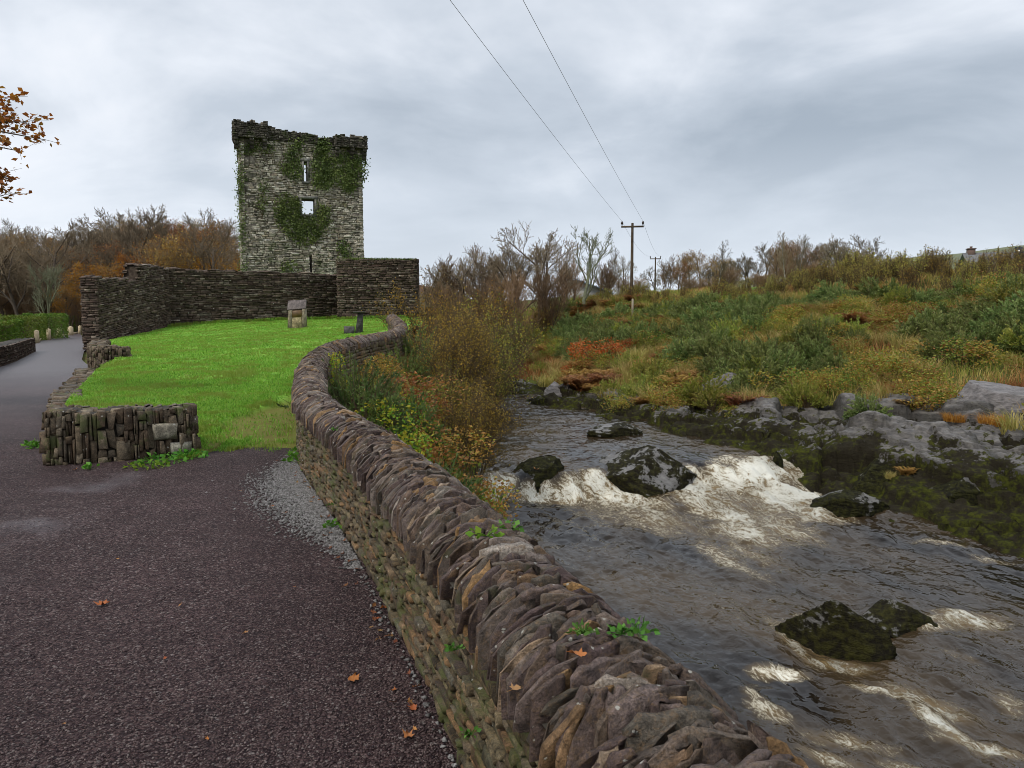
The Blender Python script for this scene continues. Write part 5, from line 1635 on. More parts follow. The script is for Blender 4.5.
def fronds(name, seed, Rr, H, nf, nl, mat, lsz):
    """bracken or fern: arching fronds with paired leaflets"""
    rng = np.random.default_rng(seed)
    g = Geo()
    a = rng.uniform(0, 6.28, nf); L = rng.uniform(0.6, 1.1, nf)
    t = np.linspace(0.12, 1, nl)
    bx = rng.normal(0, Rr * 0.2, (nf, 2))
    x = bx[:, :1] + np.cos(a)[:, None] * L[:, None] * Rr * t ** 1.15
    y = bx[:, 1:] + np.sin(a)[:, None] * L[:, None] * Rr * t ** 1.15
    z = H * L[:, None] * (1.5 * t - 0.95 * t ** 2.2)
    C = np.stack([x, y, z], -1)
    side = np.stack([-np.sin(a), np.cos(a), np.zeros(nf)], 1)[:, None]
    fw = np.stack([np.cos(a), np.sin(a), np.full(nf, 0.1)], 1)[:, None]
    ll = lsz * (1.15 - t)[None, :, None] * 1.3
    for sg in (-1, 1):
        tip = C + side * sg * ll + fw * ll * 0.45 + rng.normal(0, 0.1, C.shape) * lsz - np.array([0, 0, 0.12]) * ll
        w = fw * ll * 0.22
        V = np.stack([C - w, C + w, tip], 2).reshape(-1, 3)
        g.add(V, None, np.arange(len(V)).reshape(-1, 3), r=np.repeat(np.clip(rng.uniform(0, 1, nf)[:, None] * 0.6 + rng.uniform(0, 0.4, (nf, nl)), 0, 1).ravel(), 3))
    S = np.concatenate([C[:, ::max(1, (nl - 1) // 4)][:, :5], np.full((nf, 5, 1), 0.003)], 2)
    V, Q = tubes(S, 3); g.add(V, Q, r=0.3)
    return link(name, g.mesh(name, [mat]))


def tuft(name, seed, Rr, H, n, mat, w=0.008):
    rng = np.random.default_rng(seed)
    a = rng.uniform(0, 6.28, n); q = Rr * np.sqrt(rng.uniform(0, 1, n)) * 0.5
    P = np.stack([np.cos(a) * q, np.sin(a) * q, np.full(n, -0.02)], 1)
    V, Q, T = blades(P, H * rng.uniform(0.25, 1.1, n), w, rng, lean=1.0, lean_dir=np.stack([np.cos(a), np.sin(a), 0 * a], 1) * rng.uniform(0.1, 0.9, n)[:, None])
    g = Geo(); g.add(V, Q, T, r=np.repeat(rng.uniform(0, 1, n), 5))
    return link(name, g.mesh(name, [mat]))


# ------------------------------------------------------------------ trees
KP = dict(kids=(9, 6, 6, 5), ratio=(0.55, 0.6, 0.55, 0.6), ang=(0.45, 1.0))
bare = Kind([tree_proto('bare_tree', 100 + i, 8.5, 0.22, 4, KP['kids'], KP['ratio'], KP['ang'], (m_bark, m_twig), twig_r=0.017, upb=0.10, trunk=0.25) for i in range(3)])
leafy_tree = Kind([tree_proto('autumn_tree', 120 + i, 7.0, 0.2, 4, (8, 6, 5, 4), KP['ratio'], KP['ang'], (m_bark, m_twig), leaf=m_orange, nleaf=5000, leafsz=0.16, leafspread=0.22, twig_r=0.015, upb=0.08, trunk=0.2) for i in range(2)])
olive_tree = Kind([tree_proto('brown_leaved_tree', 130 + i, 8.0, 0.2, 4, (9, 6, 5, 4), KP['ratio'], KP['ang'], (m_bark, m_twig), leaf=m_rust, nleaf=4200, leafsz=0.15, leafspread=0.3, twig_r=0.016, upb=0.10, trunk=0.2) for i in range(2)])
pale_tree = Kind([tree_proto('pale_bare_tree', 140 + i, 5.6, 0.16, 4, (8, 6, 5, 4), (0.6, 0.6, 0.55, 0.55), (0.35, 0.8), (m_grey, m_grey), twig_r=0.011, upb=0.12, trunk=0.22) for i in range(2)])
birch = Kind([tree_proto('birch_tree', 150 + i, 8.5, 0.11, 3, (16, 6, 5), (0.32, 0.5, 0.6), (0.4, 0.8), (m_birch, m_twig), twig_r=0.013, upb=0.06, trunk=0.25, split=1) for i in range(2)])
thicket = Kind([tree_proto('bare_shrub', 160 + i, 3.6, 0.05, 3, (7, 6, 5), (0.5, 0.55, 0.6), (0.3, 0.75), (m_bark, m_rtwig), twig_r=0.009, upb=0.12, trunk=0.15, stems=7, base_spread=0.5, split=1, thing_parts=('stem', 'crown')) for i in range(3)])
rng = np.random.default_rng(77)

# the wood beyond the road
spots = []
for row, (d0, d1, n) in enumerate(((84, 92, 16), (95, 108, 22), (112, 130, 26), (135, 165, 26), (185, 250, 40))):
    for k in range(n):
        d = rng.uniform(d0, d1)
        spots.append((-70 + 305 * (k + rng.uniform(0.1, 0.9)) / n, d))
for j, (px_, d) in enumerate(spots):
    X = (px_ - 512) / FPX * d
    if d < 95 and px_ > 60 and px_ < 95: continue
    z = float(ground_z(np.array([X]), np.array([d]))[0])
    want = 318 - np.interp(px_, [-70, 0, 40, 80, 120, 190, 225, 240], [225, 224, 232, 226, 214, 212, 225, 250]) + rng.uniform(-14, 3)
    Ht = (want * d / FPX + CAM_Z - z) * 0.88
    if d > 180: Ht = rng.uniform(6.5, 9.0)
    kind = rng.choice(3, p=[0.42, 0.14, 0.44])
    sc = np.clip(Ht / (10.2 if kind != 1 else 8.8), 0.45, 1.6)
    if kind == 1: sc *= 0.8
    wsec = 'above the clipped hedge' if px_ < 70 else ('above the left end of the castle wall' if px_ < 150 else 'close to the left side of the tower')
    if d > 180: wsec = 'on the far hill ' + wsec
    (bare, leafy_tree, olive_tree)[kind].put(int(rng.integers(3)), (X, d, z - 0.2), rng.uniform(0, 6.28), sc,
        ('bare brown wood tree ', 'orange-leaved wood tree ', 'dull brown-leaved wood tree ')[kind] + wsec, 'tree', 'trees of the wood ' + wsec)
# undergrowth below them
for k in range(46):
    px_ = rng.uniform(-60, 235); d = rng.uniform(80, 105); X = (px_ - 512) / FPX * d
    if px_ < 100 and d < 88: d = 90; X = (px_ - 512) / FPX * d
    z = float(ground_z(np.array([X]), np.array([d]))[0])
    thicket.put(int(rng.integers(3)), (X, d, z), rng.uniform(0, 6.28), rng.uniform(1.0, 1.5) * (1, 1, 0.9)[0], 'bare brown shrub in the undergrowth of the wood beyond the road', 'shrub', 'undergrowth shrubs of the wood')
p = np.array([(52 - 512) / FPX * 78, 78.0]); z = float(ground_z(p[:1], p[1:])[0])
pale_tree.put(0, (p[0], p[1], z), 0.5, 1.0, 'small pale grey-green lichened tree standing alone behind the clipped hedge', 'tree')
for (px_, d, s_, lb) in ((100, 80, 0.85, 'bright orange-leaved tree rising above the left end of the castle wall'), (214, 88, 1.0, 'orange-tinted tree just beside the left edge of the tower'), (72, 84, 0.62, 'small orange tree between the pale tree and the castle wall')):
    X = (px_ - 512) / FPX * d; z = float(ground_z(np.array([X]), np.array([d]))[0])
    leafy_tree.put(int(px_) % 2, (X, d, z - 0.1), px_ * 0.7, s_, lb, 'tree')

# trees and bare shrubs upstream, between the castle and the far bank
for (px_, d, top, kd, lb) in (
        (430, 62, 268, 'b', 'low bare tree just beside the outer corner of the castle wall'), (452, 58, 262, 't', None), (470, 56, 258, 'b', None), (490, 60, 252, 't', None), (505, 54, 248, 'b', None),
        (520, 52, 240, 'b', None), (536, 50, 234, 'b', 'tallest dark bare tree of the clump upstream, its twigs fanned against the sky'), (548, 54, 246, 'b', None),
        (582, 55, 233, 'p', 'pale grey bare tree with an open crown beside the blue roofed shed'), (568, 62, 258, 't', None), (604, 70, 262, 't', None), (440, 48, 285, 't', None), (478, 46, 280, 't', None), (515, 44, 275, 't', None), (545, 46, 272, 't', None), (500, 66, 258, 'b', None), (460, 70, 262, 'b', None)):
    X = (px_ - 512) / FPX * d; z = float(ground_z(np.array([X]), np.array([d]))[0])
    Ht = (318 - top) * d / FPX + CAM_Z - z
    K_, Hn, nm = {'b': (bare, 10.2, 'dark bare tree in the clump upstream of the castle wall'), 't': (thicket, 4.6, 'reddish brown bare shrub in the clump upstream of the castle wall'), 'p': (pale_tree, 6.6, '')}[kd]
    K_.put(int(px_), (X, d, z - 0.1), px_ * 1.3, np.clip(Ht / Hn, 0.35, 1.8), lb or nm, 'tree' if kd != 't' else 'shrub', None if lb else 'bare trees and shrubs upstream')

# the far row on the plateau
for k in range(32):
    px_ = 600 + 275 * (k + rng.uniform(0, 1)) / 32; d = rng.uniform(100, 150)
    if 628 < px_ < 646: continue
    X = (px_ - 512) / FPX * d; z = float(ground_z(np.array([X]), np.array([d]))[0])
    top = np.interp(px_, [600, 640, 672, 700, 760, 800, 830, 870], [262, 262, 256, 252, 250, 244, 236, 246]) + rng.uniform(-4, 14)
    Ht = (318 - top) * d / FPX + CAM_Z - z
    kd = rng.choice(3, p=[0.55, 0.2, 0.25])
    (bare, thicket, olive_tree)[kd].put(int(rng.integers(3)), (X, d, z - 0.1), rng.uniform(0, 6.28), np.clip(Ht / (10.2, 4.6, 9.4)[kd], 0.25, 2.2),
        ('bare tree in the distant row beyond the green field', 'reddish bare thicket in the distant row beyond the green field', 'brown-leaved tree in the distant row beyond the green field')[kd], 'tree', 'trees in the row beyond the field')
for k in range(20):
    px_ = 598 + 285 * (k + rng.uniform(0, 1)) / 20; d = rng.uniform(92, 100)
    if 644 < px_ < 668: continue
    X = (px_ - 512) / FPX * d; z = float(ground_z(np.array([X]), np.array([d]))[0])
    thicket.put(int(rng.integers(3)), (X, d, z - 0.1), rng.uniform(0, 6.28), (0.9, 0.9, rng.uniform(0.45, 0.75)), 'low reddish hedge shrub below the distant row of trees', 'shrub', 'hedge shrubs beyond the field')
for (px_, d, top, lb) in ((717, 85, 240, 'slender pale birch, leftmost of the tall thin trees beyond the field'), (783, 84, 232, 'slender pale birch with a leaning top, taller of the close pair beyond the field'), (797, 82, 236, 'slim birch standing just beside the taller leaning one beyond the field'), (612, 95, 250, 'faint slender tree just to the left of the near power pole'), (687, 110, 258, 'thin pale tree standing just past the far power pole')):
    X = (px_ - 512) / FPX * d; z = float(ground_z(np.array([X]), np.array([d]))[0])
    Ht = (318 - top) * d / FPX + CAM_Z - z
    birch.put(int(px_), (X, d, z - 0.1), px_, (0.75 * Ht / 9.3,) * 2 + (Ht / 9.3,), lb, 'birch')
for k_ in (bare, leafy_tree, olive_tree, pale_tree, birch, thicket): k_.done()

# oak reaching in from outside the left edge
m_oakleaf = m_orange
rng = np.random.default_rng(91)
oak = empty('oak_tree', (-13.0, 13.2, -0.05))
tag(oak, 'autumn oak whose orange-brown leafy branch tips hang in at the top left edge', 'oak')
lims = []
tips = [at(6, 98, 12.0), at(30, 122, 12.2), at(46, 140, 12.0), at(24, 152, 11.8), at(14, 180, 12.2), at(4, 196, 12.0), at(-20, 120, 12.5), at(-40, 90, 12.6), at(-30, 180, 12.0), at(-60, 150, 13), at(-90, 60, 13), at(-140, 110, 14), at(-200, 150, 12), at(-10, 140, 12.6), at(16, 118, 12.4), at(-14, 165, 11.9)]
start = np.array([-13.0, 13.2, 3.4])
tr = np.array([[-13.0, 13.2, -0.1, 0.34], [-12.95, 13.2, 1.2, 0.27], [-13.05, 13.15, 2.4, 0.24], [-12.95, 13.2, 3.4, 0.21], [-12.8, 13.3, 5.5, 0.13]])
g = Geo(); V, Q = tubes(tr[None], 10); g.add(V, Q)
child('trunk', g.mesh('trunk', [m_bark], smooth=True), oak)
bl, tw, lp = [], [], []
for e in tips:
    a_ = start + np.array([0, 0, rng.uniform(-0.3, 1.6)])
    pts = []
    for i in range(6):
        t = i / 5
        q = a_ * (1 - t) + e * t + np.array([0, 0, 0.5 * math.sin(t * 3.14)]) + rng.normal(0, 0.05, 3) * (0 < i < 5)
        pts.append([*q, 0.05 * (1 - t) + 0.006])
    bl.append(pts)
    pts = np.array(pts)
    for j in range(34):
        t = rng.uniform(0.6, 1.0) * 4.999; i = int(t); q = pts[i, :3] * (1 - t + i) + pts[i + 1, :3] * (t - i)
        L_ = rng.uniform(0.10, 0.42)
        dd = unit(unit(e - a_) * 0.7 + rng.normal(0, 0.7, 3)) * L_
        seg_ = np.array([[*(q + dd * s__ + np.array([0, 0, -0.05 * s__ * s__])), 0.005 * (1 - 0.6 * s__)] for s__ in (0, 0.25, 0.5, 0.75, 1)])
        tw.append(seg_)
        for _ in range(int(rng.integers(4, 11))):
            s__ = rng.uniform(0.3, 1.05); lp.append(q + dd * s__ + rng.normal(0, 0.035, 3))
g = Geo(); V, Q = tubes(np.array(bl), 5); g.add(V, Q)
for_tw = np.array(tw); V, Q = tubes(for_tw, 3); g.add(V, Q)
child('branch', g.mesh('branch', [m_bark]), oak)
lp = np.array(lp)
V, T = leaves(lp, rng.uniform(0.06, 0.125, len(lp)), rng, aspect=0.6)
g = Geo(); g.add(V, None, T, r=np.repeat(rng.uniform(0, 1, len(lp)), 4))
child('foliage', g.mesh('foliage', [m_oakleaf]), oak)

# ------------------------------------------------------------------ plants of the far bank
gorse = Kind([spiky('gorse_bush', 200 + i, 0.9, 0.95, 190, 30, m_gorse, needle=0.085, width=0.014) for i in range(4)])
broom = Kind([spiky('broom_bush', 210 + i, 0.75, 1.05, 120, 28, m_gorse_y, needle=0.09, width=0.012, up=1.5) for i in range(3)])
bracken = Kind([fronds('bracken_clump', 220 + i, 0.7, 0.95, 80, 24, m_rust, 0.12) for i in range(3)])
bramble = Kind([leafy('bramble_bush', 230 + i, 0.75, 0.7, 1700, m_bram, 0.055, mat2=m_rust, frac2=0.25) for i in range(3)])
redbush = Kind([leafy('red_leaved_bush', 240 + i, 0.7, 0.75, 1700, m_red, 0.06, mat2=m_rust, frac2=0.3) for i in range(2)])
strawt = Kind([tuft('grass_tussock', 250 + i, 0.5, 0.6, 260, m_straw, w=0.014) for i in range(3)])
sapl = Kind([tree_proto('young_willow', 260 + i, 1.9, 0.02, 2, (8, 5), (0.4, 0.5), (0.25, 0.6), (m_stem, m_stem), leaf=m_sapl, nleaf=1000, leafsz=0.08, leafspread=0.06, twig_r=0.006, upb=0.15, trunk=0.25, stems=9, base_spread=0.4, split=1, thing_parts=('stem', 'foliage')) for i in range(3)])
sapb = Kind([tree_proto('young_brown_willow', 270 + i, 1.8, 0.02, 2, (8, 5), (0.4, 0.5), (0.25, 0.6), (m_stem, m_stem), leaf=m_olive, nleaf=900, leafsz=0.07, leafspread=0.06, twig_r=0.006, upb=0.15, trunk=0.2, stems=9, base_spread=0.4, split=1, thing_parts=('stem', 'foliage')) for i in range(2)])
m_dorange = leaf_mat('orange_dead_grass', [(0.28, 0.11, 0.02), (0.42, 0.20, 0.035), (0.50, 0.29, 0.07)], trans=0.3, objvar=0.1)
dead_orange = Kind([tuft('dead_grass_tuft', 290 + i, 1.3, 0.75, 700, m_dorange, w=0.02) for i in range(2)])
rng = np.random.default_rng(303)
cnt = {}


def gz(X, Y):
    return float(ground_z(np.array([X]), np.array([Y]))[0])


def bput(K_, X, Y, sc, label, cat, group, dz=-0.06):
    return K_.put(int(rng.integers(4)), (X, Y, gz(X, Y) + dz), rng.uniform(0, 6.28), (sc * rng.uniform(0.85, 1.2), sc * rng.uniform(0.85, 1.2), sc * rng.uniform(0.85, 1.15)), label, cat, group)


n_try = 0
placed = []
counts = dict(g=0, r=0, b=0, s=0, w=0, y=0, d=0)
while n_try < 5200:
    n_try += 1
    u = rng.uniform(-46, 9); s = rng.uniform(1.2, 25)
    X = RE_P[0] + u * RE_U[0] + s * RE_N[0]; Y = RE_P[1] + u * RE_U[1] + s * RE_N[1]
    if Y < 9: continue
    sb = float(bank_s(np.array([X]), np.array([Y]))[0])
    if sb < 3.7 - 2.4 * float(sst(19.5, 24.0, Y)): continue
    z = gz(X, Y)
    px_, py_ = project(X, Y, z)
    if 935 < px_ < 1090 and 372 < py_ < 432: continue       # the pale boulder lies bare
    if px_ < 535 or px_ > 1150: continue
    md = min([math.hypot(X - a, Y - b) / (r_ + 0.0) for a, b, r_ in placed[-400:]] or [9])
    # what grows where: patchy masses, after the photograph
    pn = float(fbm(X * 0.16, Y * 0.16, 401, 3)); pn2 = float(fbm(X * 0.3, Y * 0.3, 402, 3))
    up_ = sb / 24.0
    gorse_here = (px_ > 700 and 300 < py_ < 410 and pn > 0.41) or (560 < px_ <= 720 and 312 < py_ < 366 and pn2 > 0.50)
    if 940 < px_ and py_ > 372: gorse_here = False
    if up_ > 0.70:
        if md < 0.62: continue
        kx = float(np.interp(px_, [640, 780, 860, 930, 1000], [0.5, 0.6, 0.85, 0.7, 0.62]))
        if 640 < px_ < 790 and up_ > 0.82: continue
        K_, kd, rad, sc = (sapl, 'w', 0.75, kx * rng.uniform(0.7, 1.15)) if rng.uniform() < (0.6 if px_ < 880 else 0.45) else (sapb, 'd', 0.75, kx * rng.uniform(0.7, 1.1))
    elif gorse_here:
        if md < 0.62: continue
        if rng.uniform() < 0.82: K_, kd, rad, sc = gorse, 'g', 0.95, rng.uniform(0.65, 1.25)
        else: K_, kd, rad, sc = broom, 'y', 0.8, rng.uniform(0.7, 1.1)
    else:
        if md < 0.72: continue
        q_ = rng.uniform()
        if pn2 < 0.36 and q_ < 0.3: K_, kd, rad, sc = bracken, 'r', 0.75, rng.uniform(0.7, 1.3)
        elif q_ < 0.24: K_, kd, rad, sc = bramble, 'b', 0.8, rng.uniform(0.7, 1.3)
        elif q_ < 0.58: K_, kd, rad, sc = strawt, 's', 0.55, rng.uniform(0.8, 1.5)
        elif q_ < 0.80: K_, kd, rad, sc = broom, 'y', 0.75, rng.uniform(0.6, 1.0)
        else: K_, kd, rad, sc = bracken, 'r', 0.75, rng.uniform(0.6, 1.2)
    if counts[kd] >= dict(g=250, r=80, b=110, s=170, w=130, y=70, d=50)[kd]: continue
    counts[kd] += 1
    placed.append((X, Y, rad * sc))
    where = 'upper' if up_ > 0.5 else 'lower'
    side = 'near the river bend' if px_ < 660 else ('about the middle of the view' if px_ < 830 else 'toward the slate roofed house')
    crest = 'near the power pole' if px_ < 700 else ('below the bare tree row' if px_ < 880 else 'in front of the slate roofed house')
    lab, cat, grp = {
        'g': (f'dark green spiky gorse bush on the {where} far bank, {side}', 'gorse', f'gorse on the {where} far bank {side}'),
        'y': (f'yellowish green broom bush on the {where} far bank, {side}', 'broom', f'broom on the {where} far bank {side}'),
        'r': (f'rust brown bracken clump on the {where} far bank, {side}', 'bracken', f'bracken on the {where} far bank {side}'),
        'b': (f'low green and yellow bramble on the {where} far bank, {side}', 'bramble', f'brambles on the {where} far bank {side}'),
        's': (f'straw coloured grass tussock on the {where} far bank, {side}', 'tussock', f'tussocks on the {where} far bank {side}'),
        'w': (f'yellow-green young willow along the bank top {crest}', 'young willow', f'young willows on the crest {crest}'),
        'd': (f'brown-leaved young willow along the bank top {crest}', 'young willow', f'brown young willows on the crest {crest}')}[kd]
    bput(K_, X, Y, sc, lab, cat, grp)

# plants with a place of their own in the photograph
for (px_, py_, K_, sc, lb, cat) in (
        (600, 366, redbush, 1.7, 'bright red-orange bramble, largest of the red bushes on the far bank', 'bramble'),
        (577, 377, redbush, 0.8, 'dark red bramble beside the flat grey slab at the river bend', 'bramble'),
        (632, 354, redbush, 1.0, 'small red bramble higher up the bank than the large red one', 'bramble'),
        (992, 426, dead_orange, 0.42, 'bright orange dead grass at the foot of the pale grey boulder', 'dead grass'),
        (955, 422, dead_orange, 0.36, 'small orange grass clump between the rock shelf and the pale boulder', 'dead grass'),
        (640, 408, bracken, 0.55, 'rust bracken overhanging the water at the far bank edge', 'bracken'),
        (668, 412, bracken, 0.6, 'dark red bracken below the grey slab near the far water edge', 'bracken'),
        (625, 412, bramble, 0.8, 'bright green mossy bramble hanging over the far water edge', 'bramble'),
        (680, 416, bramble, 0.7, 'yellow-green bramble on the mossy ledge at the far water edge', 'bramble'),
        (724, 418, bramble, 0.5, 'small yellowish bramble on the rocks under the gorse bank', 'bramble'),
        (906, 480, bracken, 0.3, 'reddish grass tuft growing on the big dark slab of the shelf', 'grass tuft'),
        (890, 482, strawt, 0.34, 'yellow-green grass tuft growing on the big dark slab of the shelf', 'grass tuft'),
        (868, 420, gorse, 0.7, 'gorse bush lowest on the bank, right above the bare rock', 'gorse')):
    p = hit(px_, py_)
    K_.put(int(rng.integers(4)), tuple(p + np.array([0, 0, 0.03 if 'slab of the shelf' in lb else 0.0])), rng.uniform(0, 6.28), sc, lb, cat)
dead_orange.done()

# grass, ferns and litter over the whole bank: nobody could count it
n = 250000
u = rng.uniform(-55, 12, n); s = 1.0 + 26.4 * rng.uniform(0, 1, n)
X = RE_P[0] + u * RE_U[0] + s * RE_N[0]; Y = RE_P[1] + u * RE_U[1] + s * RE_N[1]
sb = bank_s(X, Y)
k = (Y > 8) & (sb > 3.6 - 2.4 * sst(19.5, 24.0, Y) + 1.6 * fbm(X * 0.4, Y * 0.4, 78, 3)) & (rng.uniform(0, 1, n) < 1.2 - Y / 80)
X, Y, sb = X[k], Y[k], sb[k]
Z = ground_z(X, Y)
patch = np.clip(0.5 + 2.2 * (fbm(X * 0.22, Y * 0.22, 411, 4) - 0.5) + rng.normal(0, 0.16, len(X)), 0, 1)
V, Q, T = blades(np.stack([X, Y, Z - 0.03], 1), rng.uniform(0.14, 0.5, len(X)) * (0.6 + 0.8 * fbm(X * 0.5, Y * 0.5, 412, 3)), 0.006 + 0.0006 * Y, rng, lean=1.0)
m_bankgrass = leaf_mat('mixed_bank_grass', [(0.19, 0.075, 0.03), (0.33, 0.16, 0.055), (0.46, 0.31, 0.13), (0.27, 0.28, 0.055), (0.13, 0.20, 0.035)], trans=0.3, objvar=0)
tag(link('bank_grass', make_mesh('bank_grass', V, Q, T, attrs={'r': np.repeat(patch, 5)}, mats=[m_bankgrass])), label='rough grass and dead stalks covering the slope of the far bank', cat='grass', kind='stuff')

# ------------------------------------------------------------------ plants between the wall and the river
willow = Kind([tree_proto('river_willow', 300 + i, 2.7, 0.035, 3, (7, 6, 4), (0.55, 0.55, 0.5), (0.3, 0.85), (m_stem, m_stem), leaf=(m_olive, m_olive2, m_olive)[i], nleaf=6400, leafsz=0.064, leafspread=0.09, twig_r=0.005, upb=0.05, trunk=0.12, stems=10, base_spread=0.4, lean=0.17, split=1, thing_parts=('stem', 'foliage')) for i in range(3)])
greenb = Kind([spiky('broom_bush', 320 + i, 0.62, 1.1, 300, 44, m_greenb, needle=0.055, width=0.008, up=1.0) for i in range(2)])
darkg = Kind([spiky('gorse_bush', 330 + i, 0.7, 1.0, 200, 40, m_gorse, needle=0.055, width=0.009) for i in range(2)])
yell = Kind([leafy('yellow_leaved_shrub', 340 + i, 0.45, 1.05, 1700, m_yel, 0.05, blobs=11, stems=36, mat2=m_lime, frac2=0.45) for i in range(2)])
rustb = Kind([leafy('rust_bramble', 350 + i, 0.8, 0.9, 2600, m_rust, 0.05, stems=40, mat2=m_bram, frac2=0.22) for i in range(2)])
grnb = Kind([leafy('green_bramble', 360 + i, 0.6, 0.7, 1800, m_bram, 0.05, stems=20, mat2=m_lime, frac2=0.3) for i in range(2)])


def left_z(X, Y):
    return ground_z(X, Y)


for (K_, px_, Y, top, nomH, lb, cat, wide) in (
        (willow, 458, 18.5, 318, 3.3, 'large olive-brown willow bush at the middle of the near bank thicket', 'willow bush', 1.0),
        (willow, 468, 21.0, 312, 3.3, 'wide willow bush with yellow-brown leaves overhanging the calm river water', 'willow bush', 1.0),
        (willow, 452, 24.0, 306, 3.3, 'brown willow bush behind the bend of the stone wall', 'willow bush', 1.0),
        (willow, 470, 14.6, 385, 3.3, 'dark olive willow leaning over the water beside the small chute', 'willow bush', 1.0),
        (willow, 448, 15.5, 372, 3.3, 'brown-leaved willow low in the thicket behind the coping stones', 'willow bush', 0.9),
        (willow, 478, 27.0, 316, 3.3, 'willow bush farthest along the near bank at the river bend', 'willow bush', 1.1),
        (willow, 456, 30.0, 300, 3.3, 'tall willow bush behind the others on the near bank', 'willow bush', 1.0),
        (willow, 478, 24.5, 340, 3.3, 'low outer willow bush trailing over the river', 'willow bush', 1.0),
        (rustb, 405, 14.5, 368, 1.0, 'dark rust bramble mass behind the wall below the bend', 'bramble', 1.2),
        (rustb, 432, 13.0, 405, 1.0, 'rust bramble between the yellow shrub and the willow', 'bramble', 1.1),
        (rustb, 385, 17.0, 350, 1.0, 'red-brown bramble tucked inside the bend of the wall', 'bramble', 1.1),
        (rustb, 458, 12.0, 428, 1.0, 'brown bramble hanging down the bank above the small chute', 'bramble', 1.0),
        (darkg, 416, 22.0, 320, 1.0, 'dark green gorse bush against the far end of the wall', 'gorse', 1.0),
        (darkg, 405, 19.0, 335, 1.0, 'gorse bush just behind the last curve of the wall', 'gorse', 0.9),
        (greenb, 348, 11.7, 346, 1.05, 'grey-green broom bush leaning over the wall at its bend', 'broom', 1.0),
        (greenb, 364, 11.1, 352, 1.05, 'second broom bush behind the wall, nearer than the one at the bend', 'broom', 0.9),
        (greenb, 418, 9.8, 400, 1.05, 'dense grey-green broom growing along the outer side of the coping', 'broom', 0.95),
        (greenb, 438, 9.1, 424, 1.05, 'low broom bush hugging the coping nearest the small chute', 'broom', 0.8),
        (rustb, 412, 11.2, 372, 1.0, 'tawny bramble close behind the coping beyond the yellow shrubs', 'bramble', 0.8),
        (rustb, 440, 10.6, 404, 1.0, 'russet bramble arching over the bank above the broom', 'bramble', 0.8),
        (greenb, 402, 12.4, 372, 1.05, 'broom bush half hidden behind the yellow leaved shrub', 'broom', 0.85),
        (yell, 386, 10.7, 356, 1.05, 'bright yellow-green leafy shrub rising above the coping', 'shrub', 0.9),
        (yell, 402, 10.1, 380, 1.05, 'yellow shrub with reddish leaves between the broom bushes', 'shrub', 0.9),
        (yell, 405, 12.2, 364, 1.05, 'lime green leafy sprig standing out of the rust brambles', 'shrub', 0.6),
        (yell, 464, 11.6, 442, 1.05, 'sparse yellow-leaved shrub overhanging the small white chute', 'shrub', 0.8),
        (yell, 334, 12.8, 345, 1.05, 'yellowish weeds spilling over the top of the wall at its bend', 'weed', 0.7),
        (grnb, 450, 9.1, 440, 0.9, 'bright green bramble spilling over the coping by the water', 'bramble', 0.8),
        (grnb, 430, 17.0, 358, 0.9, 'green leafy bramble inside the rust thicket', 'bramble', 0.9),
        (grnb, 458, 10.2, 462, 0.9, 'green bramble on the bank just above the waterline', 'bramble', 0.7),
        (willow, 432, 34.0, 292, 3.3, 'brown scrub willow below the corner of the castle wall', 'willow bush', 1.0),
        (willow, 520, 38.0, 318, 3.3, 'rusty willow scrub at the bend of the river upstream', 'willow bush', 1.1),
        (willow, 488, 40.0, 292, 3.3, 'tall rusty scrub upstream in front of the bare trees', 'willow bush', 1.1),
        (willow, 540, 46.0, 306, 3.3, 'brown willow scrub beyond the river bend below the blue roof', 'willow bush', 1.1)):
    X = (px_ - 512) / FPX * Y
    z = gz(X, Y)
    Ht = (318 - top) * Y / FPX + CAM_Z - z
    sc = float(np.clip(Ht / nomH, 0.3, 2.4))
    if K_ is willow: wide *= 0.72
    if K_ is greenb: sc = min(sc, 1.15); wide *= 1.1
    if K_ is yell: sc = min(sc, 1.1)
    if K_ is grnb: sc = min(sc, 1.0)
    if K_ is rustb: sc = min(sc, 1.25)
    K_.put(int(px_), (X, Y, z - 0.05), px_ * 1.7, (sc * wide, sc * wide, sc), lb, cat)
for k_ in (willow, greenb, darkg, yell, rustb, grnb): k_.done()
# rough growth under them
n = 84000
Y = np.where(rng.uniform(0, 1, n) < 0.3, rng.uniform(1.2, 9, n), rng.uniform(7.5, 46, n)); X = wall_x(np.clip(Y, -3, 28)) + 0.25 + rng.uniform(0, 1, n) * np.maximum(river_left(Y) - wall_x(np.clip(Y, -3, 28)) + 0.1, 0.3)
Z = ground_z(X, Y); k = Z > -1.85
X, Y, Z = X[k], Y[k], Z[k]
patch = np.clip(0.45 + 2.0 * (fbm(X * 0.7, Y * 0.7, 431, 4) - 0.5) + rng.normal(0, 0.2, len(X)), 0, 1)
V, Q, T = blades(np.stack([X, Y, Z - 0.03], 1), rng.uniform(0.12, 0.45, len(X)), 0.006 + 0.0005 * Y, rng, lean=1.0)
tag(link('undergrowth', make_mesh('undergrowth', V, Q, T, attrs={'r': np.repeat(patch, 5)}, mats=[m_bankgrass])), label='tangled dead grass and weeds under the near bank bushes', cat='undergrowth', kind='stuff')

# ------------------------------------------------------------------ ivy on the tower
rng = np.random.default_rng(500)


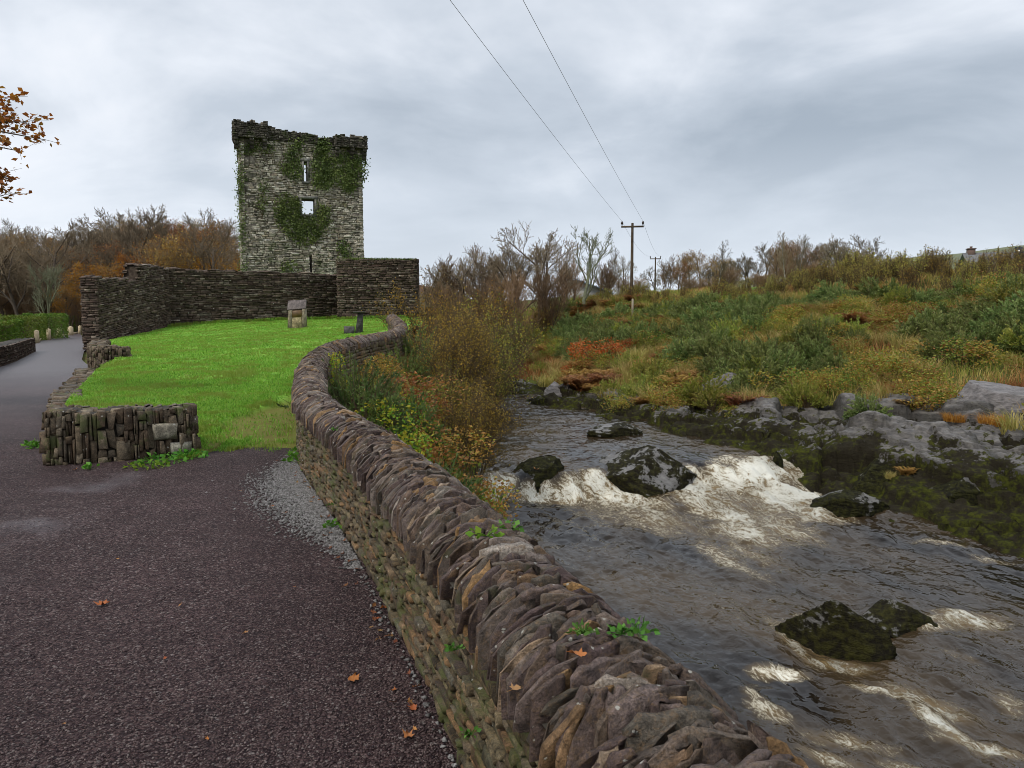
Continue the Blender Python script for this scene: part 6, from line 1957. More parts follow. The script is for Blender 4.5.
def ivy(name, polys, n, label, size=0.16):
    """leaves over a patch of the tower face given by outline in (u, v) on the wall"""
    P = []
    polys = [np.array(p, float) for p in polys]
    while len(P) < n:
        pl = polys[rng.integers(len(polys))]
        lo, hi = pl.min(0), pl.max(0)
        q = rng.uniform(lo, hi)
        inside = False
        for i in range(len(pl)):
            a, b = pl[i], pl[i - 1]
            if (a[1] > q[1]) != (b[1] > q[1]) and q[0] < (b[0] - a[0]) * (q[1] - a[1]) / (b[1] - a[1]) + a[0]: inside = not inside
        if not inside: continue
        if vnoise(q[0] * 2.2, q[1] * 2.2, 9) + rng.uniform(-0.2, 0.4) < 0.40: continue
        if any(a - 0.05 < q[0] < b + 0.05 and c - 0.05 < q[1] < d + 0.05 for a, b, c, d in OPEN): continue
        P.append(q)
    P = np.array(P) + rng.normal(0, 0.17, (n, 2))
    lump = 0.07 + 0.26 * fbm(P[:, 0] * 0.9, P[:, 1] * 0.9, 12, 3)
    W = fF(P[:, 0], P[:, 1], rng.uniform(0.02, 1, n) * lump)
    ax = np.tile(np.array([0, 0, -1.0]), (n, 1))
    V, T = leaves(W, size * rng.uniform(0.6, 1.3, n), rng, aspect=0.8, axis=ax, spread=0.9)
    r = np.clip(0.2 + 0.5 * vnoise(P[:, 0] * 1.5, P[:, 1] * 1.5, 5) + rng.normal(0, 0.2, n), 0, 1)
    g = Geo(); g.add(V, None, T, r=np.repeat(r, 4))
    # woody stems
    m = 14
    i = rng.integers(0, n, m); q = P[i]
    S = []
    for a in q:
        b = a - np.array([rng.normal(0, 0.5), rng.uniform(0.5, 1.6)])
        tt = np.linspace(0, 1, 4)
        U = np.clip(a[0] + (b[0] - a[0]) * tt, 0.05, TW - 0.05); Vv = a[1] + (b[1] - a[1]) * tt
        S.append(np.concatenate([fF(U, Vv, np.full(4, 0.06)), np.full((4, 1), 0.018)], 1))
    V, Q = tubes(np.array(S), 3); g.add(V, Q, r=0.2, m=1)
    o = link(name, g.mesh(name, [m_ivy, m_stem]))
    return tag(o, label, 'ivy')


ivy('ivy_patch', [[(2.6, 9.6), (3.2, 10.3), (4.3, 9.9), (5.0, 9.4), (6.2, 9.6), (6.9, 9.3), (6.7, 8.2), (6.2, 7.2), (5.2, 6.4), (4.4, 6.4), (3.4, 7.2), (2.6, 8.4)]], 4200, 'heart-shaped dark ivy patch around the square window of the tower')
ivy('ivy_patch', [[(5.3, 12.6), (5.5, 11.0), (6.4, 10.7), (7.2, 11.4), (8.3, 10.6), (9.6, 11.3), (9.8, 13.4), (8.4, 13.8), (7.3, 13.6), (6.4, 13.0)]], 4200, 'broad dark ivy mass under the right corner of the tower top')
ivy('ivy_patch', [[(3.0, 12.6), (3.4, 11.7), (4.5, 11.4), (4.8, 12.4), (4.5, 13.2), (4.9, 14.6), (4.2, 14.7), (3.6, 13.6)], [(5.6, 13.2), (6.6, 13.0), (6.9, 14.6), (6.3, 14.8), (5.9, 14.0)]], 2200, 'green ivy patch to the left of the tall slit window on the tower')
ivy('ivy_patch', [[(0.2, 13.4), (1.6, 13.3), (2.6, 13.6), (2.2, 14.0), (0.6, 13.9)]], 500, 'thin green growth below the left corner turret of the tower', size=0.14)
ivy('ivy_patch', [[(2.9, 3.0), (3.0, 5.2), (3.8, 5.0), (4.6, 4.2), (5.0, 3.2)]], 700, 'low ivy at the foot of the tower just above the enclosure wall', size=0.15)
ivy('ivy_patch', [[(7.4, 6.0), (7.9, 5.2), (8.4, 5.4), (8.0, 6.6), (7.6, 7.0)]], 420, 'small bright ivy tuft low on the right side of the tower', size=0.14)
ivy('ivy_patch', [[(-0.08, 2.0), (0.16, 2.0), (0.14, 13.4), (-0.06, 13.4)]], 1300, 'narrow strip of ivy climbing the left edge of the tower', size=0.13)
ivy('ivy_patch', [[(1.3, 9.2), (1.6, 8.6), (2.1, 9.8), (2.0, 11.4), (1.5, 10.8)]], 330, 'thin green tufts in the joints high on the left part of the tower face', size=0.13)

# ------------------------------------------------------------------ moss and grass on the enclosure wall tops
n = 2600
t = rng.uniform(0, 1, n)
X = -11.4 + 5.1 * t; Y = 50.1 + 0.6 * t + rng.uniform(-0.15, 0.5, n)
V, Q, T = blades(np.stack([X, Y, np.full(n, 5.44)], 1), rng.uniform(0.05, 0.22, n), 0.03, rng, lean=1.2, lean_dir=np.array([[0, -0.3, 0]]))
g = Geo(); g.add(V, Q, T, r=np.repeat(rng.uniform(0, 1, n), 5))
tag(link('wall_grass', g.mesh('wall_grass', [m_ivy])), 'dark grass and weeds fringing the top of the castle wall corner', 'wall grass', kind='stuff')

# ------------------------------------------------------------------ stone marker and post on the lawn
m_mark = stone_mat('marker_stone', [(0.17, 0.14, 0.09), (0.24, 0.20, 0.14)], moss=(0.08, 0.08, 0.04), moss_amt=0.15, sc=1.6, bump=0.4)
m_markcap = stone_mat('marker_cap', [(0.10, 0.08, 0.075), (0.14, 0.115, 0.105)], moss_amt=0.1, sc=1.6, bump=0.3)
m_plaque, nt, bs, _ = new_mat('rusty_plaque')
pn = nd(nt, 'ShaderNodeTexNoise', Vector=objpos(nt), Scale=5.0, Detail=5.0)
setin(nt, bs, Base_Color=ramp(nt, pn.outputs[0], [(0.3, (0.07, 0.035, 0.012)), (0.7, (0.16, 0.085, 0.025))]), Roughness=0.6)
m_tan = stone_mat('tan_stone', [(0.26, 0.20, 0.10), (0.34, 0.28, 0.16)], moss_amt=0.1, sc=1.4, bump=0.4)


def prism(g, pts, y0, y1, r=0.5, m=0):
    """outline in x-z extruded in y with slightly softened edges"""
    pts = np.array(pts, float); n = len(pts)
    c = pts.mean(0); ins = c + (pts - c) * 0.965
    V = np.concatenate([np.c_[ins[:, 0], np.full(n, y0), ins[:, 1]], np.c_[pts[:, 0], np.full(n, y0 + 0.02), pts[:, 1]], np.c_[pts[:, 0], np.full(n, y1 - 0.02), pts[:, 1]], np.c_[ins[:, 0], np.full(n, y1), ins[:, 1]]])
    Q = [[k * n + i, k * n + (i + 1) % n, (k + 1) * n + (i + 1) % n, (k + 1) * n + i] for k in range(3) for i in range(n)]
    T = [[0, i + 1, i] for i in range(1, n - 1)] + [[3 * n, 3 * n + i, 3 * n + i + 1] for i in range(1, n - 1)]
    g.add(V, Q, T, r=r, m=m)


_p = hit(297, 328, lawn_surface, 20, 49)
YM = float(_p[1])
zM = float(lawn_surface(np.array([-11.2]), np.array([YM]))[0])
mk = empty('stone_marker', (at(297, 328, YM)[0], YM, zM), R(8))
tag(mk, 'stone information marker with a sloping cap and rusty plaque on the lawn', 'stone marker')
hM = 1.14
g = Geo(); prism(g, [(-0.46, -0.15), (-0.22, -0.15), (-0.20, hM - 0.20), (-0.40, hM - 0.24)], -0.28, 0.45, r=0.3); link('side_slab', g.mesh('side_slab', [m_mark]), mk)
g = Geo(); prism(g, [(0.28, -0.15), (0.47, -0.15), (0.48, hM - 0.14), (0.32, hM - 0.16)], -0.25, 0.45, r=0.6); link('side_slab', g.mesh('side_slab', [m_mark]), mk)
g = Geo(); prism(g, [(-0.217, -0.15), (0.277, -0.15), (0.277, 0.56), (-0.207, 0.54)], -0.275, 0.40, r=0.5); link('base_stone', g.mesh('base_stone', [m_tan]), mk)
g = Geo(); prism(g, [(-0.204, 0.565), (0.297, 0.575), (0.31, hM - 0.2), (-0.195, hM - 0.24)], -0.265, 0.36, r=0.5); link('plaque', g.mesh('plaque', [m_plaque]), mk)
g = Geo()
M = np.eye(4); M[:3, :3] = np.array(Matrix.Rotation(R(52), 3, 'X')) @ np.array(Matrix.Rotation(R(-7), 3, 'Y')); M[:3, 3] = (0.02, -0.02, hM - 0.06)
g.box((-0.49, -0.16, -0.06), (0.49, 0.46, 0.06), M=M)
o = link('cap_slab', g.mesh('cap_slab', [m_markcap]), mk)
bv = o.modifiers.new('bevel', 'BEVEL'); bv.width = 0.02; bv.segments = 2

_p = hit(356, 333, lawn_surface, 15, 46)
YB = float(_p[1])
pb = at(357, 334, YB)
zB = float(lawn_surface(np.array([pb[0]]), np.array([YB]))[0])
post = empty('stone_post', (pb[0], YB, zB), R(10))
tag(post, 'dark slanting stone post with a thin flat top and a low block at its foot', 'stone seat')
m_dark = stone_mat('dark_seat_stone', [(0.045, 0.04, 0.038), (0.085, 0.078, 0.072)], moss_amt=0.1, sc=1.2, bump=0.3)
g = Geo(); prism(g, [(-0.10, -0.15), (0.22, -0.15), (0.25, 0.80), (0.06, 0.80)], -0.2, 0.2, r=0.3); link('shaft', g.mesh('shaft', [m_dark]), post)
g = Geo(); prism(g, [(-0.12, 0.805), (0.34, 0.815), (0.34, 0.87), (-0.13, 0.855)], -0.3, 0.3, r=0.6); link('top_slab', g.mesh('top_slab', [m_dark]), post)
g = Geo(); prism(g, [(-0.50, -0.12), (-0.105, -0.12), (-0.09, 0.26), (-0.5, 0.27)], -0.24, 0.24, r=0.9); link('foot_block', g.mesh('foot_block', [m_dark]), post)

# ------------------------------------------------------------------ power poles and wires
m_pole = bark_mat('creosoted_pole', (0.055, 0.04, 0.028), (0.10, 0.075, 0.05), sc=3.0, objvar=0.1)
m_wire, nt, bs, _ = new_mat('wire'); setin(nt, bs, Base_Color=(0.16, 0.16, 0.17), Roughness=0.5, Metallic=0.0)
m_ceramic, nt, bs, _ = new_mat('insulator'); setin(nt, bs, Base_Color=(0.035, 0.022, 0.018), Roughness=0.25)
m_sleeve, nt, bs, _ = new_mat('pale_guard'); setin(nt, bs, Base_Color=(0.30, 0.25, 0.17), Roughness=0.7)


def pole(px_, ytop, Y, arm, label):
    top = at(px_, ytop, Y)
    z0 = gz(top[0], Y)
    H = top[2] - z0
    r = empty('power_pole', (top[0], Y, z0), R(-8))
    tag(r, label, 'power pole')
    g = Geo(); V, Q = tubes(np.array([[[0, 0, -0.4, 0.13], [0.0, 0, H * 0.5, 0.11], [0, 0, H, 0.09]]]), 10); g.add(V, Q)
    link('post', g.mesh('post', [m_pole], smooth=True), r)
    g = Geo(); g.box((-arm / 2, -0.06, H - 0.32), (arm / 2, 0.06, H - 0.20)); link('crossarm', g.mesh('crossarm', [m_pole]), r)
    tips = []
    for s in (-1, 1):
        g = Geo(); V, Q = tubes(np.array([[[s * (arm / 2 - 0.06), 0, H - 0.20, 0.02], [s * (arm / 2 - 0.06), 0, H - 0.08, 0.05], [s * (arm / 2 - 0.06), 0, H - 0.03, 0.085], [s * (arm / 2 - 0.06), 0, H + 0.05, 0.085], [s * (arm / 2 - 0.06), 0, H + 0.13, 0.04]]]), 8); g.add(V, Q)
        link('insulator', g.mesh('insulator', [m_ceramic], smooth=True), r)
        c, s_ = math.cos(R(-8)), math.sin(R(-8))
        tips.append(np.array([top[0] + s * (arm / 2 - 0.06) * c, Y + s * (arm / 2 - 0.06) * s_, z0 + H + 0.13]))
    return r, tips, z0, H


p1, t1, z1_, H1_ = pole(632.5, 223, 56, 1.62, 'nearer and taller wooden power pole with a crossarm at the top of the bank')
p2, t2, _, _ = pole(655.5, 257, 112, 1.6, 'smaller distant power pole with a crossarm beyond the green field')
# pale marker post standing in the grass before the pole
pp = hit(632, 309)
pm = at(632.5, 311, 48); g = Geo()
zq = gz(pm[0], 48.0)
V, Q = tubes(np.array([[[0, 0, -0.2, 0.07], [0, 0, 0.7, 0.07], [0, 0, 1.25, 0.065], [0, 0, 1.29, 0.03]]]), 8); g.add(V, Q)
tag(link('marker_post', g.mesh('marker_post', [m_sleeve], smooth=True), loc=(pm[0], 48.0, zq)), 'pale wooden post in the long grass in front of the nearer power pole', 'post')


def wire(a, b, sag, rad, label):
    t = np.linspace(0, 1, 40)[:, None]
    P = a * (1 - t) + b * t; P[:, 2] -= sag * 4 * t[:, 0] * (1 - t[:, 0])
    V, Q = tubes(np.concatenate([P, np.full((40, 1), rad)], 1)[None], 5)
    g = Geo(); g.add(V, Q)
    tag(link('power_line', g.mesh('power_line', [m_wire])), label, 'power line')


n0 = at(450, 0, 18.8); n1 = at(523, 0, 18.8)
for a, n_, lb in ((t1[0], n0, 'left power line running from the near pole up out of the picture'), (t1[1], n1, 'right power line running from the near pole up out of the picture')):
    d_ = n_ - a
    # carry on past the frame to the next (unseen) pole
    end = a + d_ * 2.05; end[2] = 10.6
    k = 1 / 2.05
    sag = ((a[2] * (1 - k) + end[2] * k) - n_[2]) / (4 * k * (1 - k))
    wire(a, end, sag, 0.007, lb)
wire(t1[0], t2[0], 0.7, 0.008, 'left power line sagging between the two poles')
wire(t1[1], t2[1], 0.7, 0.008, 'right power line sagging between the two poles')

# ------------------------------------------------------------------ house and shed on the plateau
m_slate, nt, bs, _ = new_mat('house_slate')
bk = nd(nt, 'ShaderNodeTexBrick', Vector=nd(nt, 'ShaderNodeTexCoord').outputs['Object'], Scale=3.0)
setin(nt, bk, Color1=(0.12, 0.12, 0.125), Color2=(0.17, 0.165, 0.165), Mortar=(0.07, 0.07, 0.07))
nn = nd(nt, 'ShaderNodeTexNoise', Vector=objpos(nt), Scale=0.9, Detail=5.0)
setin(nt, bs, Base_Color=mixc(nt, 1.0, bk.outputs[0], ramp(nt, nn.outputs[0], [(0.3, 0.7), (0.7, 1.3)]), 'MULTIPLY'), Roughness=0.6)
m_render, nt, bs, _ = new_mat('grey_render')
nn = nd(nt, 'ShaderNodeTexNoise', Vector=objpos(nt), Scale=1.5, Detail=6.0)
setin(nt, bs, Base_Color=ramp(nt, nn.outputs[0], [(0.3, (0.22, 0.21, 0.19)), (0.7, (0.33, 0.32, 0.29))]), Roughness=0.9)
m_brick, nt, bs, _ = new_mat('chimney_brick'); setin(nt, bs, Base_Color=(0.12, 0.075, 0.06), Roughness=0.9)
m_glass, nt, bs, _ = new_mat('dark_pane'); setin(nt, bs, Base_Color=(0.02, 0.025, 0.03), Roughness=0.1)
HY = 62.0
hl = at(964, 251, HY)
hz = gz(hl[0] + 4, HY + 3)
L_, Wd = 15.0, 6.5
hs = empty('house', (hl[0], HY, hz), R(-14))
tag(hs, 'grey slate-roofed house with two chimneys half hidden behind the top of the bank', 'house')
ridge = hl[2] - hz - 0.15
eav = ridge - 2.3
g = Geo(); g.box((0.2, -Wd / 2, -0.8), (L_ - 0.2, Wd / 2, eav - 0.02))
g.add([[0.2, -Wd / 2, eav - 0.02], [0.2, Wd / 2, eav - 0.02], [0.2, 0, ridge - 0.12], [L_ - 0.2, -Wd / 2, eav - 0.02], [L_ - 0.2, Wd / 2, eav - 0.02], [L_ - 0.2, 0, ridge - 0.12]], None, [[0, 2, 1], [3, 4, 5]])
link('wall', g.mesh('wall', [m_render]), hs)
g = Geo()
for s in (-1, 1):
    e = Wd / 2 + 0.35; ez = eav - 0.24
    V = [[-0.1, 0, ridge], [L_ + 0.1, 0, ridge], [L_ + 0.1, s * e, ez], [-0.1, s * e, ez]]
    V = V + [[x, y, z - 0.14] for x, y, z in V]
    g.add(V, [[0, 1, 2, 3], [7, 6, 5, 4], [2, 6, 7, 3], [0, 3, 7, 4], [1, 5, 6, 2]])
rf = link('roof', g.mesh('roof', [m_slate]), hs)
for x in (0.5, 10.4):
    g = Geo(); g.box((x - 0.26, -0.24, ridge - 0.5), (x + 0.26, 0.24, ridge + 0.28)); g.box((x - 0.31, -0.29, ridge + 0.282), (x + 0.31, 0.29, ridge + 0.34))
    ch = link('chimney', g.mesh('chimney', [m_brick]), rf)
    # pots belong to the chimney stack
    V, Q = tubes(np.array([[[x, 0, ridge + 0.342, 0.11], [x, 0, ridge + 0.42, 0.1], [x, 0, ridge + 0.5, 0.11], [x, 0, ridge + 0.501, 0.02]]]), 8)
    g2 = Geo(); g2.add(V, Q); link('chimney_pot', g2.mesh('chimney_pot', [m_brick]), rf)
for x in (2.5, 6.0, 9.5):
    g = Geo(); g.box((x, -Wd / 2 - 0.03, 1.0), (x + 1.0, -Wd / 2 + 0.03, 2.1)); w_ = link('window', g.mesh('window', [m_glass]), hs)

SY = 72.0
sl = at(588, 281, SY); sz = gz(sl[0], SY)
sh = empty('shed', (sl[0], SY, sz), R(20))
tag(sh, 'small shed with a pale blue sloping roof behind the bare trees', 'shed')
hS = sl[2] - sz
m_blue, nt, bs, _ = new_mat('blue_sheeting')
wv = nd(nt, 'ShaderNodeTexWave', Vector=nd(nt, 'ShaderNodeTexCoord').outputs['Object'], Scale=4.0)
setin(nt, bs, Base_Color=mixc(nt, wv.outputs[0], (0.22, 0.32, 0.46), (0.32, 0.42, 0.55)), Roughness=0.45)
g = Geo(); g.box((-1.6, -1.4, -0.5), (1.6, 1.4, hS - 1.0)); link('wall', g.mesh('wall', [m_render]), sh)
g = Geo()
V = [[-1.9, -1.7, hS + 0.1], [-1.9, 1.7, hS + 0.1], [1.9, 1.7, hS - 1.15], [1.9, -1.7, hS - 1.15]]
V = V + [[x, y, z - 0.1] for x, y, z in V]
g.add(V, [[0, 3, 2, 1], [4, 5, 6, 7], [0, 1, 5, 4], [1, 2, 6, 5], [2, 3, 7, 6], [3, 0, 4, 7]]); link('roof', g.mesh('roof', [m_blue]), sh)
g = Geo(); V = [[-1.6, -1.4, hS - 1.02], [-1.6, 1.4, hS - 1.02], [-1.6, 1.4, hS - 0.05], [-1.6, -1.4, hS - 0.05], [1.5, -1.4, hS - 1.02], [1.5, 1.4, hS - 1.02]]
g.add(V, [[0, 1, 2, 3]], [[0, 3, 4], [1, 5, 2]]); link('gable', g.mesh('gable', [m_render]), sh)

# ------------------------------------------------------------------ along the road: low wall, hedges, posts
rng = np.random.default_rng(610)
lw = empty('roadside_wall', (-21.5, 33.0, 0)); tag(lw, 'low dark stone wall along the far side of the road, under the hedge', 'roadside wall')
g = Geo()
a_ = on_z(-60, 385, 0)[:2]; b_ = on_z(33, 351.5, 0)[:2]
rubble_wall(g, [b_, (a_ + b_) / 2 + np.array([0.3, 0]), a_], -0.5, 0.0, lambda s: 0.66 + 0.02 * np.sin(s * 3), (0.08, 0.16), (0.2, 0.5), rng, depth=0.12, proud=0.04, capr=(0.02, 0.06))
child('masonry', g.mesh('masonry', [m_bawn, m_mortar]), lw)


def hedge(p0, p1, w, h, label, n=9000, base=0.0):
    p0 = np.array(p0, float); p1 = np.array(p1, float); L = np.linalg.norm(p1 - p0)
    rng = np.random.default_rng(int(L * 100))
    c = (p0 + p1) / 2; ang = math.atan2(p1[1] - p0[1], p1[0] - p0[0])
    P = np.stack([rng.uniform(-L / 2, L / 2, n), rng.uniform(-w / 2, w / 2, n), h * rng.uniform(0.0, 1, n)], 1)
    f = rng.integers(0, 5, n); dd = rng.uniform(0, 0.12, n)
    P[f == 0, 1] = (-w / 2 + dd)[f == 0]; P[f == 1, 1] = (w / 2 - dd)[f == 1]; P[f == 2, 2] = (h - dd)[f == 2]; P[f == 3, 0] = (-L / 2 + dd)[f == 3]; P[f == 4, 0] = (L / 2 - dd)[f == 4]
    P += (np.stack([fbm(P[:, 0] * 2, P[:, 2] * 2, 3, 2), fbm(P[:, 0] * 2, P[:, 2] * 2, 4, 2), fbm(P[:, 0] * 1.6, P[:, 1] * 1.6, 5, 2)], 1) - 0.5) * 0.35
    V, T = leaves(P, 0.10 * rng.uniform(0.6, 1.3, n), rng, aspect=0.7)
    g = Geo(); g.add(V, None, T, r=np.repeat(np.clip(rng.uniform(0, 1, n) * 0.6 + 0.4 * vnoise(P[:, 0] * 1.3, P[:, 2] * 2, 8), 0, 1), 4))
    k = 24; S = []
    for i in range(k):
        x = -L / 2 + L * (i + 0.5) / k
        S.append([[x, 0, -0.1, 0.03], [x + rng.normal(0, 0.1), rng.normal(0, w * 0.2), h * 0.5, 0.02], [x + rng.normal(0, 0.2), rng.normal(0, w * 0.3), h * 0.9, 0.008]])
    V, Q = tubes(np.array(S), 4); g.add(V, Q, m=1, r=0.3)
    o = link('hedge', g.mesh('hedge', [m_hedge, m_stem]), loc=(c[0], c[1], base)); o.rotation_euler = (0, 0, ang)
    return tag(o, label, 'hedge')


def gxy(px_, Y): return ((px_ - 512) / FPX * Y, Y)
hedge(gxy(-45, 33), gxy(8, 36), 1.6, 1.5, 'bright green clipped hedge end at the left edge above the roadside wall')
hedge(gxy(13, 50), gxy(36, 58), 1.8, 1.75, 'long clipped hedge with brownish leaves behind the roadside wall')
hedge(gxy(38, 58), gxy(57, 63), 2.0, 1.95, 'green clipped hedge block at the bend of the road')
hedge(gxy(72, 92), gxy(95, 95), 2.0, 1.9, 'dark hedge beyond the posts where the road goes out of sight')
m_post, nt, bs, _ = new_mat('pale_timber')
pn = nd(nt, 'ShaderNodeTexNoise', Vector=objpos(nt), Scale=8.0, Detail=4.0)
setin(nt, bs, Base_Color=ramp(nt, pn.outputs[0], [(0.3, (0.34, 0.26, 0.15)), (0.7, (0.50, 0.41, 0.27))]), Roughness=0.8)
posts = [(37.5, 51), (49.5, 58), (60.5, 65), (71.5, 73), (81, 81)]
for k, (px_, Y) in enumerate(posts):
    x, y = gxy(px_, Y)
    wpost = (0.11, 0.11, 0.16, 0.18, 0.13)[k]
    g = Geo(); g.box((-wpost, -wpost, -0.2), (wpost, wpost, 0.78)); 
    g.add([[-wpost, -wpost, 0.782], [wpost, -wpost, 0.782], [wpost, wpost, 0.782], [-wpost, wpost, 0.782], [0, 0, 0.88]], None, [[0, 1, 4], [1, 2, 4], [2, 3, 4], [3, 0, 4]])
    lab = ('pale roadside post nearest the dark stone wall', 'second pale roadside post from the stone wall, before the green hedge', 'pale roadside post in the middle of the row of five', 'widest pale roadside post, fourth from the stone wall', 'farthest pale roadside post, beside the castle wall')[k]
    tag(link('roadside_post', g.mesh('roadside_post', [m_post]), loc=(x, y, 0)), lab, 'post', 'pale posts along the road')
g = Geo()
kp = np.array([gxy(30, 46), *[gxy(a + 0.5, b + 0.8) for a, b in posts], gxy(90, 90)])
for a, b in zip(kp[:-1], kp[1:]):
    e = (b - a); L = np.linalg.norm(e); M = np.eye(4); M[:2, 0] = e / L; M[:2, 1] = [-e[1] / L, e[0] / L]; M[:2, 3] = a
    g.box((0, 0.25, -0.1), (L - 0.02, 0.5, 0.13), M=M)
tag(link('kerb', g.mesh('kerb', [m_post])), kind='structure')

# ------------------------------------------------------------------ weeds and ferns on and by the walls
rng = np.random.default_rng(700)


def rosette(name, P, seed, n, size, H, mat, label, cat, lfs=1.0):
    r_ = np.random.default_rng(seed)
    a = r_.uniform(0, 6.28, n); q = size * np.sqrt(r_.uniform(0, 1, n))
    pts = np.stack([np.cos(a) * q, np.sin(a) * q, H * r_.uniform(0.1, 1, n) * (1 - 0.6 * (q / size) ** 2)], 1)
    ax = np.stack([np.cos(a), np.sin(a), np.full(n, 0.35)], 1)
    V, T = leaves(pts, lfs * r_.uniform(0.6, 1.3, n), r_, aspect=0.75, axis=ax, spread=0.55)
    g = Geo(); g.add(V, None, T, r=np.repeat(r_.uniform(0, 1, n), 4))
    b = np.zeros((n, 3)); S = np.stack([np.c_[b, np.full(n, 0.0016)], np.c_[pts * 0.6, np.full(n, 0.0014)], np.c_[pts, np.full(n, 0.001)]], 1)
    V, Q = tubes(S[: min(n, 60)], 3); g.add(V, Q, r=0.2)
    return tag(link(name, g.mesh(name, [mat]), loc=tuple(P)), label, cat)


m_weed = leaf_mat('wall_weed', [(0.05, 0.12, 0.02), (0.08, 0.19, 0.03), (0.13, 0.25, 0.045)], trans=0.3, objvar=0.15)


def on_wall(px_, py_, v=0.845):
    p = on_z(px_, py_, v)
    return p


rosette('wall_fern', on_wall(638, 632), 1, 34, 0.042, 0.022, m_weed, 'bright green leafy weed on the coping, nearest the camera on the river side', 'weed', 0.021)
rosette('wall_fern', on_wall(622, 634), 5, 20, 0.03, 0.02, m_weed, 'small green weed touching the larger one on the coping', 'weed', 0.018)
rosette('wall_fern', on_wall(584, 633), 2, 26, 0.032, 0.025, m_weed, 'yellow-green sprig rooted in the middle of the coping', 'weed', 0.018)
rosette('wall_fern', on_wall(508, 531, 0.8), 3, 34, 0.05, 0.035, m_weed, 'green weed on the river edge of the coping, well along the wall', 'weed', 0.026)
rosette('wall_fern', on_wall(487, 536, 0.82), 4, 20, 0.05, 0.03, m_lime, 'faint yellowish moss tuft on the coping beside the farther green weed', 'weed', 0.03)
p = on_z(303, 462, 0); rosette('base_weed', p, 6, 110, 0.2, 0.16, m_fern, 'clump of green weeds at the foot of the wall near the lawn path', 'weed', 0.06)
p = on_z(312, 470, 0); rosette('base_weed', p, 7, 40, 0.12, 0.07, m_lime, 'low yellow-green weeds in the pale gravel at the foot of the wall', 'weed', 0.045)
p = on_z(332, 529, 0); rosette('base_weed', p, 8, 40, 0.07, 0.07, m_fern, 'single small green weed against the wall beside the drive', 'weed', 0.035)
for (px_, py_, sd, nn_, sz_, lb) in ((165, 462, 11, 130, 0.30, 'largest green weed clump along the foot of the short wall'), (188, 458, 12, 90, 0.22, 'green weeds at the pale end stone of the short wall'), (148, 468, 13, 60, 0.2, 'flat green weeds spreading on the gravel before the short wall'), (91, 470, 14, 16, 0.06, 'tiny green weed alone on the gravel before the short wall'), (36, 447, 15, 60, 0.14, 'green weeds at the outer corner of the short wall')):
    p = on_z(px_, py_, 0); rosette('base_weed', p, sd, nn_, sz_, 0.09, m_fern if sd != 13 else m_lime, lb, 'weed', 0.055)
# greenery between the stones of the inner face
for (px_, py_, sd, lb) in ((330, 505, 21, 'little green fern growing from the wall face beyond the pale gravel'), (455, 650, 22, 'small green fern in the wall face beside the near drive'), (470, 735, 23, 'green sprig low in the wall face at the bottom of the picture'), (335, 430, 24, 'leafy sprig growing from the wall face near its bend')):
    d = ray(px_, py_); ts = np.linspace(1.2, 14, 3000)
    X = d[0] / d[1] * ts; Z = CAM_Z + d[2] / d[1] * ts
    k = int(np.argmax(X > wall_x(ts) - 0.225))
    rosette('wall_fern', (X[k], ts[k], Z[k]), sd, 14, 0.025, 0.02, m_weed, lb, 'fern', 0.018)
# grasses spilling onto the edging and the retaining wall, and along the outer edge of the coping far off
n = 5200
t = rng.uniform(0, 1, n); ep = np.array(epts)
ei = np.minimum((t * (len(ep) - 1)).astype(int), len(ep) - 2); fr = t * (len(ep) - 1) - ei
B2 = ep[ei] * (1 - fr[:, None]) + ep[ei + 1] * fr[:, None]
X = B2[:, 0] + rng.uniform(0.1, 1.6, n); Y = B2[:, 1] + rng.uniform(0, 0.2, n)
V, Q, T = blades(np.stack([X, Y, lawn_surface(X, Y) - 0.01], 1), rng.uniform(0.04, 0.12, n), 0.01, rng, lean=1.1, lean_dir=np.array([[-0.25, -0.1, 0]]))
g = Geo(); g.add(V, Q, T, r=np.repeat(rng.uniform(0, 1, n), 5))
tag(link('verge_grass', g.mesh('verge_grass', [m_blade])), 'longer grass along the edging of the lawn', 'grass', kind='stuff')
n = 5000
X = rng.uniform(-21.9, -6.5, n); Y = np.interp(X, [-21.5, -11.6, -11.4, -6.2], [48.0, 54.2, 50.0, 50.5]) - rng.uniform(0.1, 0.5, n)
V, Q, T = blades(np.stack([X, Y, lawn_surface(X, Y)], 1), rng.uniform(0.08, 0.3, n), 0.035, rng, lean=1.0)
g = Geo(); g.add(V, Q, T, r=np.repeat(rng.uniform(0, 1, n), 5))
tag(link('wall_foot_grass', g.mesh('wall_foot_grass', [m_blade])), 'uncut green grass along the foot of the castle wall', 'grass', kind='stuff')

# ------------------------------------------------------------------ fallen leaves on the drive
m_fall = leaf_mat('fallen_leaf', [(0.26, 0.08, 0.025), (0.36, 0.14, 0.045), (0.30, 0.18, 0.07)], trans=0.0, objvar=0.12)


def fallen(seed, s):
    r_ = np.random.default_rng(seed)
    k = 14; a = np.linspace(0, 2 * math.pi, k, endpoint=False)
    rad = s * (0.62 + 0.38 * (np.arange(k) % 2)) * r_.uniform(0.6, 1.15, k); rad[0] *= 1.25
    x = np.cos(a) * rad; y = np.sin(a) * rad * 0.75
    z = 0.12 * s + 0.5 * (rad ** 2) / s * r_.uniform(0.0, 1.4, k)
    V = np.concatenate([np.c_[x, y, z], [[0, 0, 0.06 * s]], [[-s * 1.6, 0.1 * s, 0.05 * s]]])
    T = [[i, (i + 1) % k, k] for i in range(k)] + [[k // 2, k // 2 + 1, k + 1]]
    return make_mesh('fallen_leaf', V, None, np.array(T), attrs={'r': np.full(len(V), r_.uniform(0, 1))}, mats=[m_fall])


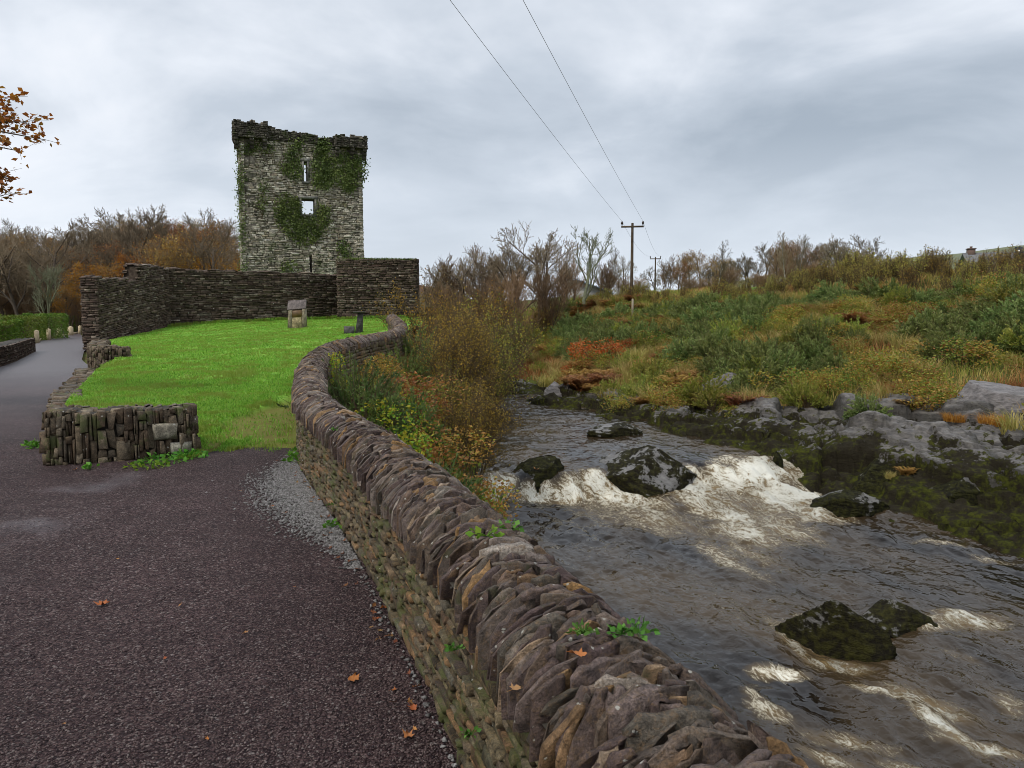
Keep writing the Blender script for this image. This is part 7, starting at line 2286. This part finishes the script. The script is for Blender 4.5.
FL = [(103, 602, 0.045, 'curled orange leaf alone on the open drive'), (353, 676, 0.045, 'brightest orange lobed leaf on the drive near the wall'), (165, 655, 0.016, 'small orange leaf on the drive below the curled one'), (246, 629, 0.016, 'small orange leaf in the middle of the drive'),
      (322, 501, 0.03, 'orange leaf on the purple gravel beside the pale gravel'), (386, 605, 0.03, 'orange leaf at the foot of the wall, by the drive edge'), (413, 704, 0.03, 'dull orange leaf low at the foot of the near wall'), (408, 733, 0.035, 'lower dull orange leaf near the foot of the wall'),
      (240, 492, 0.02, 'small orange leaf on the drive toward the lawn path'), (272, 507, 0.025, 'tan leaf on the drive left of the pale gravel'), (180, 603, 0.015, 'tiny red-brown leaf near the curled orange leaf'), (376, 616, 0.025, 'brown leaf lying beside the wall foot leaf'),
      (394, 686, 0.016, 'small pale yellow leaf near the brightest orange leaf'), (415, 725, 0.014, 'tiny pale leaf at the foot of the near wall'), (207, 735, 0.014, 'small tan leaf at the bottom of the drive'), (64, 722, 0.012, 'tiny pale speck of leaf at the lower left of the drive'), (75, 470, 0.03, 'orange leaf against the foot of the short wall'), (285, 513, 0.02, 'small brown leaf near the tan one'), (294, 585, 0.014, 'tiny yellowish leaf right of mid drive'), (118, 558, 0.014, 'tiny tan leaf left of mid drive')]
for k, (px_, py_, s, lb) in enumerate(FL):
    p = on_z(px_, py_, 0.012)
    o = link('fallen_leaf', fallen(800 + k, s), loc=(p[0], p[1], zg(np.array([p[0]]), np.array([p[1]]))[0] + 0.006))
    o.rotation_euler = (rng.normal(0, 0.15), rng.normal(0, 0.15), rng.uniform(0, 6.28))
    tag(o, lb, 'leaf', 'fallen leaves on the drive')
for k, (px_, py_, lb) in enumerate(((579, 655, 'orange leaf caught between the near coping stones'), (514, 690, 'rust leaf lodged on the inner edge of the coping'), (536, 470, 'orange leaf on the coping well along the wall'))):
    p = on_z(px_, py_, 0.86); o = link('fallen_leaf', fallen(840 + k, 0.02), loc=tuple(p)); o.rotation_euler = (0.3, 0.2, k)
    tag(o, lb, 'leaf', 'leaves on the coping')

m_wet = leaf_mat('wet_fallen_leaf', [(0.10, 0.045, 0.02), (0.20, 0.085, 0.03), (0.15, 0.09, 0.045)], trans=0.0, objvar=0.3)
protos = []
for k in range(4):
    me = fallen(860 + k, 0.022); me.materials.clear(); me.materials.append(m_wet); protos.append(me)
for k in range(46):
    Y = rng.uniform(3.0, 9.2); X = float(wall_x(Y)) - 0.2 - abs(rng.normal(0, 0.10)) - 0.02
    o = link('fallen_leaf', protos[k % 4], loc=(X, Y, float(zg(np.array([X]), np.array([Y]))[0]) + 0.016)); o.rotation_euler = (rng.normal(0, 0.25), rng.normal(0, 0.25), rng.uniform(0, 6.28))
    tag(o, 'small wet brown leaf among those gathered along the foot of the long wall', 'leaf', 'wet leaves along the foot of the long wall')
for k in range(34):
    Y = 9.9 + 12 * rng.uniform(0, 1) ** 1.6; X = rng.uniform(-0.9, -0.25) * 0.42 * Y - 1.2
    X = float(np.clip(X, np.interp(Y, EDGE_Y, EDGE_X) + 0.4, wall_x(Y) - 0.4))
    o = link('fallen_leaf', protos[k % 4], loc=(X, Y, float(lawn_surface(np.array([X]), np.array([Y]))[0]) + 0.035)); o.rotation_euler = (rng.normal(0, 0.25), rng.normal(0, 0.25), rng.uniform(0, 6.28))
    tag(o, 'small brown leaf fallen on the green lawn', 'leaf', 'leaves fallen on the lawn')

for k_ in (gorse, broom, bramble, bracken, redbush, strawt, sapl, sapb): k_.done()
for o in scene.objects:
    if o.parent is None and o.get('category') and not o.get('kind'):
        o['kind'] = 'thing'
